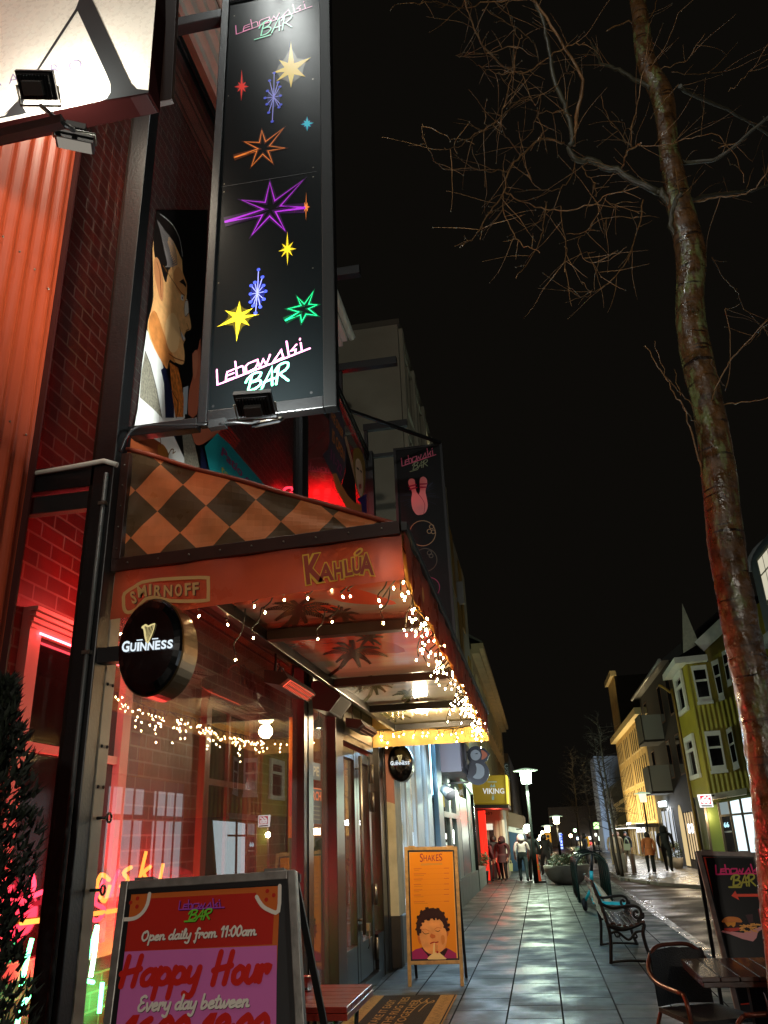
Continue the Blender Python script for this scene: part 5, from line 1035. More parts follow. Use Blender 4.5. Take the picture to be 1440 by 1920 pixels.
t = thing('ash_tin', 'shiny steel tin with a red rim on the red cafe table', 'tin', P(571, 1856, Z=.75)); c = t.location.copy(); c.z = .745; t.location = c
m = MB(); m.lathe([(.05, 0), (.052, .004), (.05, .012), (.05, .075), (.053, .08), (.046, .08), (.045, .01)], c, mat('polished steel', '#b8b4ae', .16, 1.), 20); m.build('body', t)
m = MB(); m.lathe([(.047, .072), (.045, .078), (.001, .08)], c, mat('red lid', '#c4201a', .35), 16); m.build('lid', t)
# doormat
t = thing('doormat', 'black and tan doormat with woven words in front of the bar door', 'doormat', (-1.56, 9.1, 0)); rug = mat('black rug pile', '#14110e', .95, bump=(250, .8)); rugt = mat('tan rug border', '#9a7a48', .95, nz=(60, .3), bump=(250, .8))
m = MB(); m.box(-2.02, -1.07, 8.2, 9.82, .002, .014, rug); m.build('pile', t)
A = Art((-1.5, 9, .0145), (0, 0, 1), .001, fn=lambda p: V((p[0], p[1], .0145)))
A.poly([(-2.02, 8.2), (-1.86, 8.2), (-1.86, 9.82), (-2.02, 9.82)], rugt, 1); A.poly([(-1.24, 8.2), (-1.09, 8.2), (-1.09, 9.82), (-1.24, 9.82)], rugt, 1); A.poly([(-1.075, 8.2), (-1.06, 8.2), (-1.06, 9.82), (-1.075, 9.82)], rugt, 1)
rm = random.Random(4)
for x0, x1 in ((-2.0, -1.88), (-1.22, -1.11)):
    for k in range(46): y = 8.22 + k * .0345; xx = rm.uniform(x0, x1 - .04); A.stroke([(xx, y), (xx + rm.uniform(.02, .05), y + rm.uniform(-.01, .02))], .007, rug, 2)
for i, w_ in enumerate(('TAKE IT EASY', 'THE RUG TIES', 'TOGETHER')):
    x = -1.76 + i * .125; A.text(w_, [(x, 8.35), (x, 9.7 - .14 * abs(i - 1)), (x + .085, 9.7 - .14 * abs(i - 1)), (x + .085, 8.35)], rugt, 2, .01)
for x in (-1.4, -1.33): A.stroke([(x - .03, 8.95), (x, 9.3), (x + .05, 9.5), (x + .06, 9.42), (x + .02, 9.36), (x - .03, 9.5), (x - .01, 9.62)], .012, rugt, 2, sm=3)
A.build('lettering', t)
# park bench with cast iron scroll ends
t = thing('park_bench', 'black cast iron park bench with slatted seat at the kerb', 'bench', (1.0, 12.8, 0))
def end_frame(y):
    m = MB(); s = lambda pts, r, k=6: m.tube(smoothpts([(x, y, z) for x, z in pts], k), r, castb, 7)
    s([(.72, .0), (.735, .12), (.755, .3), (.74, .46), (.68, .72), (.6, .98)], [.024] * 31 if False else .024); s([(1.24, 0), (1.19, .18), (1.17, .34), (1.2, .44), (1.12, .5)], .024)
    s([(.74, .44), (.9, .39), (1.06, .42), (1.18, .47)], .028); s([(.75, .34), (.85, .36), (.98, .27), (1.08, .35), (1.18, .36)], .016)
    s([(.685, .7), (.82, .64), (.98, .655), (1.1, .66), (1.17, .63), (1.185, .57), (1.15, .52), (1.1, .53), (1.09, .58), (1.12, .6), (1.145, .575)], .02); s([(1.12, .5), (1.2, .52), (1.21, .58)], .016)
    s([(.81, .36), (.83, .31), (.87, .31), (.87, .35)], .012); s([(1.07, .35), (1.09, .3), (1.05, .29), (1.04, .33)], .012)
    s([(.7, .012), (.95, .03), (1.26, .012)], .016)
    return m.build('end_frame', t)
end_frame(11.93); end_frame(13.72)
for k in range(6):
    x = .78 + k * .075; z = .46 - .035 * math.sin(math.pi * k / 5) + .012 * k / 5
    m = MB(); m.box(x, x + .058, 11.9, 13.75, z - .012, z + .012, wdark); m.build('seat_slat', t, .004)
for k in range(5):
    f = .52 + k * .105; x = .735 - (f - .46) * .27
    m = MB(); m.bar((x, 11.9, f), (x, 13.75, f), .022, .07, wdark); m.build('back_slat', t, .004)
# the hooped bike rack (five hoops welded on rails)
t = thing('bike_rack', 'dark green bike rack of tall round topped hoops', 'bike rack', (1.12, 24, 0)); grn = mat('dark green painted steel', '#13332c', .25, coat=.3)
for k in range(5):
    y = 21.6 + k * .75; m = MB(); p = [(.76, y, 0), (.75, y, .45)] + [(1.13 - .38 * math.cos(a * math.pi / 10), y, .72 + .36 * math.sin(a * math.pi / 10)) for a in range(11)] + [(1.51, y, .45), (1.5, y, 0)]
    m.tube(p, .035, grn, 8); m.build('hoop', t)
m = MB(); m.bar((.76, 21.5, .02), (.76, 24.7, .02), .06, .03, grn); m.build('rail', t); m = MB(); m.bar((1.5, 21.5, .02), (1.5, 24.7, .02), .06, .03, grn); m.build('rail', t)
# e-scooter
t = thing('electric_scooter', 'turquoise electric scooter leaning by the bike rack', 'scooter', (1.05, 19.2, 0)); turq = mat('turquoise paint', '#2fc4cc', .3, coat=.4); scb = mat('black scooter plastic', '#101112', .4); tyre = mat('tyre rubber', '#0a0a0a', .7); beige = mat('pale scooter shell', '#b8a684', .45)
def wheel(c):
    m = MB(); m.lathe([(.07, -.03), (.11, -.035), (.125, -.015), (.125, .015), (.11, .035), (.07, .03)], c, tyre, 20, (.97, -.24, 0)); o = m.build('wheel', t); m = MB(); m.lathe([(.068, -.02), (.03, -.03), (.03, .03), (.068, .02)], c, alu, 14, (.97, -.24, 0)); m.build('rim', o)
fw = P(1096, 1690, Y=19.4); wheel((fw.x, 19.4, .125)); wheel((1.62, 18.6, .125))
m = MB(); m.tube([(fw.x + .02, 19.38, .2), (.94, 19.3, .42), (.98, 19.28, .6)], .03, turq, 8); m.tube([(fw.x, 19.4, .125), (fw.x + .02, 19.38, .24)], .04, scb, 8); m.build('fork', t)
m = MB(); m.tube([(.98, 19.28, .58), (1.0, 19.27, .78)], .04, turq, 8); m.tube([(1.0, 19.27, .76), (1.06, 19.25, 1.12)], .034, scb, 8); m.build('stem', t)
m = MB(); m.tube(smoothpts([(.82, 19.1, 1.16), (.98, 19.22, 1.18), (1.06, 19.25, 1.14), (1.14, 19.3, 1.18), (1.28, 19.42, 1.16)], 3), .018, scb, 7); m.build('handlebar', t)
m = MB(); m.slab([(.93, 19.3, .2), (.99, 19.26, .55), (1.05, 19.24, .54), (1.12, 19.2, .3), (1.12, 19.15, .13)], (.03, .07, 0), turq); m.build('neck', t)
m = MB(); m.slab([(1.02, 19.26, .58), (1.1, 19.2, .5), (1.34, 19.0, .14), (1.22, 19.02, .14), (1.08, 19.2, .4)], (.03, .09, 0), beige); m.build('shell', t)
m = MB(); m.bar((1.0, 19.25, .17), (1.62, 18.66, .17), .16, .05, turq); m.build('deck', t)
# concrete planter bowl with a shrub
t = thing('planter', 'round concrete planter bowl with low green plants', 'planter', (.72, 29.2, 0)); conc = mat('smooth concrete', '#8d8880', .75, nz=(3, .15), bump=(40, .2))
m = MB(); m.lathe([(.3, 0), (.42, .02), (.58, .14), (.7, .34), (.75, .56), (.7, .57), (.64, .5), (.01, .48)], (.72, 29.2, 0), conc, 36); m.build('bowl', t)
def leaf_clump(name, parent, pts, n, size, mm, rnd, flat=.5):
    m = MB(); k = len(mm)
    for i in range(n):
        c, r = rnd.choice(pts); d = V((rnd.gauss(0, 1), rnd.gauss(0, 1), rnd.gauss(0, 1))).normalized() * (r * rnd.random() ** .4); p = V(c) + d
        a = V((rnd.gauss(0, 1), rnd.gauss(0, 1), rnd.gauss(0, 1))).normalized() * size * rnd.uniform(.6, 1.4); b = a.orthogonal().normalized() * size * flat
        m.face([p - a * .5, p + b * .5, p + a * .6, p - b * .5], mm[rnd.randrange(k)])
    return m.build(name, parent)
lf = [mat('dark green leaves', '#22301a', .55), mat('mid green leaves', '#3a4a24', .5), mat('olive leaves', '#4a4a22', .55)]
rp = random.Random(21)
leaf_clump('foliage', t, [((.72 + rp.uniform(-.5, .5), 29.2 + rp.uniform(-.5, .5), .62 + rp.uniform(0, .12)), .2) for _ in range(16)], 1500, .07, lf, rp)
# plastic pot with a small shrub by the red doorway
t = thing('potted_shrub', 'small shrub in a black pot beside the red curtain', 'potted plant', (-2.15, 30.9, 0))
m = MB(); m.lathe([(.16, 0), (.2, .35), (.22, .4), (.19, .4), (.18, .34), (.01, .33)], (-2.15, 30.9, 0), mat('black plastic pot', '#0c0c0d', .35), 20); m.build('pot', t)
leaf_clump('foliage', t, [((-2.15 + rp.uniform(-.14, .14), 30.9, .6 + .07 * k), .16) for k in range(5)], 500, .06, lf, rp)
# marker post
t = thing('marker_post', 'slanting orange marker post with yellow bands and black foot', 'marker post', (-.15, 30.3, 0))
m = MB(); m.slab([(-.29, 30.1, 0), (.02, 30.1, 0), (.02, 30.5, 0), (-.29, 30.5, 0)], (0, 0, .05), blkm); m.build('foot', t)
org = mat('fluorescent orange plastic', '#ff5a2c', .45, emit=('#ff4a20', .12)); m = MB()
b0, b1 = P(1012, 1652, Y=30.3), P(1004, 1602, Y=30.3); d = b1 - b0
for f0, f1, mm in ((0, .42, org), (.42, .5, mat('yellow band', '#d8a820', .4)), (.5, .56, org), (.56, .63, mat('yellow band', '#d8a820', .4)), (.63, 1, org)): m.slab([b0 + d * f0 + V((-.06, 0, 0)), b0 + d * f0 + V((.06, 0, 0)), b0 + d * f1 + V((.06, 0, 0)), b0 + d * f1 + V((-.06, 0, 0))], (0, .03, 0), mm)
m.build('blade', t)
# dark cypress in a tub at the left edge
t = thing('conifer', 'dark narrow conifer in a tub at the lower left edge', 'potted tree', (-1.98, 2.75, 0)); cf = [mat('dark conifer needles', '#10160d', .6), mat('conifer needles', '#1a2312', .6)]
m = MB(); m.lathe([(.15, 0), (.2, .3), (.22, .36), (.19, .36), (.01, .34)], (-1.98, 2.75, 0), mat('dark tub', '#15110f', .6), 20); m.build('tub', t)
m = MB(); m.tube([(-1.98, 2.75, .3), (-1.97, 2.75, 1.2), (-1.96, 2.75, 2.1)], [.03, .02, .006], mat('conifer bark', '#1c120c', .8), 6); m.build('trunk', t)
m = MB(); rc = random.Random(8)
for i in range(2600):
    h = rc.random() ** .8; z = .36 + h * 1.86; R = .27 * (1 - h) ** .62 + .02; an = rc.uniform(0, 6.283); r = R * (.35 + .65 * rc.random() ** .5) * (1 + .35 * math.sin(an * 3 + z * 7))
    p = V((-1.97 + r * math.cos(an), 2.75 + r * math.sin(an), z)); up = V((.5 * math.cos(an), .5 * math.sin(an), 1)).normalized()
    for j in range(3):
        a = (up + V((rc.gauss(0, .5), rc.gauss(0, .5), rc.gauss(0, .3)))).normalized() * rc.uniform(.03, .06); b = a.orthogonal().normalized() * .007; m.face([p - b, p + b, p + a], cf[rc.randrange(2)])
m.build('foliage', t)
# dark slatted table and two wicker-backed chairs at the right edge
t = thing('cafe_table', 'dark wet slatted table at the lower right edge', 'table', (1.25, 6.15, 0))
m = MB()
for k in range(7): m.box(.87 + k * .112, .87 + k * .112 + .107, 5.76, 6.53, .722, .748, wdark)
m.box(.875, 1.645, 5.765, 6.525, .69, .72, wdark); m.build('tabletop', t, .003)
m = MB(); m.box(1.2, 1.28, 6.1, 6.18, .04, .69, castb); m.build('column', t); m = MB(); m.bar((1.0, 5.95, .03), (1.5, 6.35, .03), .06, .04, castb); m.bar((1.5, 5.95, .032), (1.0, 6.35, .032), .06, .04, castb); m.build('foot', t)
brz = mat('bronze tube', '#5a2f20', .3, .6)
def cafe_chair(loc, rz, label):
    t = thing('cafe_chair', label, 'chair', (0, 0, 0), 'tubular terrace chairs'); L_ = .26
    m = MB(); m.tube(smoothpts([(-.27, -.24, .64), (-.27, .1, .66), (-.24, .27, .74), (-.15, .32, .86), (0, .335, .88), (.15, .32, .86), (.24, .27, .74), (.27, .1, .66), (.27, -.24, .64)], 4), .016, brz, 8)
    for sx in (-1, 1): m.tube(smoothpts([(sx * .27, -.24, .64), (sx * .275, -.29, .56), (sx * .26, -.28, .3), (sx * .26, -.28, 0)], 3), .015, brz, 8); m.tube(smoothpts([(sx * .2, .24, .46), (sx * .24, .28, .3), (sx * .26, .32, 0)], 3), .014, brz, 8)
    m.build('frame', t)
    wk = mat('black woven plastic', '#0c0b0b', .6, bump=(90, .8)); m = MB(); m.slab([(-.24, -.26, .44), (.24, -.26, .44), (.22, .24, .44), (-.22, .24, .44)], (0, 0, .03), wk); m.build('seat', t, .01)
    m = MB(); n = 12
    for i in range(n):
        f0, f1 = i / n, (i + 1) / n; q = lambda f, z: (-.21 + .42 * f, .25 + .075 * math.sin(math.pi * f) + (z - .46) * .06, z)
        m.face([q(f0, .47), q(f1, .47), q(f1, .86 - .03 * abs(f1 - .5) * 2), q(f0, .86 - .03 * abs(f0 - .5) * 2)], wk); m.face([V(q(f0, .47)) + V((0, .015, 0)), V(q(f0, .85)) + V((0, .015, 0)), V(q(f1, .85)) + V((0, .015, 0)), V(q(f1, .47)) + V((0, .015, 0))], wk)
    m.build('backrest', t)
    t.location = loc; t.rotation_euler = (0, 0, rz); t.scale = (1, 1, .91); return t
cafe_chair((.98, 6.55, 0), .35, 'black and bronze terrace chair behind the dark slatted table')
cafe_chair((1.3, 5.32, 0), -1.5, 'bronze tube terrace chair in front of the dark slatted table')
# ================= street lamps
lampw = lamp_mat('street lamp glass', (.76, 1, .74), 20); lampy = lamp_mat('warm street lamp glass', (1, .8, .45), 30); poles = mat('dark green lamp post', '#0c100e', .6, spec=.2)
def street_lamp(x, y, zh, label, glow=lampw, col=(.75, 1, .72), pw=120, s=1., tilt=0, grp='street lamps down the street', z0=0):
    t = thing('street_lamp', label, 'street lamp', (x, y, z0), grp)
    m = MB(); m.tube([(x, y, z0), (x, y, z0 + .9), (x, y, z0 + .95), (x, y, zh - .28 * s)], [.085 * s, .085 * s, .06 * s, .05 * s], poles, 10); m.build('post', t)
    m = MB(); m.lathe([(.12 * s, -.28 * s), (.17 * s, -.26 * s), (.2 * s, .1 * s), (.19 * s, .14 * s)], (x, y, zh), glow, 16); m.build('lantern', t)
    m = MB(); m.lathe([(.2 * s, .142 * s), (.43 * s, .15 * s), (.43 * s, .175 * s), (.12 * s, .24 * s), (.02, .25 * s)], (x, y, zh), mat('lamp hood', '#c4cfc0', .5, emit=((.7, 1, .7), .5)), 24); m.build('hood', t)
    if pw: lamp('lamp_light', 'POINT', (x, y, zh - .5 * s), col, pw, t, .2)
    return t
h = P(986, 1454, Y=30); street_lamp(-.3, 30.0, h.z, 'tall street lamp with a bright greenish lantern by the walkers', pw=750)
street_lamp(3.2, -12.0, 6.2, 'added unseen street lamp behind the viewer that lights the fronts', pw=3400, col=(1, .92, .8), glow=lampy)  # added out of view to fill the fronts that face it
h = P(1043, 1536, Y=62); street_lamp(h.x, 62, h.z, 'warm street lamp standing beyond the planter', lampy, (1, .8, .5), 260, 1.1)
h = P(1026, 1553, Y=80); street_lamp(h.x, 80, h.z, 'smaller warm street lamp left of the yellow street sign', lampy, (1, .8, .5), 260, 1.2)
h = P(1206, 1494, Y=35); street_lamp(h.x - .02, 35, h.z, 'slim unlit looking street lamp before the floodlit stone building', mat('dim lamp glass', '#c8c2ae', .3, emit=((1, .85, .55), 1.2)), pw=0, s=.75)
for x, y, lb, mm in ((1017, 1561, 'first of the round lights strung along the left pavement', lampy), (1013, 1568, 'second of the round lights strung along the left pavement', lampy), (1010, 1575, 'third of the round lights strung along the left pavement', lampy), (1013, 1588, 'lowest of the round lights strung along the left pavement', lampy), (1078, 1557, 'green tinted small street light right of the blue vertical sign', lamp_mat('green lamp', (.5, 1, .5), 14)), (1070, 1567, 'small warm street light by the bare tree trunks', lampy)):
    p = P(x, y, Y=95); t = thing('globe_lamp', lb, 'street lamp', (p.x, p.y, 0), 'small round lights far down the street'); m = MB(); m.ball(p, .17, mm, 6); m.build('globe', t); m = MB(); m.tube([(p.x, p.y, 0), (p.x, p.y, p.z - .25)], .05, poles, 5); m.build('post', t)
# concrete bollards and bicycles stand on the far side
for x, y, lb in ((1190, 1637, 'rightmost slanting concrete bollard across the road'), (1173, 1635, 'concrete bollard in front of the person with the pale bag'), (1160, 1634, 'leftmost concrete bollard across the road')):
    p = P(x, y, Z=0); m = MB(); m.lathe([(.09, 0), (.09, .62), (.06, .68), (.01, .69)], (p.x, p.y, 0), conc, 14); root_mesh(m, 'bollard', lb, 'bollard', (p.x, p.y, 0), 'concrete bollards across the road')
# yellow road signs
for x, y, yy, lb, sz in ((1028, 1571, 66, 'square yellow street sign under the far lamps', .36), (1099, 1578, 44, 'yellow street sign above the bike rack', .26)):
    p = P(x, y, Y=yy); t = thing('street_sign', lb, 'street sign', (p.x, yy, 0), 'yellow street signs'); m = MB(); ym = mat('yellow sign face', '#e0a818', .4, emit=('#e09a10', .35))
    m.slab([p + V((a * sz, 0, b * sz)) for a, b in ((-.6, -.9), (.6, -.9), (.6, .9), (-.6, .9))], (0, .04, 0), ym); m.build('plate', t)
    m = MB(); m.lathe([(.3 * sz, 0), (.3 * sz, .02)], p + V((0, -.025, .3 * sz)), blkm, 12, (0, 1, 0)); m.lathe([(.25 * sz, 0), (.25 * sz, .02)], p + V((0, -.025, -.4 * sz)), blkm, 12, (0, 1, 0)); m.build('symbol', t)
    m = MB(); m.tube([(p.x, yy + .03, 0), (p.x, yy + .03, p.z - .8 * sz)], .035, poles, 6); m.build('post', t)
# ================= buildings beyond the bar, left side of the street
lit_cool = lamp_mat('cool lit shop interior', (.72, .9, 1), 1.15); cyanl = lamp_mat('cyan led tube', (.35, .8, 1), 9); shopw = mat('pale blue shop frame', '#c3cfd6', .4, nz=(4, .08))
XS = -2.1
gls = glass('shop glass', 1.32, (.95, .97, .98), .0, .0)
sh = thing('white_shop', 'pale shopfront with tall bright windows next to the bar', 'shop', (-2.4, 20, 0))
yat = lambda px, py=1560: P(px, py, X=XS).y
m = MB(); m.box(-2.7, -2.5, 12.45, 30.6, 2.9, 3.9, mat('pale shop fascia', '#aab4b8', .5)); m.build('fascia', sh)
m = MB(); m.box(-3.1, -2.0, 11.85, 12.4, 0.62, 3.6, cream); m.box(-3.1, -1.985, 11.84, 12.02, .0, .618, mat('stained dark plinth', '#2a231c', .7, nz=(6, .4))); m.build('corner_wall', sh)
m = MB(); m.slab([(-2.3, 11.849, 2.15), (-2.0, 11.849, 2.05), (-2.0, 11.849, 3.4), (-2.3, 11.849, 3.4)], (0, -.004, 0), mat('salmon paint', '#b87a66', .6)); m.build('painted_band', sh)
m = MB(); m.box(-2.6, -2.01, 12.02, 30.5, 0, .58, mat('grey shop plinth', '#6a6c6a', .55, nz=(4, .2))); m.build('plinth', sh)
fr_y = [(737, 742), (762, 770), (782, 793), (803, 811)]
for a, b in fr_y:
    m = MB(); m.box(XS - .06, XS, yat(a), yat(b), .58, 3.55, shopw); m.box(XS, XS + .03, yat(a) + .02, yat(b) - .02, .58, 3.55, whitep); m.build('frame', sh)
y0, y1 = yat(742), yat(803)
m = MB(); m.box(XS - .04, XS - .03, y0, y1, .6, 3.5, gls); m.build('window_pane', sh)
m = MB(); m.box(XS - .15, XS - .14, 12.45, y1, .6, 3.5, lamp_mat('lit shop wall', (.76, .91, 1), 2.4)); m.box(XS - .138, XS - .13, y0 + .3, y1, 2.2, 2.7, lamp_mat('lit shop shelf', (1, .86, .6), 1.6)); m.box(XS - .138, XS - .13, y0 + .3, y1, .7, 1.3, lamp_mat('lit shop counter', (.75, .85, .9), .5)); m.build('interior', sh)
for k, (px, a, b) in enumerate(((752, 1480, 1580), (776, 1490, 1560), (798, 1500, 1555))):
    p, q = P(px, a, X=XS - .09), P(px, b, X=XS - .09); m = MB(); m.lathe([(.03, 0), (.04, .2), (.02, (p.z - q.z) * .5), (.03, p.z - q.z)], (q.x, q.y, q.z), lamp_mat('lit tan lampshade', (1, .72, .34), .9), 12); m.build('hanging_lamp', sh)
# blue lit pillar and led tubes
m = MB(); ya, yb = yat(822), yat(831); m.box(-2.45, -2.06, ya, yb, .58, 3.7, mat('pale blue pillar', '#9fc0d4', .45)); m.build('pillar', sh)
m = MB(); m.box(-2.2, -2.16, yat(811), yat(822), .58, 2.3, mat('dark shop door', '#2c3238', .3)); m.build('door', sh)
m = MB(); m.box(-2.2, -2.14, yat(803), yat(822), 2.35, 3.75, mat('blue panelled fascia', '#8fc0e0', .45)); m.build('panel', sh)
for px in (812, 816, 826): m = MB(); y_ = yat(px); m.box(-2.13, -2.11, y_, y_ + .09, 2.4, 3.7, cyanl); m.build('led_tube', sh)
m = MB(); m.box(-2.08, -2.03, 12.6, 18.6, 3.62, 3.66, lamp_mat('added blue strip', (.4, .72, 1), 7)); m.build('light_strip', sh)  # glowing strip added to carry the blue fill
lamp('blue_fill', 'AREA', (-2.05, 15.5, 3.6), (.42, .74, 1), 250, sh, 6, .06, (-.2, 13.5, 0))  # cool fill added to tint the pavement below
# second shop with the grey sign box
s2 = thing('grey_shop', 'grey glazed shopfront under a protruding sign box', 'shop', (-2.4, 26, 0)); gfr = mat('grey green shop frame', '#8f9e98', .45)
for a, b in ((831, 834), (845, 849), (858, 865), (880, 887)):
    m = MB(); m.box(XS - .06, XS, yat(a), yat(b), .1, 3.3, gfr); m.build('frame', s2)
m = MB(); m.box(XS - .05, XS + .01, yat(834), yat(865), 2.0, 2.12, gfr); m.build('transom', s2)
m = MB(); m.box(XS - .06, XS - .05, yat(834), yat(880), .1, 3.3, gl); m.build('window_pane', s2)
m = MB(); m.box(XS - .3, XS - .29, yat(831), yat(890), .1, 3.3, lamp_mat('dim shop interior', (.6, .72, .66), .14)); m.build('interior', s2)
m = MB(); m.box(-2.16, -2.12, yat(867), yat(880), .1, 2.6, mat('grey blue door', '#54616a', .35)); m.build('door', s2)
m = MB(); p0, p1 = yat(826, 1440), yat(858, 1440); m.box(-2.4, -1.62, p0, p0 + 4.2, 2.95, 3.75, mat('mauve grey sign box', '#8a8694', .4)); m.build('sign_box', s2)
m = MB(); m.box(-1.619, -1.6, p0 + .1, p0 + 4.1, 3.0, 3.7, mat('grey violet sign face', '#565064', .4)); m.build('sign_face', s2)
A = Art((-1.598, p0 + 2, 3.3), (1, 0, 0), .002, fn=lambda p: V((-1.598, p0 + 2 + p[0], 3.35 + p[1]))); wf = pk('pale grey', '#b8b4c0', .4)
A.disc((-.9, .1), .3, wf, 1, ry=.2); A.poly([(-1.3, -.25), (.2, -.3), (.5, -.1), (-.4, 0)], wf, 1); 
for k in range(3): A.poly([(.5 + k * .35, -.2), (.75 + k * .35, -.2), (.75 + k * .35, .0), (.5 + k * .35, .0)], wf, 1)
A.build('sign_artwork', s2)
m = MB(); m.lathe([(.1, 0), (.13, .25)], P(832, 1478, X=-1.9), mat('grey spotlight', '#8a8a88', .4), 10, (.6, -.5, -.6)); m.build('spotlight', s2); q_ = P(832, 1478, X=-1.85); lamp('spot_beam', 'SPOT', q_ + V((.1, -.3, 0)), (.9, .96, 1), 130, s2, .08, look=P(893, 1436, Y=20.5), spot=50)
lamp('sign_light', 'AREA', (-1.8, p0 + 1.5, 2.9), (.85, .95, .9), 25, s2, 2, .2, (-1.9, p0 + 1.5, 0))
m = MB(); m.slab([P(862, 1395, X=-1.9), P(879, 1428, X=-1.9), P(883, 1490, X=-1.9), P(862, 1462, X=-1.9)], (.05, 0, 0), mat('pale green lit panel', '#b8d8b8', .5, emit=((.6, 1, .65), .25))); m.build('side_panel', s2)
m = MB(); m.tube([(XS + .06, yat(886), 0), (XS + .06, yat(886), 3.2)], .05, mat('wet drain pipe', '#3a3c38', .25), 8); m.build('drain_pipe', s2)
# hanging puffin sign, a round bird figure
pf_ = thing('puffin_sign', 'dark blue puffin shaped sign hanging beyond the small oval beer sign', 'sign', P(893, 1436, Y=20.5)); YP = 20.5; nav = mat('navy sign enamel', '#142640', .4); wbl = mat('pale blue sign enamel', '#aebfce', .4); bk = mat('salmon beak enamel', '#d8704a', .4)
def disc_slab(c, r, mm, th=.05, y=0): q = V(c) + V((0, y, 0)); return [q + V((r * math.cos(2 * math.pi * i / 28), 0, r * math.sin(2 * math.pi * i / 28))) for i in range(28)]
Z8 = lambda x, y: P(720 + x / 6, 1360 + y / 6, Y=YP)
m = MB(); c1 = Z8(1050, 530); r1 = (Z8(1185, 530) - c1).length; c0 = Z8(1035, 335); r0 = (Z8(1135, 335) - c0).length
m.slab(disc_slab(c1, r1, nav), (0, .06, 0), nav); m.slab([q + V((0, .004, 0)) for q in disc_slab(c0, r0, nav)], (0, .052, 0), nav); m.slab([Z8(1050, 248) + V((0, .008, 0)), Z8(1130, 258) + V((0, .008, 0)), Z8(1192, 325) + V((0, .008, 0)), Z8(1165, 390) + V((0, .008, 0)), Z8(1110, 440) + V((0, .008, 0)), Z8(1050, 420) + V((0, .008, 0))], (0, .044, 0), nav); m.build('body', pf_)
A = Art((c1.x, YP, c1.z), (0, -1, 0), .004); Zp = dict(sc=6, off=(720, 1360))
A.disc((1030, 335), (Z8(1088, 335) - Z8(1030, 335)).length, wbl, 2, **Zp); A.poly([(1092, 278), (1130, 290), (1162, 328), (1150, 360), (1096, 390), (1104, 335)], bk, 2, 2, **Zp); A.poly([(1016, 322), (1052, 310), (1054, 326)], nav, 3, **Zp)
A.poly([(1032, 430), (1080, 435), (1120, 470), (1130, 520), (1120, 570), (1080, 602), (1030, 600), (1000, 582), (1035, 540), (1042, 480)], wbl, 2, 3, **Zp); A.build('painted_face', pf_)
for yy in (305, 645): m = MB(); a_, b_ = Z8(870, yy), Z8(950, yy); m.bar((XS, YP + .03, a_.z), (b_.x, YP + .03, a_.z), .04, .04, blkm); m.build('bracket', pf_)
# grey tower block with a blank end wall
gy = mat('grey concrete render', '#928e7c', .85, nz=(1.2, .12), bump=(10, .2)); YG = 16.3
tb = thing('grey_block', 'tall grey block with a blank end wall behind the bar', 'building', (-6, 20, 0))
m = MB(); m.box(-9, -2.2, YG, 27.3, 3.9, 13.45, gy); m.box(-9, -2.3, YG + .02, 27.3, 0, 3.9, gy); m.build('wall', tb)
m = MB(); m.box(-9, -2.15, YG - .03, 27.3, 13.45, 13.6, mat('roof edge', '#5c584c', .7)); m.build('roof', tb)
def window_grid(parent, X, ys, zs, wd, ht, litset, dark, lit, frame, depth=.04):
    """flush windows on a street facade facing the camera's right (+X) or left"""
    s_ = 1 if X < 0 else -1
    for zi, z in enumerate(zs):
        for yi, y in enumerate(ys):
            m = MB(); m.box(X + s_ * .003, X + s_ * (depth + .02), y - wd / 2 - .06, y - wd / 2, z - .06, z + ht + .06, frame); m.box(X + s_ * .003, X + s_ * (depth + .02), y + wd / 2, y + wd / 2 + .06, z - .06, z + ht + .06, frame)
            m.box(X + s_ * .003, X + s_ * (depth + .03), y - wd / 2, y + wd / 2, z - .06, z, frame); m.box(X + s_ * .003, X + s_ * (depth + .02), y - wd / 2, y + wd / 2, z + ht, z + ht + .06, frame); m.box(X + s_ * .003, X + s_ * (depth + .01), y - .03, y + .03, z, z + ht, frame)
            o = m.build('window', parent); m = MB(); m.box(X + s_ * .002, X + s_ * .012, y - wd / 2, y + wd / 2, z, z + ht, lit if (zi, yi) in litset else dark); m.build('pane', o)
dkg = mat('dark window glass', '#0b0c0d', .06, spec=.8); warmw = lamp_mat('warm lit window', (1, .84, .5), .55)
window_grid(tb, -2.2, [17.6, 19.6, 21.6, 23.6, 25.6], [4.6, 6.9, 9.2, 11.5], 1.3, 1.5, {(2, 1), (1, 1), (0, 0), (3, 2)}, dkg, warmw, mat('grey window frame', '#8a8674', .6))
m = MB()
for y in (16.6, 18.6, 20.6, 22.6, 24.6, 26.6): m.box(-2.197, -2.1, y - .12, y + .12, 3.95, 13.44, gy)
m.build('pilaster', tb)
yb_ = thing('ochre_panel_block', 'slim block with ochre panels beyond the grey block', 'building', (-4, 31, 0)); och = mat('ochre panels', '#8a6a1c', .6, nz=(1, .2)); pgr = mat('pale grey panels', '#8e8c84', .7)
m = MB(); m.box(-9, -2.25, 27.4, 35.2, 3.2, 12.6, pgr); m.box(-9, -2.35, 27.4, 35.2, 0, 3.2, mat('brown ground floor', '#3a2c22', .7)); m.build('wall', yb_)
for y0_, z0_, z1_ in ((28, 10.0, 12.5), (29.8, 7.5, 10), (31.6, 9.4, 12.3), (33.3, 5.2, 8.6), (28.3, 4.2, 7.2)): m = MB(); m.box(-2.248, -2.2, y0_, y0_ + 1.2, z0_, z1_, och); m.build('panel', yb_)
m = MB(); m.box(-2.25, -2.0, 30.1, 30.3, 10.0, 10.9, mat('grey camera box', '#9a9a96', .5)); m.build('vent_box', yb_)
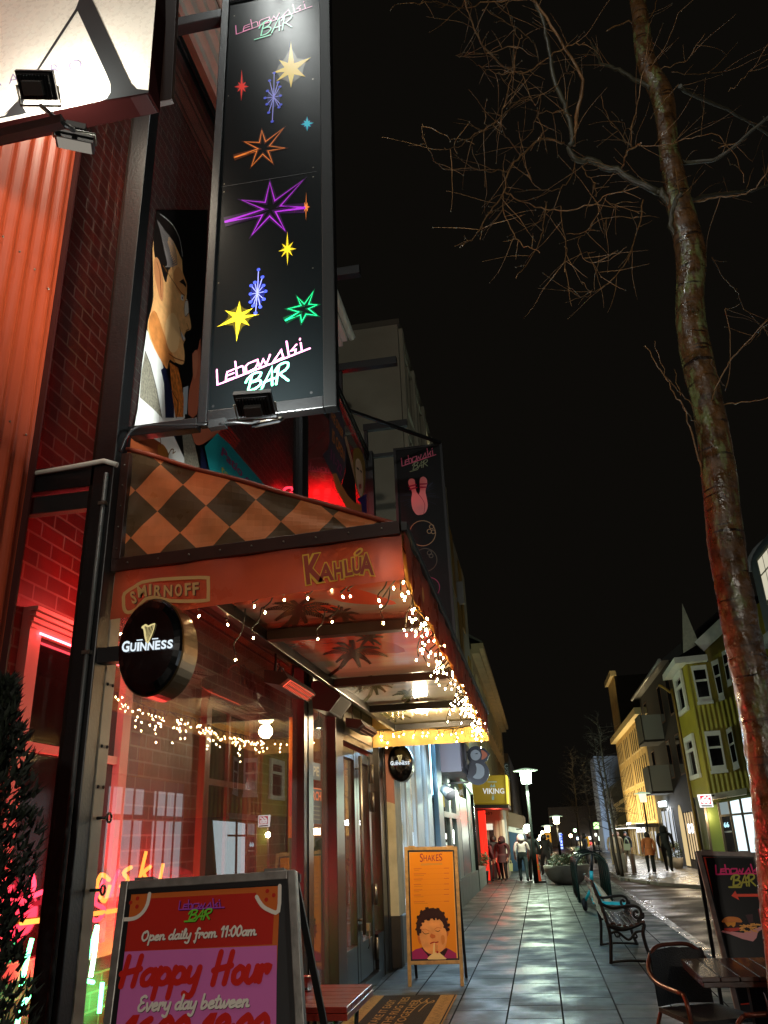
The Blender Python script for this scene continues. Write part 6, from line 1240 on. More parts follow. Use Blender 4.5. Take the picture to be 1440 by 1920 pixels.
bg_ = thing('beige_house', 'beige corniced house past the ochre block', 'building', (-5, 48, 0)); bei = mat('beige render', '#8e7c5c', .8, nz=(1.5, .15))
m = MB(); m.box(-9, -2.2, 35.3, 66, 0, 9.3, bei); m.build('wall', bg_)
m = MB(); m.box(-2.2, -1.85, 35.3, 66, 9.1, 9.3, bei); m.box(-2.2, -1.65, 35.3, 66, 9.3, 9.55, bei); m.build('cornice', bg_)
m = MB(); m.slab([(-1.7, 35.3, 9.55), (-6, 35.3, 12.2), (-6, 66, 12.2), (-1.7, 66, 9.55)], (0, 0, .1), mat('grey roof', '#3c3a34', .7)); m.build('roof', bg_)
window_grid(bg_, -2.2, [37.5 + 2.6 * k for k in range(10)], [4.4, 6.9], 1.1, 1.5, set(), dkg, warmw, mat('beige frame', '#a08c68', .6))
# yellow sign box above the red doorway
vk = thing('yellow_sign_box', 'large yellow sign box with white capitals over the doorway', 'sign', P(918, 1480, Y=30)); vy = mat('yellow sign acrylic', '#8a680c', .4, emit=((1, .66, .02), .11)); vb = mat('brown sign underside', '#2a1408', .6)
YV = 30.0; a_, b_, c_, d_ = P(884, 1455, Y=YV), P(950, 1453, Y=YV), P(953, 1507, Y=YV), P(884, 1506, Y=YV)
m = MB(); m.slab([a_, b_, c_, d_], (0, 2.6, 0), vy); m.build('casing', vk)
m = MB(); m.slab([V((b_.x, YV - .012, b_.z)), V((b_.x - .05, YV - .012, b_.z)), V((c_.x - .05, YV - .012, c_.z)), V((c_.x, YV - .012, c_.z))], (0, .008, 0), lamp_mat('bright yellow edge', (1, .8, .1), 1.1)); m.build('lit_edge', vk)
A = Art((-1.5, YV - .004, 3), (0, -1, 0), .006); A.text('VIKING', [(905, 1478), (945, 1478), (946, 1488), (905, 1489)], lamp_mat('white sign capitals', (.9, .95, .9), .75), 2, .02); A.stroke([(915, 1466), (931, 1466)], .03, wbl, 2); A.poly([(918, 1476), (921, 1470), (924, 1474), (927, 1469), (929, 1476)], wbl, 2); A.text('i', [(922, 1490), (927, 1490), (927, 1500), (922, 1500)], wbl, 2); A.build('lettering', vk)
m = MB(); m.slab([V((d_.x - .3, YV, d_.z - .03)), V((c_.x, YV, c_.z - .03)), V((c_.x, YV + 2.6, c_.z - .03)), V((d_.x - .3, YV + 2.6, d_.z - .03))], (0, 0, -.12), vb); m.build('soffit', vk)
# red lit doorway curtain
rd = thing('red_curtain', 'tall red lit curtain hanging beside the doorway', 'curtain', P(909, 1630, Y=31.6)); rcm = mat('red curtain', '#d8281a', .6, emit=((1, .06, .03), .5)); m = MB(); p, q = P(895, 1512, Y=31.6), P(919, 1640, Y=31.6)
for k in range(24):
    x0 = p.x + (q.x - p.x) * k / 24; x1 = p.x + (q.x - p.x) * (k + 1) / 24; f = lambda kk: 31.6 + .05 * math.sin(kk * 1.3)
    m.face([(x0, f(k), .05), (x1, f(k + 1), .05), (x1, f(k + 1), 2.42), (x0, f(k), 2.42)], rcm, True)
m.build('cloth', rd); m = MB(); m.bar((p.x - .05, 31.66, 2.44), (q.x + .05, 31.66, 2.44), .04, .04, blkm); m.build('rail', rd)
lamp('red_light', 'POINT', (-1.55, 31.3, 2.2), (1, .05, .03), 70, rd, .12); lamp('red_light', 'POINT', (-1.5, 32.2, .6), (1, .05, .03), 40, rd, .12)
# round lamp, small white house, low house and blue wall further down
wh = thing('white_doorway_house', 'white house with pilasters beyond the red doorway', 'building', (-3, 39, 0)); m = MB(); yq = 34.0
m.box(-6, P(946, 1560, Y=yq).x, yq, yq + 3, 0, 2.5, mat('white plaster', '#a89c84', .7)); m.build('wall', wh)
m = MB(); m.box(P(917, 1560, Y=yq).x, P(926, 1560, Y=yq).x, yq - .02, yq - .003, 0, 1.9, mat('dark doorway', '#140c0a', .6)); m.build('doorway', wh)
m = MB(); p = P(912, 1550, Y=yq - .03); m.box(p.x, p.x + .25, yq - .03, yq - .022, 1.75, 1.98, lamp_mat('lit pane warm', (1, .9, .7), .9)); m.build('lit_window', wh)
m = MB(); 
for px in (930, 938): p = P(px, 1560, Y=yq - .05); m.box(p.x, p.x + .1, yq - .06, yq - .003, 0, 2.1, mat('pilaster white', '#c9bda0', .7))
m.build('pilaster', wh)
m = MB(); p = P(943, 1560, Y=yq - .05); m.box(p.x, p.x + .09, yq - .05, yq - .022, .6, 2.1, lamp_mat('tall lit strip', (1, .86, .55), .9)); m.build('lit_strip', wh)
A = Art((0, yq - .05, 0), (0, -1, 0), .003); A.text('ndrs', [(910, 1522), (923, 1521), (923, 1527), (910, 1528)], blkm, 2, .01); m = A.build('lettering', wh)
lo = thing('low_house', 'low house with a taupe gable and blue base behind the hooded walker', 'building', (-2, 40, 0)); yq = 40.0; a_, b_, c_, d_ = P(953, 1522, Y=yq), P(982, 1530, Y=yq), P(984, 1560, Y=yq), P(953, 1554, Y=yq)
m = MB(); m.slab([a_, b_, c_, d_], (0, 4, 0), mat('taupe boards', '#7a6450', .7)); m.build('wall', lo)
m = MB(); m.slab([d_ + V((0, .01, 0)), c_ + V((0, .01, 0)), V((c_.x, yq + .01, 0)), V((d_.x, yq + .01, 0))], (0, 4, 0), mat('blue wall', '#25445e', .6)); m.build('base_wall', lo)
m = MB(); m.bar(d_ + V((0, -.03, 0)), c_ + V((0, -.03, 0)), .06, .22, whitep); m.build('trim', lo)
t = thing('globe_lamp', 'bright round globe lamp behind the dark walker', 'wall lamp', P(989, 1554, Y=39)); m = MB(); m.ball(t.location, .19, lamp_mat('bright globe', (.85, 1, .82), 22), 10); m.build('globe', t); m = MB(); q = t.location; m.bar((q.x - .5, q.y + .3, q.z), (q.x, q.y + .1, q.z), .05, .05, blkm); m.build('bracket', t); lamp('globe_light', 'POINT', q - V((0, .6, .2)), (.85, 1, .82), 90, t, .3)
t = thing('vertical_sign', 'dark vertical sign with pale letters high above the yellow sign box', 'sign', P(951, 1446, Y=44)); p, q = P(945, 1430, Y=44), P(958, 1466, Y=44); m = MB(); m.slab([p, V((q.x, 44, p.z)), q, V((p.x, 44, q.z))], (0, .15, 0), blkm); m.build('panel', t); A = Art((0, 43.99, 5), (0, -1, 0), .01); A.text('C', [(946, 1433), (952, 1433), (952, 1441), (946, 1441)], wbl, 2, .02); A.text('CENTER', [(947, 1443), (953, 1464), (957, 1462), (952, 1442)], wbl, 2); A.build('lettering', t)
# far row closing the street on the left, with lit shops
fl = thing('far_row', 'dim row of houses with lit shop windows at the far left of the street', 'building', (-3, 80, 0)); m = MB(); m.box(-9, -1.9, 66.2, 110, 0, 7.5, mat('dim far wall', '#3c322a', .8)); m.build('wall', fl)
for k in range(12): m = MB(); y_ = 67.5 + k * 3.4; m.box(-1.899, -1.87, y_, y_ + 2.2, .5, 2.4, lamp_mat('far shop light %d' % (k % 3), ((1, .7, .4), (1, .5, .3), (1, .9, .7))[k % 3], (1.5, .8, 2)[k % 3])); m.build('shop_window', fl)
t = thing('vertical_sign', 'tall lit blue and white vertical sign far down the street', 'sign', P(1053, 1584, Y=90)); p, q = P(1046, 1562, Y=90), P(1058, 1608, Y=90); m = MB(); m.slab([p, V((q.x, 90, p.z)), q, V((p.x, 90, q.z))], (0, .2, 0), lamp_mat('blue white sign', (.5, .62, 1), 1.6)); m.build('panel', t); A = Art((0, 89.98, 3), (0, -1, 0), .02); A.text('HOTEL', [(1049, 1564), (1051, 1604), (1056, 1604), (1055, 1564)], lamp_mat('blue sign letters', (.05, .12, .9), 1.2), 2, .03); A.build('lettering', t)
# ================= right side of the street
XR = 6.0
R = lambda x, y: P(x, y, X=XR)
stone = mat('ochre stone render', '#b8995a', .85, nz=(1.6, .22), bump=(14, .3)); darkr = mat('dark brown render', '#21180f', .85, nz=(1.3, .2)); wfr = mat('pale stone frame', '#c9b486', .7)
# floodlit stone building with three bands of tall narrow windows
st = thing('stone_building', 'floodlit ochre stone building with rows of narrow windows', 'building', (9, 52, 0))
m = MB(); m.box(XR, 14, 45.2, 61, 0, 7.25, stone); m.build('wall', st); m = MB(); m.box(XR - .35, 14, 45.1, 61.1, 7.25, 7.6, mat('pale cornice', '#c4ae7a', .7)); m.build('cornice', st)
m = MB(); m.box(XR + .15, 14, 57, 61.5, 7.6, 11.4, darkr); m.build('tower', st); m = MB(); m.box(XR + .1, XR + .149, 56.98, 61.5, 7.6, 11.4, stone); m.box(XR - .12, XR + .3, 56.9, 61.6, 11.4, 11.75, wfr); m.build('tower_front', st)  # shade of the unlit side put into the core's dark colour
nwin = 0
for z0, z1 in ((5.75, 6.95), (4.05, 5.3), (1.95, 3.75)):
    for k in range(16):
        y = 46.0 + k * .92
        if 7 == k or (z0 > 5 and k == 11): continue
        m = MB(); m.box(XR - .012, XR - .002, y, y + .42, z0, z1, mat('dark slit window', '#0b0a08', .1)); o = m.build('window', st); m = MB(); m.box(XR - .022, XR - .003, y - .1, y - .005, z0 - .03, z1 + .03, wfr); m.box(XR - .024, XR - .003, y - .1, y + .52, z0 - .1, z0 - .031, wfr); m.build('surround', o)
m = MB(); m.box(XR - 1.1, XR - .002, 45.4, 60, 1.62, 1.8, mat('canopy fascia', '#5a5044', .6)); m.build('canopy', st)
for k in range(10): m = MB(); y = 46 + k * 1.45; m.box(XR - .08, XR - .003, y, y + .22, 0, 1.6, wfr); m.build('pilaster', st)
for k in range(8): m = MB(); y = 46.4 + k * 1.6; m.box(XR - .04, XR - .004, y, y + .7, .1, 1.4, mat('dark brown door', '#1e120c', .5) if k % 3 else lamp_mat('lit entrance', (.9, .95, 1), .8)); m.build('door', st)
m = MB(); m.box(XR - 1.0, XR - .6, 47, 59, 1.595, 1.615, lamp_mat('canopy light', (1, .98, .9), 9)); m.build('canopy_light', st)
lamp('facade_flood', 'AREA', (XR - 1.3, 52.5, 1.9), (1, .8, .42), 900, st, 14, .4, (XR + .4, 52.5, 5)); lamp('pavement_light', 'AREA', (XR - 1.1, 50, 1.58), (1, .95, .85), 90, st, 11, .6, (XR - 1.4, 49, 0))
t = thing('hanging_sign', 'small white lit square sign under the stone building canopy', 'sign', P(1201, 1552, Y=47)); p = t.location.copy(); m = MB(); m.box(p.x - .22, p.x + .22, 47, 47.1, p.z - .22, p.z + .22, lamp_mat('white sign', (1, 1, .95), 2.2)); m.build('panel', t); A = Art((p.x, 46.99, p.z), (0, -1, 0), .004, fn=lambda q: V((p.x + q[0], 46.99, p.z + q[1]))); A.stroke([(.02, .15), (-.06, .05), (.04, 0), (-.02, -.15)], .05, blkm, 1); A.build('lettering', t)
t = thing('wall_lamp', 'small glaring lamp at the left end of the canopy', 'wall lamp', P(1179, 1547, Y=59)); m = MB(); m.ball(t.location, .16, lamp_mat('wall lamp glow', (.85, 1, .9), 30), 8); m.build('globe', t); m = MB(); q = t.location; m.bar((q.x, q.y, q.z + .1), (q.x + .7, q.y + .2, q.z + .2), .05, .05, blkm); m.build('arm', t)
# dark corner house
dk = thing('dark_house', 'dark brown house with white balcony panels between the stone and green houses', 'building', (9, 39, 0))
m = MB(); m.box(XR, 14, 34.4, 45.1, 0, 8.0, darkr); m.build('wall', dk)
m = MB(); m.slab([(XR - .35, 34.3, 8.0), (XR + 3, 34.3, 10.4), (14, 34.3, 10.4), (14, 34.3, 8.0)], (0, 10.9, 0), mat('black roof', '#0e0d0d', .5)); m.build('roof', dk)
m = MB(); m.tube([(XR - .38, 34.3, 8.02), (XR - .38, 45.2, 8.02)], .07, mat('zinc gutter', '#9a9a98', .3, .6), 8); m.build('gutter', dk)
for (a, b), n in (((1225, 1342), (1246, 1385)), 0), (((1240, 1436), (1262, 1482)), 1):
    p, q = R(*a), R(*b); y0, y1 = min(p.y, q.y), max(p.y, q.y); m = MB(); m.box(XR - .9, XR - .002, y0, y1, q.z - .1, q.z, darkr); m.box(XR - .9, XR - .86, y0, y1, q.z, q.z + (1.1 if n else 1.2), mat('white balcony panel', '#77756b', .5)); m.box(XR - .9, XR - .002, y0, y0 + .04, q.z, q.z + 1.1, mat('white balcony panel', '#77756b', .5)); m.build('balcony', dk)
window_grid(dk, XR, [35.6, 38.2, 43.3], [3.6, 6.0], .9, 1.5, set(), dkg, warmw, mat('dark frame', '#6a4a34', .6), -.005)
p = R(1262, 1530)
m = MB(); m.box(XR - .03, XR - .003, 34.8, 37.0, .35, 2.1, lamp_mat('warm shop window', (1, .72, .38), .8)); m.build('shop_window', dk)
for k in range(5): m = MB(); m.box(XR - .06, XR - .032, 34.75 + k * .55, 34.8 + k * .55, .3, 2.15, darkr); m.build('mullion', dk)
for k, (y, z) in enumerate(((35.3, 1.55), (36.1, 1.55))): m = MB(); m.box(XR - .05, XR - .033, y, y + .35, z - .22, z + .12, lamp_mat('bright shop spot', (.9, .95, 1), 5)); m.build('shop_spot', dk)
m = MB(); ar = [(XR - .02, 38.0 + .5 * math.cos(math.pi * i / 12), 1.7 + .75 * math.sin(math.pi * i / 12)) for i in range(13)] + [(XR - .02, 37.5, .05), (XR - .02, 38.5, .05)]; m.slab(ar, (.017, 0, 0), lamp_mat('lit archway', (1, .74, .36), .75)); m.build('archway', dk)
m = MB(); m.box(XR - .03, XR - .003, 40.0, 43.4, .1, 2.3, lamp_mat('lit white entrance', (.85, .92, 1), .75)); m.build('lit_entrance', dk)
for y in (39.95, 41.0, 42.2, 43.4): m = MB(); m.box(XR - .07, XR - .031, y, y + .1, 0, 2.4, blkm); m.build('door_frame', dk)
m = MB(); m.box(XR - .25, XR - .05, 41.2, 42.4, 2.5, 2.72, lamp_mat('entrance lamp', (.8, .95, 1), 8)); m.build('entrance_light', dk)
lamp('entrance_fill', 'AREA', (XR - .5, 41.5, 2.4), (.9, .95, 1), 160, dk, 3, .4, (XR - 1.4, 40, 0)); lamp('window_fill', 'AREA', (XR - .3, 36.3, 2.0), (1, .75, .45), 110, dk, 3, .4, (XR - 2, 35.5, 0))  # area fills added before the lit entrance and window
for y, s_ in ((37.2, .0), (38.9, .06)):
    t = thing('potted_shrub', 'dark clipped shrub in a pale pot, %s of the lit archway' % ('right' if s_ == 0 else 'left'), 'potted plant', (XR - .55, y, 0), 'potted shrubs by the archway'); m = MB(); m.lathe([(.16, 0), (.24, .4), (.2, .4), (.01, .36)], (XR - .55, y, 0), conc, 14); m.build('pot', t); leaf_clump('foliage', t, [((XR - .55, y, .6), .26), ((XR - .55, y, .85), .18)], 400, .07, lf[:2], rp)
# green corrugated corner house
gh = thing('green_house', 'green corrugated corner house with white trimmed windows', 'building', (7.5, 32, 0)); grc = mat('olive green corrugated iron', '#978823', .5, nz=(1.5, .12), bump=(20, .1)); GO = V((5.15, 31, 0)); GU = V((1, -.22, 0)).normalized(); GN = V((-.22, -1, 0)).normalized(); G = lambda x, y: PP(x, y, GO, GN)
c0 = G(1307, 1362); GO = V((c0.x, c0.y, 0))
def corr(o, u, n, L, z0, z1, pitch, amp, mm, parent, name):
    m = MB(); k = int(L / pitch * 6)
    for i in range(k):
        f = lambda j: o + u * (L * j / k) + n * (amp * math.sin(j / 6 * 2 * math.pi))
        m.face([f(i) + V((0, 0, z0)), f(i + 1) + V((0, 0, z0)), f(i + 1) + V((0, 0, z1)), f(i) + V((0, 0, z1))], mm, True)
    return m.build(name, parent)
ztop = G(1310, 1243).z; zsh = G(1352, 1488).z
corr(GO, GU, GN, 5.2, zsh, ztop, .16, .013, grc, gh, 'wall'); corr(GO + V((0, 3.2, 0)), V((0, -1, 0)), V((-1, 0, 0)), 3.2, zsh, ztop + .0, .16, .013, grc, gh, 'wall')
m = MB(); m.slab([GO + V((.04, .06, 0)), GO + GU * 5.2 + V((.04, .06, 0)), GO + GU * 5.2 + V((0, 8, 0)), GO + V((.04, 3.2, 0))], (0, 0, ztop), mat('olive wall core', '#4a4e18', .7)); m.build('inner_wall', gh)
def gwin(q, parent, spl=.36):
    """sash window traced on the corner house front: white surround, sill, two dark panes"""
    a, b, c, d = [G(*p) for p in q]; n = GN * .09; m = MB(); cx = (a + b + c + d) / 4
    ins = lambda p, f: p + (cx - p) * f
    ai, bi, ci, di = [ins(p, .24) for p in (a, b, c, d)]
    for U in ((a, b, bi, ai), (b, c, ci, bi), (c, d, di, ci), (d, a, ai, di)): m.slab([p + GN * .03 for p in U], n, whitep)
    e = ai.lerp(di, spl); f = bi.lerp(ci, spl); dn = (di - ai).normalized() * .07; m.slab([e + GN * .03, f + GN * .03, f + dn + GN * .03, e + dn + GN * .03], n * .8, whitep)
    m.slab([d + GN * .03 - (b - a) * .06, c + GN * .03 + (b - a) * .06, c + GN * .03 + (b - a) * .06 + V((0, 0, -.1)), d + GN * .03 - (b - a) * .06 + V((0, 0, -.1))], n * 1.6, whitep); o = m.build('window', parent)
    m = MB(); m.slab([p + GN * .031 for p in (ai, bi, ci, di)], GN * .01, dkg); m.build('pane', o)
for q in ([(1295, 1250), (1324, 1247), (1336, 1314), (1309, 1317)], [(1333, 1242), (1346, 1236), (1358, 1307), (1348, 1310)], [(1320, 1372), (1350, 1370), (1363, 1443), (1334, 1446)], [(1361, 1369), (1371, 1362), (1385, 1435), (1375, 1440)], [(1353, 1224), (1362, 1218), (1371, 1280), (1364, 1284)]): gwin(q, gh)
def lwin(px0, px1, y0_, y1_):
    pass
XG = GO.x
for (y0, y1), z0, z1 in (((GO.y + .9, GO.y + 2.3), G(1309, 1317).z, G(1295, 1250).z), ((GO.y + .9, GO.y + 2.3), G(1334, 1446).z, G(1320, 1372).z)):
    m = MB()
    for a, b, c, d in ((y0 - .2, y1 + .2, z1 - .15, z1 + .05), (y0 - .2, y0, z0, z1 - .15), (y1, y1 + .2, z0, z1 - .15), (y0 - .28, y1 + .28, z0 - .15, z0)): m.box(XG - .12, XG - .03, a, b, c, d, whitep)
    m.box(XG - .1, XG - .03, y0, y1, (z0 + z1) / 2 + .15, (z0 + z1) / 2 + .25, whitep); o = m.build('window', gh); m = MB(); m.box(XG - .05, XG - .028, y0, y1, z0, z1 - .15, dkg); m.build('pane', o)
# eaves and roofs
BW = (G(1328, 1240) - GO).dot(GU)
m = MB(); m.slab([GO + V((-.35, 3.3, ztop)), GO + GN * .35 + V((-.35, 0, ztop)), GO + GU * BW + GN * .35 + V((0, 0, ztop)), GO + GU * BW + V((0, 3.2, ztop))], (0, 0, .22), whitep); m.build('eave', gh)
m = MB(); ap = GO + GU * .9 + V((.2, 1.2, ztop + 1.05)); base_ = [GO + V((-.3, 3.2, ztop + .22)), GO + GN * .3 + V((-.3, 0, ztop + .22)), GO + GU * (BW - .05) + GN * .3 + V((0, 0, ztop + .22)), GO + GU * (BW - .05) + V((0, 3, ztop + .22))]
for i in range(4): m.face([base_[i], base_[(i + 1) % 4], ap], mat('black slate', '#0f0f10', .5))
m.build('bay_roof', gh)
m = MB(); a, b = G(1331, 1233) + V((0, 0, 0)), G(1358, 1170); m.slab([GO + GU * (BW + .02) + V((0, 0, ztop)), GO + GU * 5.2 + V((0, 0, ztop)), GO + GU * 5.2 + V((0, 0, ztop + 3.2)), G(1352, 1180), G(1316, 1212)], GN * -.2, grc); m.build('gable_wall', gh)
m = MB(); m.bar(G(1311, 1214) + GN * .12, G(1358, 1170) + GN * .12, .45, .25, whitep, (0, 1, 0)); m.build('barge_board', gh)
sw = mat('white shingles', '#b5b0a0', .7, nz=(8, .15), bump=(30, .3)); m = MB(); s0, s1, s2_ = P(1282, 1237, Y=33.4), P(1311, 1207, Y=33.4), P(1279, 1131, Y=33.4); s3 = P(1288, 1237, Y=33.4)
m.face([s0, s3, s2_], sw); m.face([s3, s1, s2_], sw); m.face([s0 + V((.3, 2, 0)), s2_, s1 + V((.3, 2, 0))], sw); m.face([s0, s2_, s0 + V((.3, 2, 0))], sw); m.face([s1, s1 + V((.3, 2, 0)), s2_], sw); m.build('spire', gh)
m = MB(); q = GO + V((-.06, 3.3, 0)); m.tube(smoothpts([q + V((-.5, 0, ztop - .15)), q + V((-.1, 0, ztop - .5)), q + V((0, 0, ztop - .9)), q + V((0, 0, .2))], 3), .05, och, 6); m.build('drain_pipe', gh)
# shop below: cornice, glazing bars, lit windows
m = MB(); m.slab([G(1325, 1491) + GN * .0, G(1400, 1478), G(1400, 1490), G(1325, 1502)], GN * .5, mat('shop cornice', '#b8b09a', .6)); m.build('shop_cornice', gh)
shop_ff = [((1324, 1512), (1346, 1508), (1364, 1612), (1340, 1616), mat('olive display', '#4f5e22', .5, emit=((.45, .6, .12), .12))), ((1346, 1506), (1364, 1503), (1370, 1528), (1350, 1530), lamp_mat('lit grille', (.7, .85, .85), .35)), ((1351, 1531), (1371, 1529), (1382, 1606), (1365, 1610), mat('dark display', '#0c1218', .2)),
           ((1367, 1503), (1385, 1499), (1390, 1526), (1372, 1528), lamp_mat('cool shop light', (.78, .95, 1), 1.4)), ((1372, 1529), (1391, 1527), (1405, 1610), (1386, 1612), lamp_mat('cool shop light', (.78, .95, 1), 1.4)), ((1388, 1498), (1440, 1490), (1450, 1610), (1408, 1612), lamp_mat('cool shop light', (.78, .95, 1), 1.4))]
for a, b, c, d, mm in shop_ff: m = MB(); m.slab([G(*a), G(*b), G(*c), G(*d)], GN * .02, mm); m.build('shop_window', gh)
fbar = mat('grey shop bar', '#6a6258', .5)
for a, b in (((1321, 1510), (1338, 1620)), ((1346, 1505), (1365, 1614)), ((1366, 1502), (1386, 1614)), ((1387, 1498), (1408, 1614)), ((1348, 1530), (1412, 1524)), ((1330, 1616), (1450, 1612))): m = MB(); m.bar(G(*a) + GN * .05, G(*b) + GN * .05, .07, .07, fbar, (0, 1, 0)); m.build('glazing_bar', gh)
A = Art(GO + GN * .03, GN, .01); A.text('66', [(1356, 1542), (1366, 1541), (1368, 1551), (1358, 1552)], lamp_mat('blue shop numerals', (.5, .85, 1), 1.4), 1, .04); A.stroke([(1359, 1560), (1371, 1559)], .05, wbl, 1); A.build('window_lettering', gh)
# the red and white 66 sign
t = thing('shop_sign', 'white and red lit shop sign with the number 66 on the corner', 'sign', P(1323, 1502, Y=30.2)); Y6 = 30.2; q = [P(1308, 1490, Y=Y6), P(1333, 1489, Y=Y6), P(1338, 1513, Y=Y6), P(1314, 1514, Y=Y6)]; m = MB(); m.slab(q, (0, .12, 0), lamp_mat('lit white sign', (1, .98, .95), 1.5)); m.build('panel', t)
A = Art((0, Y6 - .004, 2), (0, -1, 0), .004); A.poly([(1312, 1492), (1331.5, 1491.5), (1334, 1507.5), (1315, 1508)], lamp_mat('lit red sign', (1, .05, .1), .9), 1)
for x in (1319, 1326.5): A.stroke([(x + 3, 1494), (x - 2, 1498), (x - 2, 1504), (x + 2.5, 1505), (x + 3.5, 1501), (x - 1, 1500.5)], .055, lamp_mat('lit white sign', (1, .98, .95), 1.5), 2, sm=3)
for k in range(8): A.stroke([(1316 + k * 2.4, 1511), (1317.2 + k * 2.4, 1511)], .045, mat('grey sign letters', '#555555', .5), 2)
A.build('lettering', t); m = MB(); m.bar((q[1].x, Y6 + .06, q[1].z - .05), (q[1].x + .6, Y6 + .4, q[1].z - .05), .05, .05, blkm); m.build('bracket', t)
lamp('sign_glow', 'POINT', P(1322, 1530, Y=30.6), (1, .75, .4), 40, t, .1)
# slate grey house at the right edge, its lit upper window and its shop that the bar window mirrors
eg = thing('slate_house', 'slate grey house at the right edge with a lit upper window', 'building', (8.5, 14, 0)); slg = mat('slate grey boards', '#39434a', .6, nz=(2, .15)); m = MB(); m.box(XR, 13, -2, 20.6, 3.4, 7.6, slg); m.box(XR + .3, 13, -2, 24.3, 0, 3.4, mat('grey green ground floor', '#5c665e', .6)); m.build('wall', eg)
m = MB(); m.slab([(XR + .0, 20.62, 7.6)] + [(XR + 1.4 - 1.4 * math.cos(a * math.pi / 16), 20.62, 7.6 + .95 * math.sin(a * math.pi / 16)) for a in range(9)] + [(13, 20.62, 8.55), (13, 20.62, 7.6)], (0, -8, 0), slg); m.build('curved_roof', eg)
m = MB(); m.tube([(XR + 1.4 - 1.45 * math.cos(a * math.pi / 16), 20.64, 7.55 + 1.0 * math.sin(a * math.pi / 16)) for a in range(9)], .06, mat('pale roof edge', '#8a9090', .5), 6); m.build('roof_edge', eg)
m = MB(); m.box(XR - .2, XR + .1, -2, 20.65, 5.55, 5.8, mat('pale band', '#8f918a', .6)); m.build('cornice', eg)
for y0 in (18.5, 14.5, 10.5):
    m = MB(); m.box(XR - .05, XR - .003, y0 - .08, y0 + 1.38, 6.45, 7.62, mat('grey window frame', '#8a8674', .6)); o = m.build('window', eg)
    for k in range(3): m = MB(); m.box(XR - .06, XR - .052, y0 + k * .45, y0 + .38 + k * .45, 6.55, 7.15, lamp_mat('curtained lit pane', (1, .92, .68), .62)); m.build('pane', o); m = MB(); m.box(XR - .06, XR - .052, y0 + k * .45, y0 + .38 + k * .45, 7.2, 7.54, lamp_mat('curtained lit pane', (1, .92, .68), .62)); m.build('pane', o)
for k in range(9):
    y0 = 1.5 + k * 2.6
    m = MB(); m.box(XR + .24, XR + .296, y0, y0 + 1.9, .5, 2.3, lamp_mat('bright shop window', (.85, .95, 1), .9)); m.build('shop_window', eg); m = MB(); m.box(XR + .24, XR + .296, y0, y0 + 1.9, 2.45, 3.1, lamp_mat('bright shop window', (.85, .95, 1), .9)); m.build('shop_window', eg)
    for j in range(4): m = MB(); m.box(XR + .2, XR + .238, y0 + j * .61, y0 + .06 + j * .61, .5, 3.1, fbar); m.build('glazing_bar', eg)
# pale blue church gable and grey house far across the street
fb = thing('pale_blue_hall', 'pale blue lit hall end far down the right side', 'building', (6, 76, 0)); YF = 76.0; pb = mat('pale blue render', '#8c98a6', .8, nz=(.8, .1)); m = MB(); m.slab([P(1113, 1418, Y=YF), P(1160, 1417, Y=YF), P(1190, 1660, Y=YF), P(1142, 1645, Y=YF)], (0, 6, 0), pb); m.build('wall', fb)
m = MB(); p, q = P(1143, 1588, Y=YF - .1), P(1178, 1622, Y=YF - .1)
for k in range(8): m.slab([P(1146 + k * 3.4, 1586 + k * .4, Y=YF - .06), P(1148 + k * 3.4, 1586 + k * .4, Y=YF - .06), P(1151 + k * 3.4, 1618, Y=YF - .06), P(1149 + k * 3.4, 1618, Y=YF - .06)], (0, .05, 0), lamp_mat('hall window strips', (.75, .9, 1), 1.1))
m.build('window_band', fb); lamp('hall_flood', 'AREA', (P(1140, 1600, Y=70).x, 69, .6), (.72, .85, 1), 900, fb, 6, 1, P(1140, 1500, Y=YF))
g2 = thing('grey_gabled_house', 'grey gabled house between the pale blue hall and the stone building', 'building', (6, 66, 0)); Y2 = 66.0; gw = mat('grey green boards', '#5c5c48', .8, nz=(1, .1)); Q = lambda x, y: P(x, y, Y=Y2)
m = MB(); m.slab([Q(1153, 1510), Q(1190, 1488), Q(1230, 1500), Q(1240, 1640), Q(1172, 1640)], (0, 6, 0), gw); m.build('wall', g2); m = MB(); m.slab([Q(1142, 1476), Q(1182, 1448), Q(1240, 1440), Q(1236, 1500), Q(1190, 1488), Q(1153, 1511)], (0, 8, -.0), mat('dark slate roof', '#2a2b28', .7)); m.build('roof', g2)
m = MB(); m.bar(Q(1152, 1512) + V((0, -.1, 0)), Q(1186, 1489) + V((0, -.1, 0)), .3, .25, wfr); m.bar(Q(1155, 1518) + V((0, -.1, 0)), Q(1190, 1518) + V((0, -.1, 0)), .25, .3, wfr); m.build('pediment_trim', g2)
m = MB(); m.slab([Q(1173, 1568), Q(1191, 1566), Q(1196, 1610), Q(1177, 1611)], (0, -.08, 0), mat('dark poster', '#15161a', .5)); m.build('dark_panel', g2); A = Art(Q(1182, 1580) + V((0, -.1, 0)), (0, -1, 0), .02); A.disc((1182, 1577), .2, wbl, 1); A.disc((1182, 1577), .14, pk('badge red', '#b04a3a'), 2); A.disc((1182, 1577), .06, wbl, 3); A.build('emblem', g2)
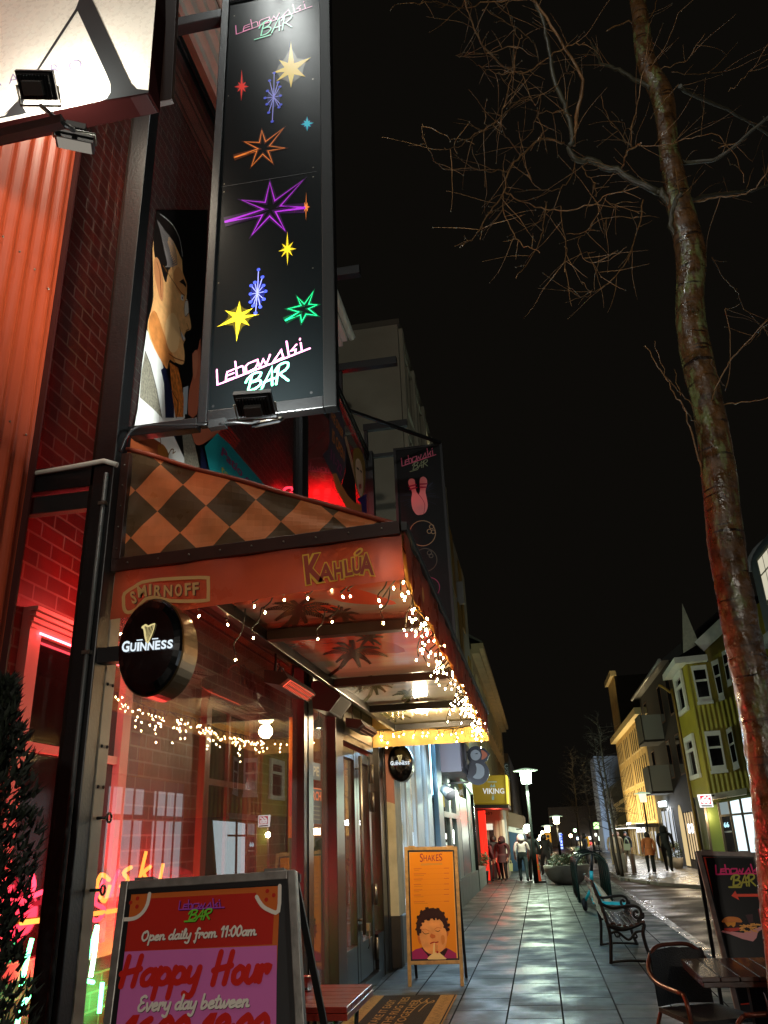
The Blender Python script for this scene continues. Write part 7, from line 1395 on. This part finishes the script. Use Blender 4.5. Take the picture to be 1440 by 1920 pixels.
# distant lit shops closing the view
fr2 = thing('distant_shops', 'cluster of brightly lit distant shops at the end of the street', 'building', (2, 100, 0)); m = MB(); m.box(1.2, 9, 100, 106, 0, 4.2, mat('dim far wall', '#3c322a', .8)); m.build('wall', fr2)
rr = random.Random(12)
for px, py, w_, h_, col, s_ in ((1090, 1585, 9, 14, (1, .8, .45), 2.2), (1101, 1578, 8, 7, (1, .85, .8), 4), (1104, 1571, 12, 5, (1, 1, .95), 3), (1114, 1592, 10, 26, (1, .8, .45), .9), (1126, 1572, 8, 8, (.85, 1, .85), 2.2), (1085, 1572, 8, 5, (.6, .8, 1), 3), (1118, 1565, 5, 5, (1, 1, .85), 4), (1093, 1600, 12, 12, (1, .75, .4), 1.2), (1131, 1598, 6, 14, (1, .95, .7), 1.1), (1107, 1581, 8, 3, (1, .05, .05), 3)):
    p = P(px - w_ / 2, py - h_ / 2, Y=99.6); q = P(px + w_ / 2, py + h_ / 2, Y=99.6); m = MB(); m.box(p.x, q.x, 99.5, 99.98, max(q.z, .02), p.z, lamp_mat('far light %d%d' % (px, py), col, s_)); m.build('lit_window', fr2)
for px, py, lb in ((1118, 1548, 'small green lit square sign among the bare branches'), ):
    p = P(px, py, Y=58); t = thing('lit_sign', lb, 'sign', p); m = MB(); m.slab([p + V((a, 0, b)) for a, b in ((-.17, -.2), (.17, -.2), (.17, .2), (-.17, .2))], (0, .1, 0), lamp_mat('green sign glow', (.45, 1, .3), 3)); m.build('panel', t); m = MB(); m.tube([(p.x, 58.1, 0), (p.x, 58.1, p.z + .2)], .04, poles, 6); m.build('post', t)
# bicycles are only a tangle at this distance: two simple parked ones by the planter
def bicycle(x, y, rz, label):
    t = thing('bicycle', label, 'bicycle', (0, 0, 0), 'bicycles beyond the planter'); bm = mat('bicycle frame paint', '#6a6e70', .35, .5)
    for wx in (-.5, .5):
        m = MB(); m.tube([(wx + .33 * math.cos(a * .4189), 0, .34 + .33 * math.sin(a * .4189)) for a in range(16)], .02, tyre, 5); m.build('wheel', t)
    m = MB(); m.tube([(-.5, 0, .34), (-.1, 0, .32), (.38, 0, .78), (-.2, 0, .8), (-.1, 0, .32)], .02, bm, 6); m.tube([(.5, 0, .34), (.36, 0, .95)], .018, bm, 6); m.tube([(-.5, 0, .34), (-.2, 0, .8), (-.22, 0, .92)], .018, bm, 6); m.build('frame', t)
    m = MB(); m.tube([(.36, -.25, .98), (.36, .25, .98)], .016, scb, 6); m.build('handlebar', t); m = MB(); m.lathe([(.04, 0), (.09, .03), (.02, .06)], (-.22, 0, .92), scb, 10); m.build('saddle', t); t.location = (x, y, 0); t.rotation_euler = (0, 0, rz)
p = P(1015, 1612, Z=0.4); bicycle(-.05, 36, 1.2, 'grey bicycle parked behind the slanting orange post'); bicycle(.35, 38, 1.5, 'grey bicycle parked behind the planter bowl')
# ================= people: one skinned body each, hair, hood or clothes as parts
def skinned(verts, edges, radii, root=0, sub=2):
    me = bpy.data.meshes.new('body'); me.from_pydata(verts, edges, []); o = bpy.data.objects.new('body', me); COL.objects.link(o)
    o.modifiers.new('skin', 'SKIN'); sv = me.skin_vertices[0].data
    for i, r in enumerate(radii): sv[i].radius = r if isinstance(r, tuple) else (r, r)
    sv[root].use_root = True
    s = o.modifiers.new('sub', 'SUBSURF'); s.levels = s.render_levels = sub
    dg = bpy.context.evaluated_depsgraph_get(); dg.update(); nm = bpy.data.meshes.new_from_object(o.evaluated_get(dg)); bpy.data.objects.remove(o); bpy.data.meshes.remove(me); return nm
skm = mat('skin', '#b5806a', .5)
def person(loc, rz, label, h=1.7, coat='#222222', trousers='#15161a', hair='#1a120c', shoes='#0c0c0c', hood=None, stride=.12, arms=(.0, .0), coat_low=.86, bag=None, female=False, crop=None, grp='people in the street', long_hair=False, coat_e=0):
    t = thing('person', label, 'person', (0, 0, 0), grp); k = h / 1.7; sh_ = .165 if female else .19; hp = .095
    B = [(0, 0, .95), (0, .0, 1.1), (0, -.01, 1.28), (0, -.005, 1.42), (0, .01, 1.49), (0, .02, 1.56), (0, .025, 1.65)]; Rr = [(.15, .11), (.13, .1), (.155, .115), (.1, .08), .052, (.075, .09), (.07, .085)]
    E_ = [(i, i + 1) for i in range(6)]; vs = list(B)
    for s_, ph in ((-1, 1), (1, -1)):
        n = len(vs); st_ = stride * ph
        vs += [(s_ * hp, 0, .88), (s_ * (hp + .005), st_ * .8 + .03, .5), (s_ * (hp + .01), st_ * 1.5 - .02, .09), (s_ * (hp + .015), st_ * 1.5 + .12, .04)]; Rr += [.09, .064, .045, .038]; E_ += [(0, n), (n, n + 1), (n + 1, n + 2), (n + 2, n + 3)]
    for s_, sw in ((-1, arms[0]), (1, arms[1])):
        n = len(vs)
        vs += [(s_ * sh_, 0, 1.4), (s_ * (sh_ + .055), -.03 + sw * .4, 1.14), (s_ * (sh_ + .05), .05 + sw, .92), (s_ * (sh_ + .045), .07 + sw * 1.1, .85), (s_ * (sh_ + .04), .09 + sw * 1.15, .78)]; Rr += [.066, .05, .04, .034, .018]; E_ += [(3, n), (n, n + 1), (n + 1, n + 2), (n + 2, n + 3), (n + 3, n + 4)]
    nm = skinned(vs, E_, Rr); nm.name = 'body'
    mm = [mat('coat ' + coat, coat, .75, nz=(8, .15), emit=((hx(coat)), coat_e) if coat_e else None), mat('trousers ' + trousers, trousers, .8), skm, mat('shoes ' + shoes, shoes, .5), mat('hair ' + hair, hair, .6), mat('midriff black', '#0a0a0a', .8)]
    for q in mm: nm.materials.append(q)
    for p in nm.polygons:
        c = p.center; i = 0
        if c.z < .07: i = 3
        elif c.z < coat_low and abs(c.x) < sh_ + .0: i = 1
        elif c.z < .89 and abs(c.x) >= sh_ + .0: i = 2
        elif c.z > 1.5: i = 2 if c.y > .03 and c.z < 1.64 else 4
        if crop and i == 0 and abs(c.x) < sh_ - .01 and crop[0] < c.z < crop[1]: i = 5
        p.material_index = i; p.use_smooth = True
    o = bpy.data.objects.new('body', nm); COL.objects.link(o); o.parent = t
    m = MB(); 
    if hood:
        m.lathe([(.05, 1.44), (.125, 1.47), (.128, 1.56), (.115, 1.66), (.06, 1.735), (.01, 1.745)], (0, -.012, 0), mat('hood ' + hood, hood, .8), 14); m.build('hood', t)
    else:
        m.lathe([(.085, 1.5 if not long_hair else 1.34), (.105, 1.56), (.1, 1.66), (.05, 1.73), (.01, 1.74)], (0, -.02, 0), mat('hair ' + hair, hair, .6), 12); m.build('hair', t)
    # face details on the front of the head
    m = MB(); m.lathe([(.016, 0), (.01, .02), (.002, .032)], (0, .105, 1.58), skm, 6, (0, 1, -.3)); m.build('nose', t)
    for s_ in (-1, 1): m = MB(); m.ball((s_ * .032, .1, 1.61), .009, mat('eye', '#15100c', .2), 4); m.build('eye', t)
    # open jacket hem as a part
    if coat_low < .8:
        m = MB(); m.lathe([(.175, coat_low), (.165, coat_low + .02), (.15, .95), (.14, 1.05)], (0, 0, 0), mm[0], 16, sx=1.15); m.build('coat_skirt', t)
    for s_, sw in ((-1, arms[0]), (1, arms[1])):                      # fingers
        x, y = s_ * (sh_ + .04), .09 + sw * 1.15
        for j in range(4): m = MB(); m.tube([(x, y - .02 + j * .014, .79), (x - s_ * .004, y - .02 + j * .015, .755), (x - s_ * .012, y - .016 + j * .015, .725 - .006 * (j in (1, 2)))], [.008, .0075, .006], skm, 5); m.build('finger', t)
        m = MB(); m.tube([(x, y + .03, .82), (x - s_ * .012, y + .05, .79), (x - s_ * .016, y + .054, .77)], [.009, .008, .006], skm, 5); m.build('thumb', t)
    t.scale = (k * 1.25, k * 1.25, k); t.location = loc; t.rotation_euler = (0, 0, rz)
    return t
person((-.72, 31.0, 0), .05, 'person in a pale pink cropped hoodie, hood up, walking away', 1.52, '#d8bcb8', '#2c3438', hood='#d8bcb8', stride=.1, arms=(.0, .22), coat_low=.9, crop=(.9, 1.1), female=True)
t = thing('handbag', 'pale yellow bag held by the hooded person', 'bag', P(958, 1625, Y=30.9)); p = t.location.copy(); m = MB(); m.slab([p + V((a, 0, b)) for a, b in ((-.06, -.14), (.05, -.15), (.07, .1), (-.07, .1))], (0, .06, 0), mat('pale bag', '#c9b888', .5)); m.build('pouch', t, .015); m = MB(); m.tube(smoothpts([p + V((-.05, .03, .1)), p + V((0, .03, .2)), p + V((.05, .03, .1))], 4), .008, mat('pale bag', '#c9b888', .5), 5); m.build('strap', t)
person((-.38, 31.5, 0), .0, 'person all in black walking away beside the pink hoodie', 1.6, '#0c0e10', '#0a0a0b', stride=.08)
person((-1.78, 32.4, 0), .5, 'person in dark clothes facing the red doorway', 1.52, '#1a1618', '#100e10', stride=.03, arms=(.1, .3))
person((-1.45, 32.0, 0), 2.6, 'person in a dark red coat standing nearest the pink hoodie in the red light', 1.48, '#3a1216', '#16090b', stride=.03, coat_low=.7, hood='#2a0c10')
person((-1.98, 31.8, 0), -.8, 'person in a maroon jacket waiting against the red curtain', 1.42, '#4a141a', '#1c0a0e', stride=.02, female=True, long_hair=True)
p = P(1228, 1640, Z=0); person((4.02, 34.2, 0), .1, 'person in an orange coat and black trousers by the slim lamp post', 1.42, '#b8683a', '#08080a', stride=.02, female=True, coat_low=.75)
person((4.72, 34.6, 0), -.3, 'person in a black hooded coat walking with arms swinging', 1.62, '#08090b', '#0a0a0c', hood='#08090b', stride=.13, arms=(.2, -.1), coat_low=.8)
for px, lb, c_, tr, hr_ in ((1153, 'person in a white coat, leftmost of the three standing across the road', '#d8c8a8', '#c9b898', '#5a4a38'), (1163, 'person in a beige jacket, middle of the three standing across the road', '#a89070', '#8a7a68', '#6a4a30'), (1178, 'person in a black jacket with a pale bag, rightmost of the three across the road', '#101214', '#8a7c64', '#0c0a08')):
    p = P(px, 1632, Z=0.0); y = 42.0; x = P(px, 1610, Y=y).x; person((x, y, 0), 3.0, lb, 1.45, c_, tr, hair=hr_, stride=.05, female=True)
x = P(1178, 1605, Y=41.8).x; t = thing('shoulder_bag', 'pale green bag hanging from the person in the black jacket', 'bag', (x, 41.7, .85)); m = MB(); m.slab([V((x + a, 41.7, .8 + b)) for a, b in ((-.16, -.14), (.14, -.16), (.16, .12), (-.14, .14))], (0, .08, 0), mat('pale green bag', '#b8c4a0', .5)); m.build('pouch', t, .02); m = MB(); m.tube(smoothpts([(x - .12, 41.76, .92), (x, 41.8, 1.2), (x + .12, 41.76, .92)], 4), .012, mat('pale green bag', '#b8c4a0', .5), 5); m.build('strap', t)
person((.1, 34.5, 0), .2, 'person in black with pale shoes walking behind the orange post', 1.5, '#0b0b0c', '#0b0b0d', shoes='#a89a84', stride=.16)
x = P(1098, 1600, Y=40).x; person((x, 40, 0), 1.2, 'dark figure standing beyond the bike rack', 1.45, '#101010', '#0c0c0e', stride=.02)
# ================= the big bare tree at the kerb
TY = 5.5
tr = thing('bare_tree', 'large bare street tree with a wet reddish trunk at the right', 'tree', (1.1, TY, 0))
bark = mat('wet mottled bark', '#4a321a', .36, nz=(9, .6), bump=(24, 1), rv=(14, .14, .6)); nt_b = bark.node_tree
twig = mat('twig bark', '#70502e', .4, nz=(20, .4)); twig2 = mat('lichened twig bark', '#322f20', .5, nz=(12, .4))
def bark_detail(m):
    N = m.node_tree.nodes; L = m.node_tree.links; b = N['Principled BSDF']; src = b.inputs['Base Color'].links[0].from_socket
    tc = N.new('ShaderNodeTexCoord'); mp = N.new('ShaderNodeMapping'); mp.inputs['Scale'].default_value = (5, 5, 1.6); L.new(tc.outputs['Object'], mp.inputs[0])
    n = N.new('ShaderNodeTexNoise'); n.inputs['Scale'].default_value = 2.2; n.inputs['Detail'].default_value = 6; n.inputs['Roughness'].default_value = .65; L.new(mp.outputs[0], n.inputs['Vector'])
    r = N.new('ShaderNodeValToRGB'); r.color_ramp.elements[0].position = .52; r.color_ramp.elements[1].position = .6; L.new(n.outputs['Fac'], r.inputs[0])
    x = N.new('ShaderNodeMix'); x.data_type = 'RGBA'; L.new(r.outputs[0], x.inputs[0]); L.new(src, x.inputs[6]); x.inputs[7].default_value = (*hx('#5c6038'), 1)
    mp2 = N.new('ShaderNodeMapping'); mp2.inputs['Scale'].default_value = (1.5, 1.5, 16); L.new(tc.outputs['Object'], mp2.inputs[0]); n2 = N.new('ShaderNodeTexNoise'); n2.inputs['Scale'].default_value = 2.4; n2.inputs['Detail'].default_value = 4; L.new(mp2.outputs[0], n2.inputs['Vector'])
    r2 = N.new('ShaderNodeValToRGB'); r2.color_ramp.elements[0].position = .58; r2.color_ramp.elements[1].position = .66; L.new(n2.outputs['Fac'], r2.inputs[0])
    y = N.new('ShaderNodeMix'); y.data_type = 'RGBA'; L.new(r2.outputs[0], y.inputs[0]); L.new(x.outputs[2], y.inputs[6]); y.inputs[7].default_value = (*hx('#1c120c'), 1); L.new(y.outputs[2], b.inputs['Base Color'])
bark_detail(bark)
tl = [(-40, 1170, 1205), (23, 1180, 1218), (115, 1189, 1234), (183, 1216, 1268), (275, 1231, 1276), (330, 1236, 1290), (372, 1240, 1300), (420, 1256, 1312), (481, 1266, 1326), (577, 1264, 1323), (660, 1273, 1337), (760, 1296, 1358), (893, 1312, 1383), (1010, 1325, 1397), (1093, 1337, 1411), (1187, 1353, 1430), (1252, 1366, 1446), (1339, 1382, 1464), (1426, 1396, 1482), (1499, 1405, 1496), (1650, 1418, 1518), (1800, 1432, 1540), (2100, 1448, 1580), (2290, 1425, 1600)]
pts = []; rad = []
for y, l, r_ in tl:
    a, b = P(l, y, Y=TY), P(r_, y, Y=TY); pts.append((a + b) / 2); rad.append((b - a).length / 2 * (.8 if y < 400 else .93))
pts[-1].z = min(pts[-1].z, -.05)
m = MB(); P4 = smoothpts(pts, 14); R4 = [q.x for q in smoothpts([V((q, 0, 0)) for q in rad], 14)]; n = 40; rt = random.Random(2); base = len(m.v)
from mathutils import noise as mnoise
for i, (p, r_) in enumerate(zip(P4, R4)):
    for j in range(n):
        th = 2 * math.pi * j / n; d = V((math.cos(th), math.sin(th), 0)); q = p + d * r_
        k = 1 + .10 * mnoise.noise(V((d.x * 1.4, d.y * 1.4, p.z * 2.1))) + .07 * mnoise.noise(V((d.x * 4, d.y * 4, p.z * 5))) + .05 * mnoise.noise(V((d.x * 9, d.y * 9, p.z * 17))); m.v.append(p + d * r_ * k)
mi = m.mi(bark)
for i in range(len(P4) - 1):
    for j in range(n): m.f.append([base + i * n + j, base + (i + 1) * n + j, base + (i + 1) * n + (j + 1) % n, base + i * n + (j + 1) % n]); m.m.append(mi); m.sm.append(True)
m.build('trunk', tr)
Zt = lambda x, y: (780 + x / 2.1818, y / 2.1818); Zu = lambda x, y: (1000 + x / 3, 560 + y / 3)
limbs = [  # traced limb, start radius, end radius, drift in depth
 ([(1065, 870), (1010, 800), (960, 770), (820, 700), (720, 655), (650, 650), (626, 610), (640, 560), (610, 430), (570, 340), (545, 200), (520, 80), (480, 0), (460, -60)], .05, .018, -.7),
 ([(645, 590), (655, 480), (680, 330), (620, 220), (570, 130), (490, 10), (440, -50)], .024, .012, -.9), ([(960, 370), (870, 310), (800, 275), (760, 260), (735, 215), (715, 180)], .035, .012, .5), ([(1090, 820), (1200, 800), (1300, 790), (1400, 770), (1480, 750)], .03, .012, .6),
 ([(1075, 360), (1200, 420), (1350, 490), (1480, 570)], .03, .014, .8), ([(1080, 660), (1200, 660), (1300, 600), (1440, 480), (1520, 440)], .03, .012, -.6), ([(1080, 980), (1045, 930), (1050, 860), (1080, 800)], .03, .03, -.1),
 ([(610, 585), (510, 572), (430, 635), (380, 700), (360, 780), (300, 870), (245, 960), (190, 1005)], .014, .004, -1.2), ([(380, 700), (320, 700), (260, 690), (110, 686), (60, 620), (28, 560), (25, 500)], .008, .003, -1.4), ([(360, 780), (358, 860), (400, 960), (440, 1005), (510, 1022)], .008, .003, -1.2), ([(362, 785), (420, 820), (510, 850), (590, 862), (720, 840), (780, 800), (910, 770)], .009, .004, -.8),
 ([(535, 830), (520, 920), (505, 990), (460, 1070), (408, 1132)], .007, .003, -.9), ([(590, 840), (600, 930), (612, 1010), (610, 1110)], .006, .003, -.8), ([(928, 820), (910, 930), (885, 1010), (850, 1090), (790, 1150), (720, 1190), (680, 1155)], .009, .003, -.6), ([(720, 1190), (690, 1212), (625, 1175)], .004, .003, -.6), ([(652, 660), (635, 720), (600, 765), (555, 780), (500, 765), (455, 718)], .007, .003, -.7), ([(682, 685), (700, 720), (730, 750), (738, 810)], .007, .003, -.5),
 ([(425, 635), (375, 570), (348, 505), (370, 400), (395, 300), (415, 200), (432, 140)], .007, .003, -1.2), ([(402, 295), (340, 255), (280, 195), (245, 130), (215, 50), (195, -20)], .012, .007, -1.1), ([(405, 296), (455, 292), (500, 262), (570, 215), (640, 185), (690, 180)], .009, .005, -1.0), ([(350, 500), (300, 530), (240, 550), (170, 605), (118, 608)], .005, .002, -1.4), ([(440, 400), (380, 450), (330, 500), (260, 545)], .006, .003, -1.3), ([(500, 250), (485, 180), (430, 130), (350, 80), (270, 30)], .007, .003, -1.1), ([(170, 230), (240, 222), (330, 210), (415, 190)], .003, .004, -1.2), ([(250, 268), (300, 290), (350, 300), (400, 296)], .003, .004, -1.2),
 ([(470, 400), (440, 350), (390, 310), (430, 300), (480, 420), (490, 430)], .005, .003, -1.0), ([(495, 480), (510, 462), (560, 455), (640, 470)], .005, .003, -.8), ([(480, 530), (482, 500), (495, 480), (520, 540), (500, 572)], .005, .004, -.9), ([(205, 40), (260, 15), (350, 5), (480, -8)], .008, .006, -1.0), ([(205, 40), (150, 25), (60, 15), (-20, 18)], .007, .004, -1.2), ([(880, 600), (880, 520), (905, 440), (920, 340), (940, 230), (950, 100)], .009, .004, -.5), ([(880, 600), (840, 550), (790, 490), (752, 395)], .006, .003, -.6), ([(890, 540), (850, 510), (800, 460)], .004, .002, -.6), ([(840, 690), (860, 630), (890, 600), (920, 590)], .012, .009, -.4),
 ([(900, 595), (1000, 592), (1100, 575), (1190, 546), (1250, 570), (1300, 630), (1345, 740)], .007, .003, -.6), ([(930, 330), (985, 240), (1040, 150), (1075, 50)], .006, .003, -.4), ([(960, 480), (1000, 430), (1075, 345)], .005, .003, -.3), ([(1040, 640), (1065, 720), (1078, 800)], .006, .004, -.3), ([(950, 300), (1040, 270), (1110, 240), (1180, 130)], .006, .003, -.4), ([(1050, 300), (1160, 305), (1275, 290)], .006, .003, .4), ([(1130, 830), (1200, 810), (1290, 800), (1370, 780), (1440, 700)], .01, .006, -.5), ([(1280, 370), (1330, 330), (1390, 270), (1440, 180)], .006, .003, -.4), ([(1240, 600), (1320, 580), (1400, 510), (1460, 470)], .009, .005, -.4), ([(780, 130), (850, 90), (920, 92), (970, 50), (985, -20)], .01, .006, .2), ([(630, 300), (600, 310), (560, 380)], .004, .003, -.7), ([(730, 820), (745, 870), (700, 950), (660, 990), (700, 1070), (790, 1060), (860, 1010)], .005, .002, -.6), ([(615, 960), (690, 952), (730, 900), (780, 800)], .005, .003, -.6), ([(770, 815), (830, 845), (910, 872)], .004, .003, -.5), ([(780, 892), (910, 892)], .003, .003, -.5), ([(700, 1030), (730, 1090), (760, 1140)], .004, .002, -.6), ([(1210, 1050), (1260, 1140), (1310, 1190), (1340, 1260), (1440, 1370)], .006, .003, .8), ([(1440, 1300), (1400, 1360), (1340, 1420)], .004, .002, -.4), ([(1265, 1260), (1285, 1400)], .003, .002, .4)]
tw = random.Random(17)
crown = MB(); 
def limb(px, r0, r1, dy, conv=Zt, spawn=True):
    n_ = len(px); W = [P(*conv(*q), Y=TY + dy * (i / (n_ - 1)) * (1 if r0 > .02 else 1) + (0 if r0 > .02 else dy * .0)) for i, q in enumerate(px)]
    W = smoothpts(W, 4); W = [q + V((tw.gauss(0, .004), tw.gauss(0, .01), tw.gauss(0, .004))) for q in W]; k = len(W)
    r0 *= .72; r1 *= .8
    crown.tube(W, [r0 + (r1 - r0) * (i / (k - 1)) ** .7 for i in range(k)], twig2 if r0 > .02 else twig, 7 if r0 > .015 else 5)
    if spawn:
        L_ = sum((W[i + 1] - W[i]).length for i in range(k - 1))
        for _ in range(int(L_ * (8 if r0 > .009 else 6))):
            i = tw.randrange(k - 1); d = (W[i + 1] - W[i]).normalized(); s_ = (d + V((tw.gauss(0, .6), tw.gauss(0, .6), tw.gauss(.1, .5)))).normalized(); q = [W[i]]; ln = tw.uniform(.12, .55)
            for j in range(4): s_ = (s_ + V((tw.gauss(0, .12), tw.gauss(0, .12), tw.gauss(-.02, .1)))).normalized(); q.append(q[-1] + s_ * ln / 4)
            crown.tube(smoothpts(q, 2), [.003 - .0021 * (e / 8) for e in range(9)], twig, 4)
            for e in q[1:]:
                if tw.random() < .25: crown.ball(e, .006, twig2, 3)
for px, r0, r1, dy in limbs: limb(px, r0, r1, dy)
for px, r0, r1, dy in (([(965, 1020), (930, 900), (880, 730), (850, 620), (790, 530), (740, 430), (670, 330), (628, 255)], .011, .004, -.5), ([(950, 720), (900, 680), (855, 615)], .006, .004, -.4), ([(985, 680), (920, 620), (830, 540), (770, 465), (730, 400), (680, 240)], .006, .003, -.5), ([(985, 725), (1000, 600), (1020, 520), (1070, 420), (1110, 345), (1190, 260), (1320, 115)], .01, .005, -.5), ([(1080, 520), (1105, 420), (1110, 250), (1080, 60)], .006, .003, -.4), ([(790, 400), (830, 540)], .004, .003, -.4), ([(1040, 610), (1120, 590), (1220, 578), (1330, 550)], .008, .004, -.4), ([(1075, 490), (1020, 400), (1000, 340)], .005, .004, -.3)): limb(px, r0, r1, dy, Zu, False)
crown.build('branches', tr)
# lichen tufts and cut knots on the trunk
for x, y in ((1344, 885), (1302, 665), (1298, 580), (1370, 1008), (1378, 1060), (1384, 1150), (1330, 675), (1372, 890)):
    m = MB(); c = P(x, y, Y=TY - .13)
    for k in range(26): a = V((tw.gauss(0, 1), tw.gauss(0, .4), tw.gauss(0, 1))).normalized() * tw.uniform(.01, .05); q = c + a + V((0, .02, 0)); b = V((tw.gauss(0, 1), -1, tw.gauss(0, 1))).normalized() * .02; m.face([q, q + b.orthogonal().normalized() * .008, q + b], lf[2])
    m.build('lichen', tr)
# thin bare street trees farther along the road
ftw = mat('dark far twig bark', '#1f1710', .6)
def small_tree(x, y, hgt, label, seed, lean=0):
    r = random.Random(seed); t = thing('bare_tree', label, 'tree', (x, y, 0), 'thin bare trees along the road'); m = MB(); tk = [V((x + lean * q + r.gauss(0, .02), y, hgt * q)) for q in (0, .15, .3, .5, .7, .85, 1)]; m.tube(smoothpts(tk, 3), [.075 - .065 * (i / 18) for i in range(19)], ftw, 7); m.build('trunk', t); m = MB()
    for k in range(70):
        f = r.uniform(.3, 1); p = V((x + lean * f, y, hgt * f)); an = r.uniform(0, 6.283); d = V((math.cos(an), math.sin(an), r.uniform(.2, .9))).normalized(); q = [p]; L_ = hgt * .28 * (1.1 - f * .7) * r.uniform(.5, 1)
        for j in range(4): d = (d + V((r.gauss(0, .2), r.gauss(0, .2), r.gauss(0, .15)))).normalized(); q.append(q[-1] + d * L_ / 4)
        m.tube(q, [.016, .012, .008, .005, .003], ftw, 4)
        for e in q[2:]:
            for _ in range(2): dd = (d + V((r.gauss(0, .8), r.gauss(0, .8), r.gauss(0, .6)))).normalized() * L_ * .3; m.tube([e, e + dd], [.004, .002], ftw, 3)
    m.build('branches', t)
for px, py, yy, hg, lb, sd, ln in ((1165, 1640, 32.5, 5.6, 'bare young tree with a forked stem across the road', 1, -.1), (1157, 1636, 33.6, 5.0, 'bare young tree just behind the forked one across the road', 2, -.15), (1118, 1625, 46, 5.2, 'bare tree at the kerb beyond the scooter', 3, -.1), (1092, 1620, 52, 6.0, 'bare tree farthest off above the distant shops', 4, .1)): small_tree(P(px, py, Y=yy).x, yy, hg, lb, sd, ln)
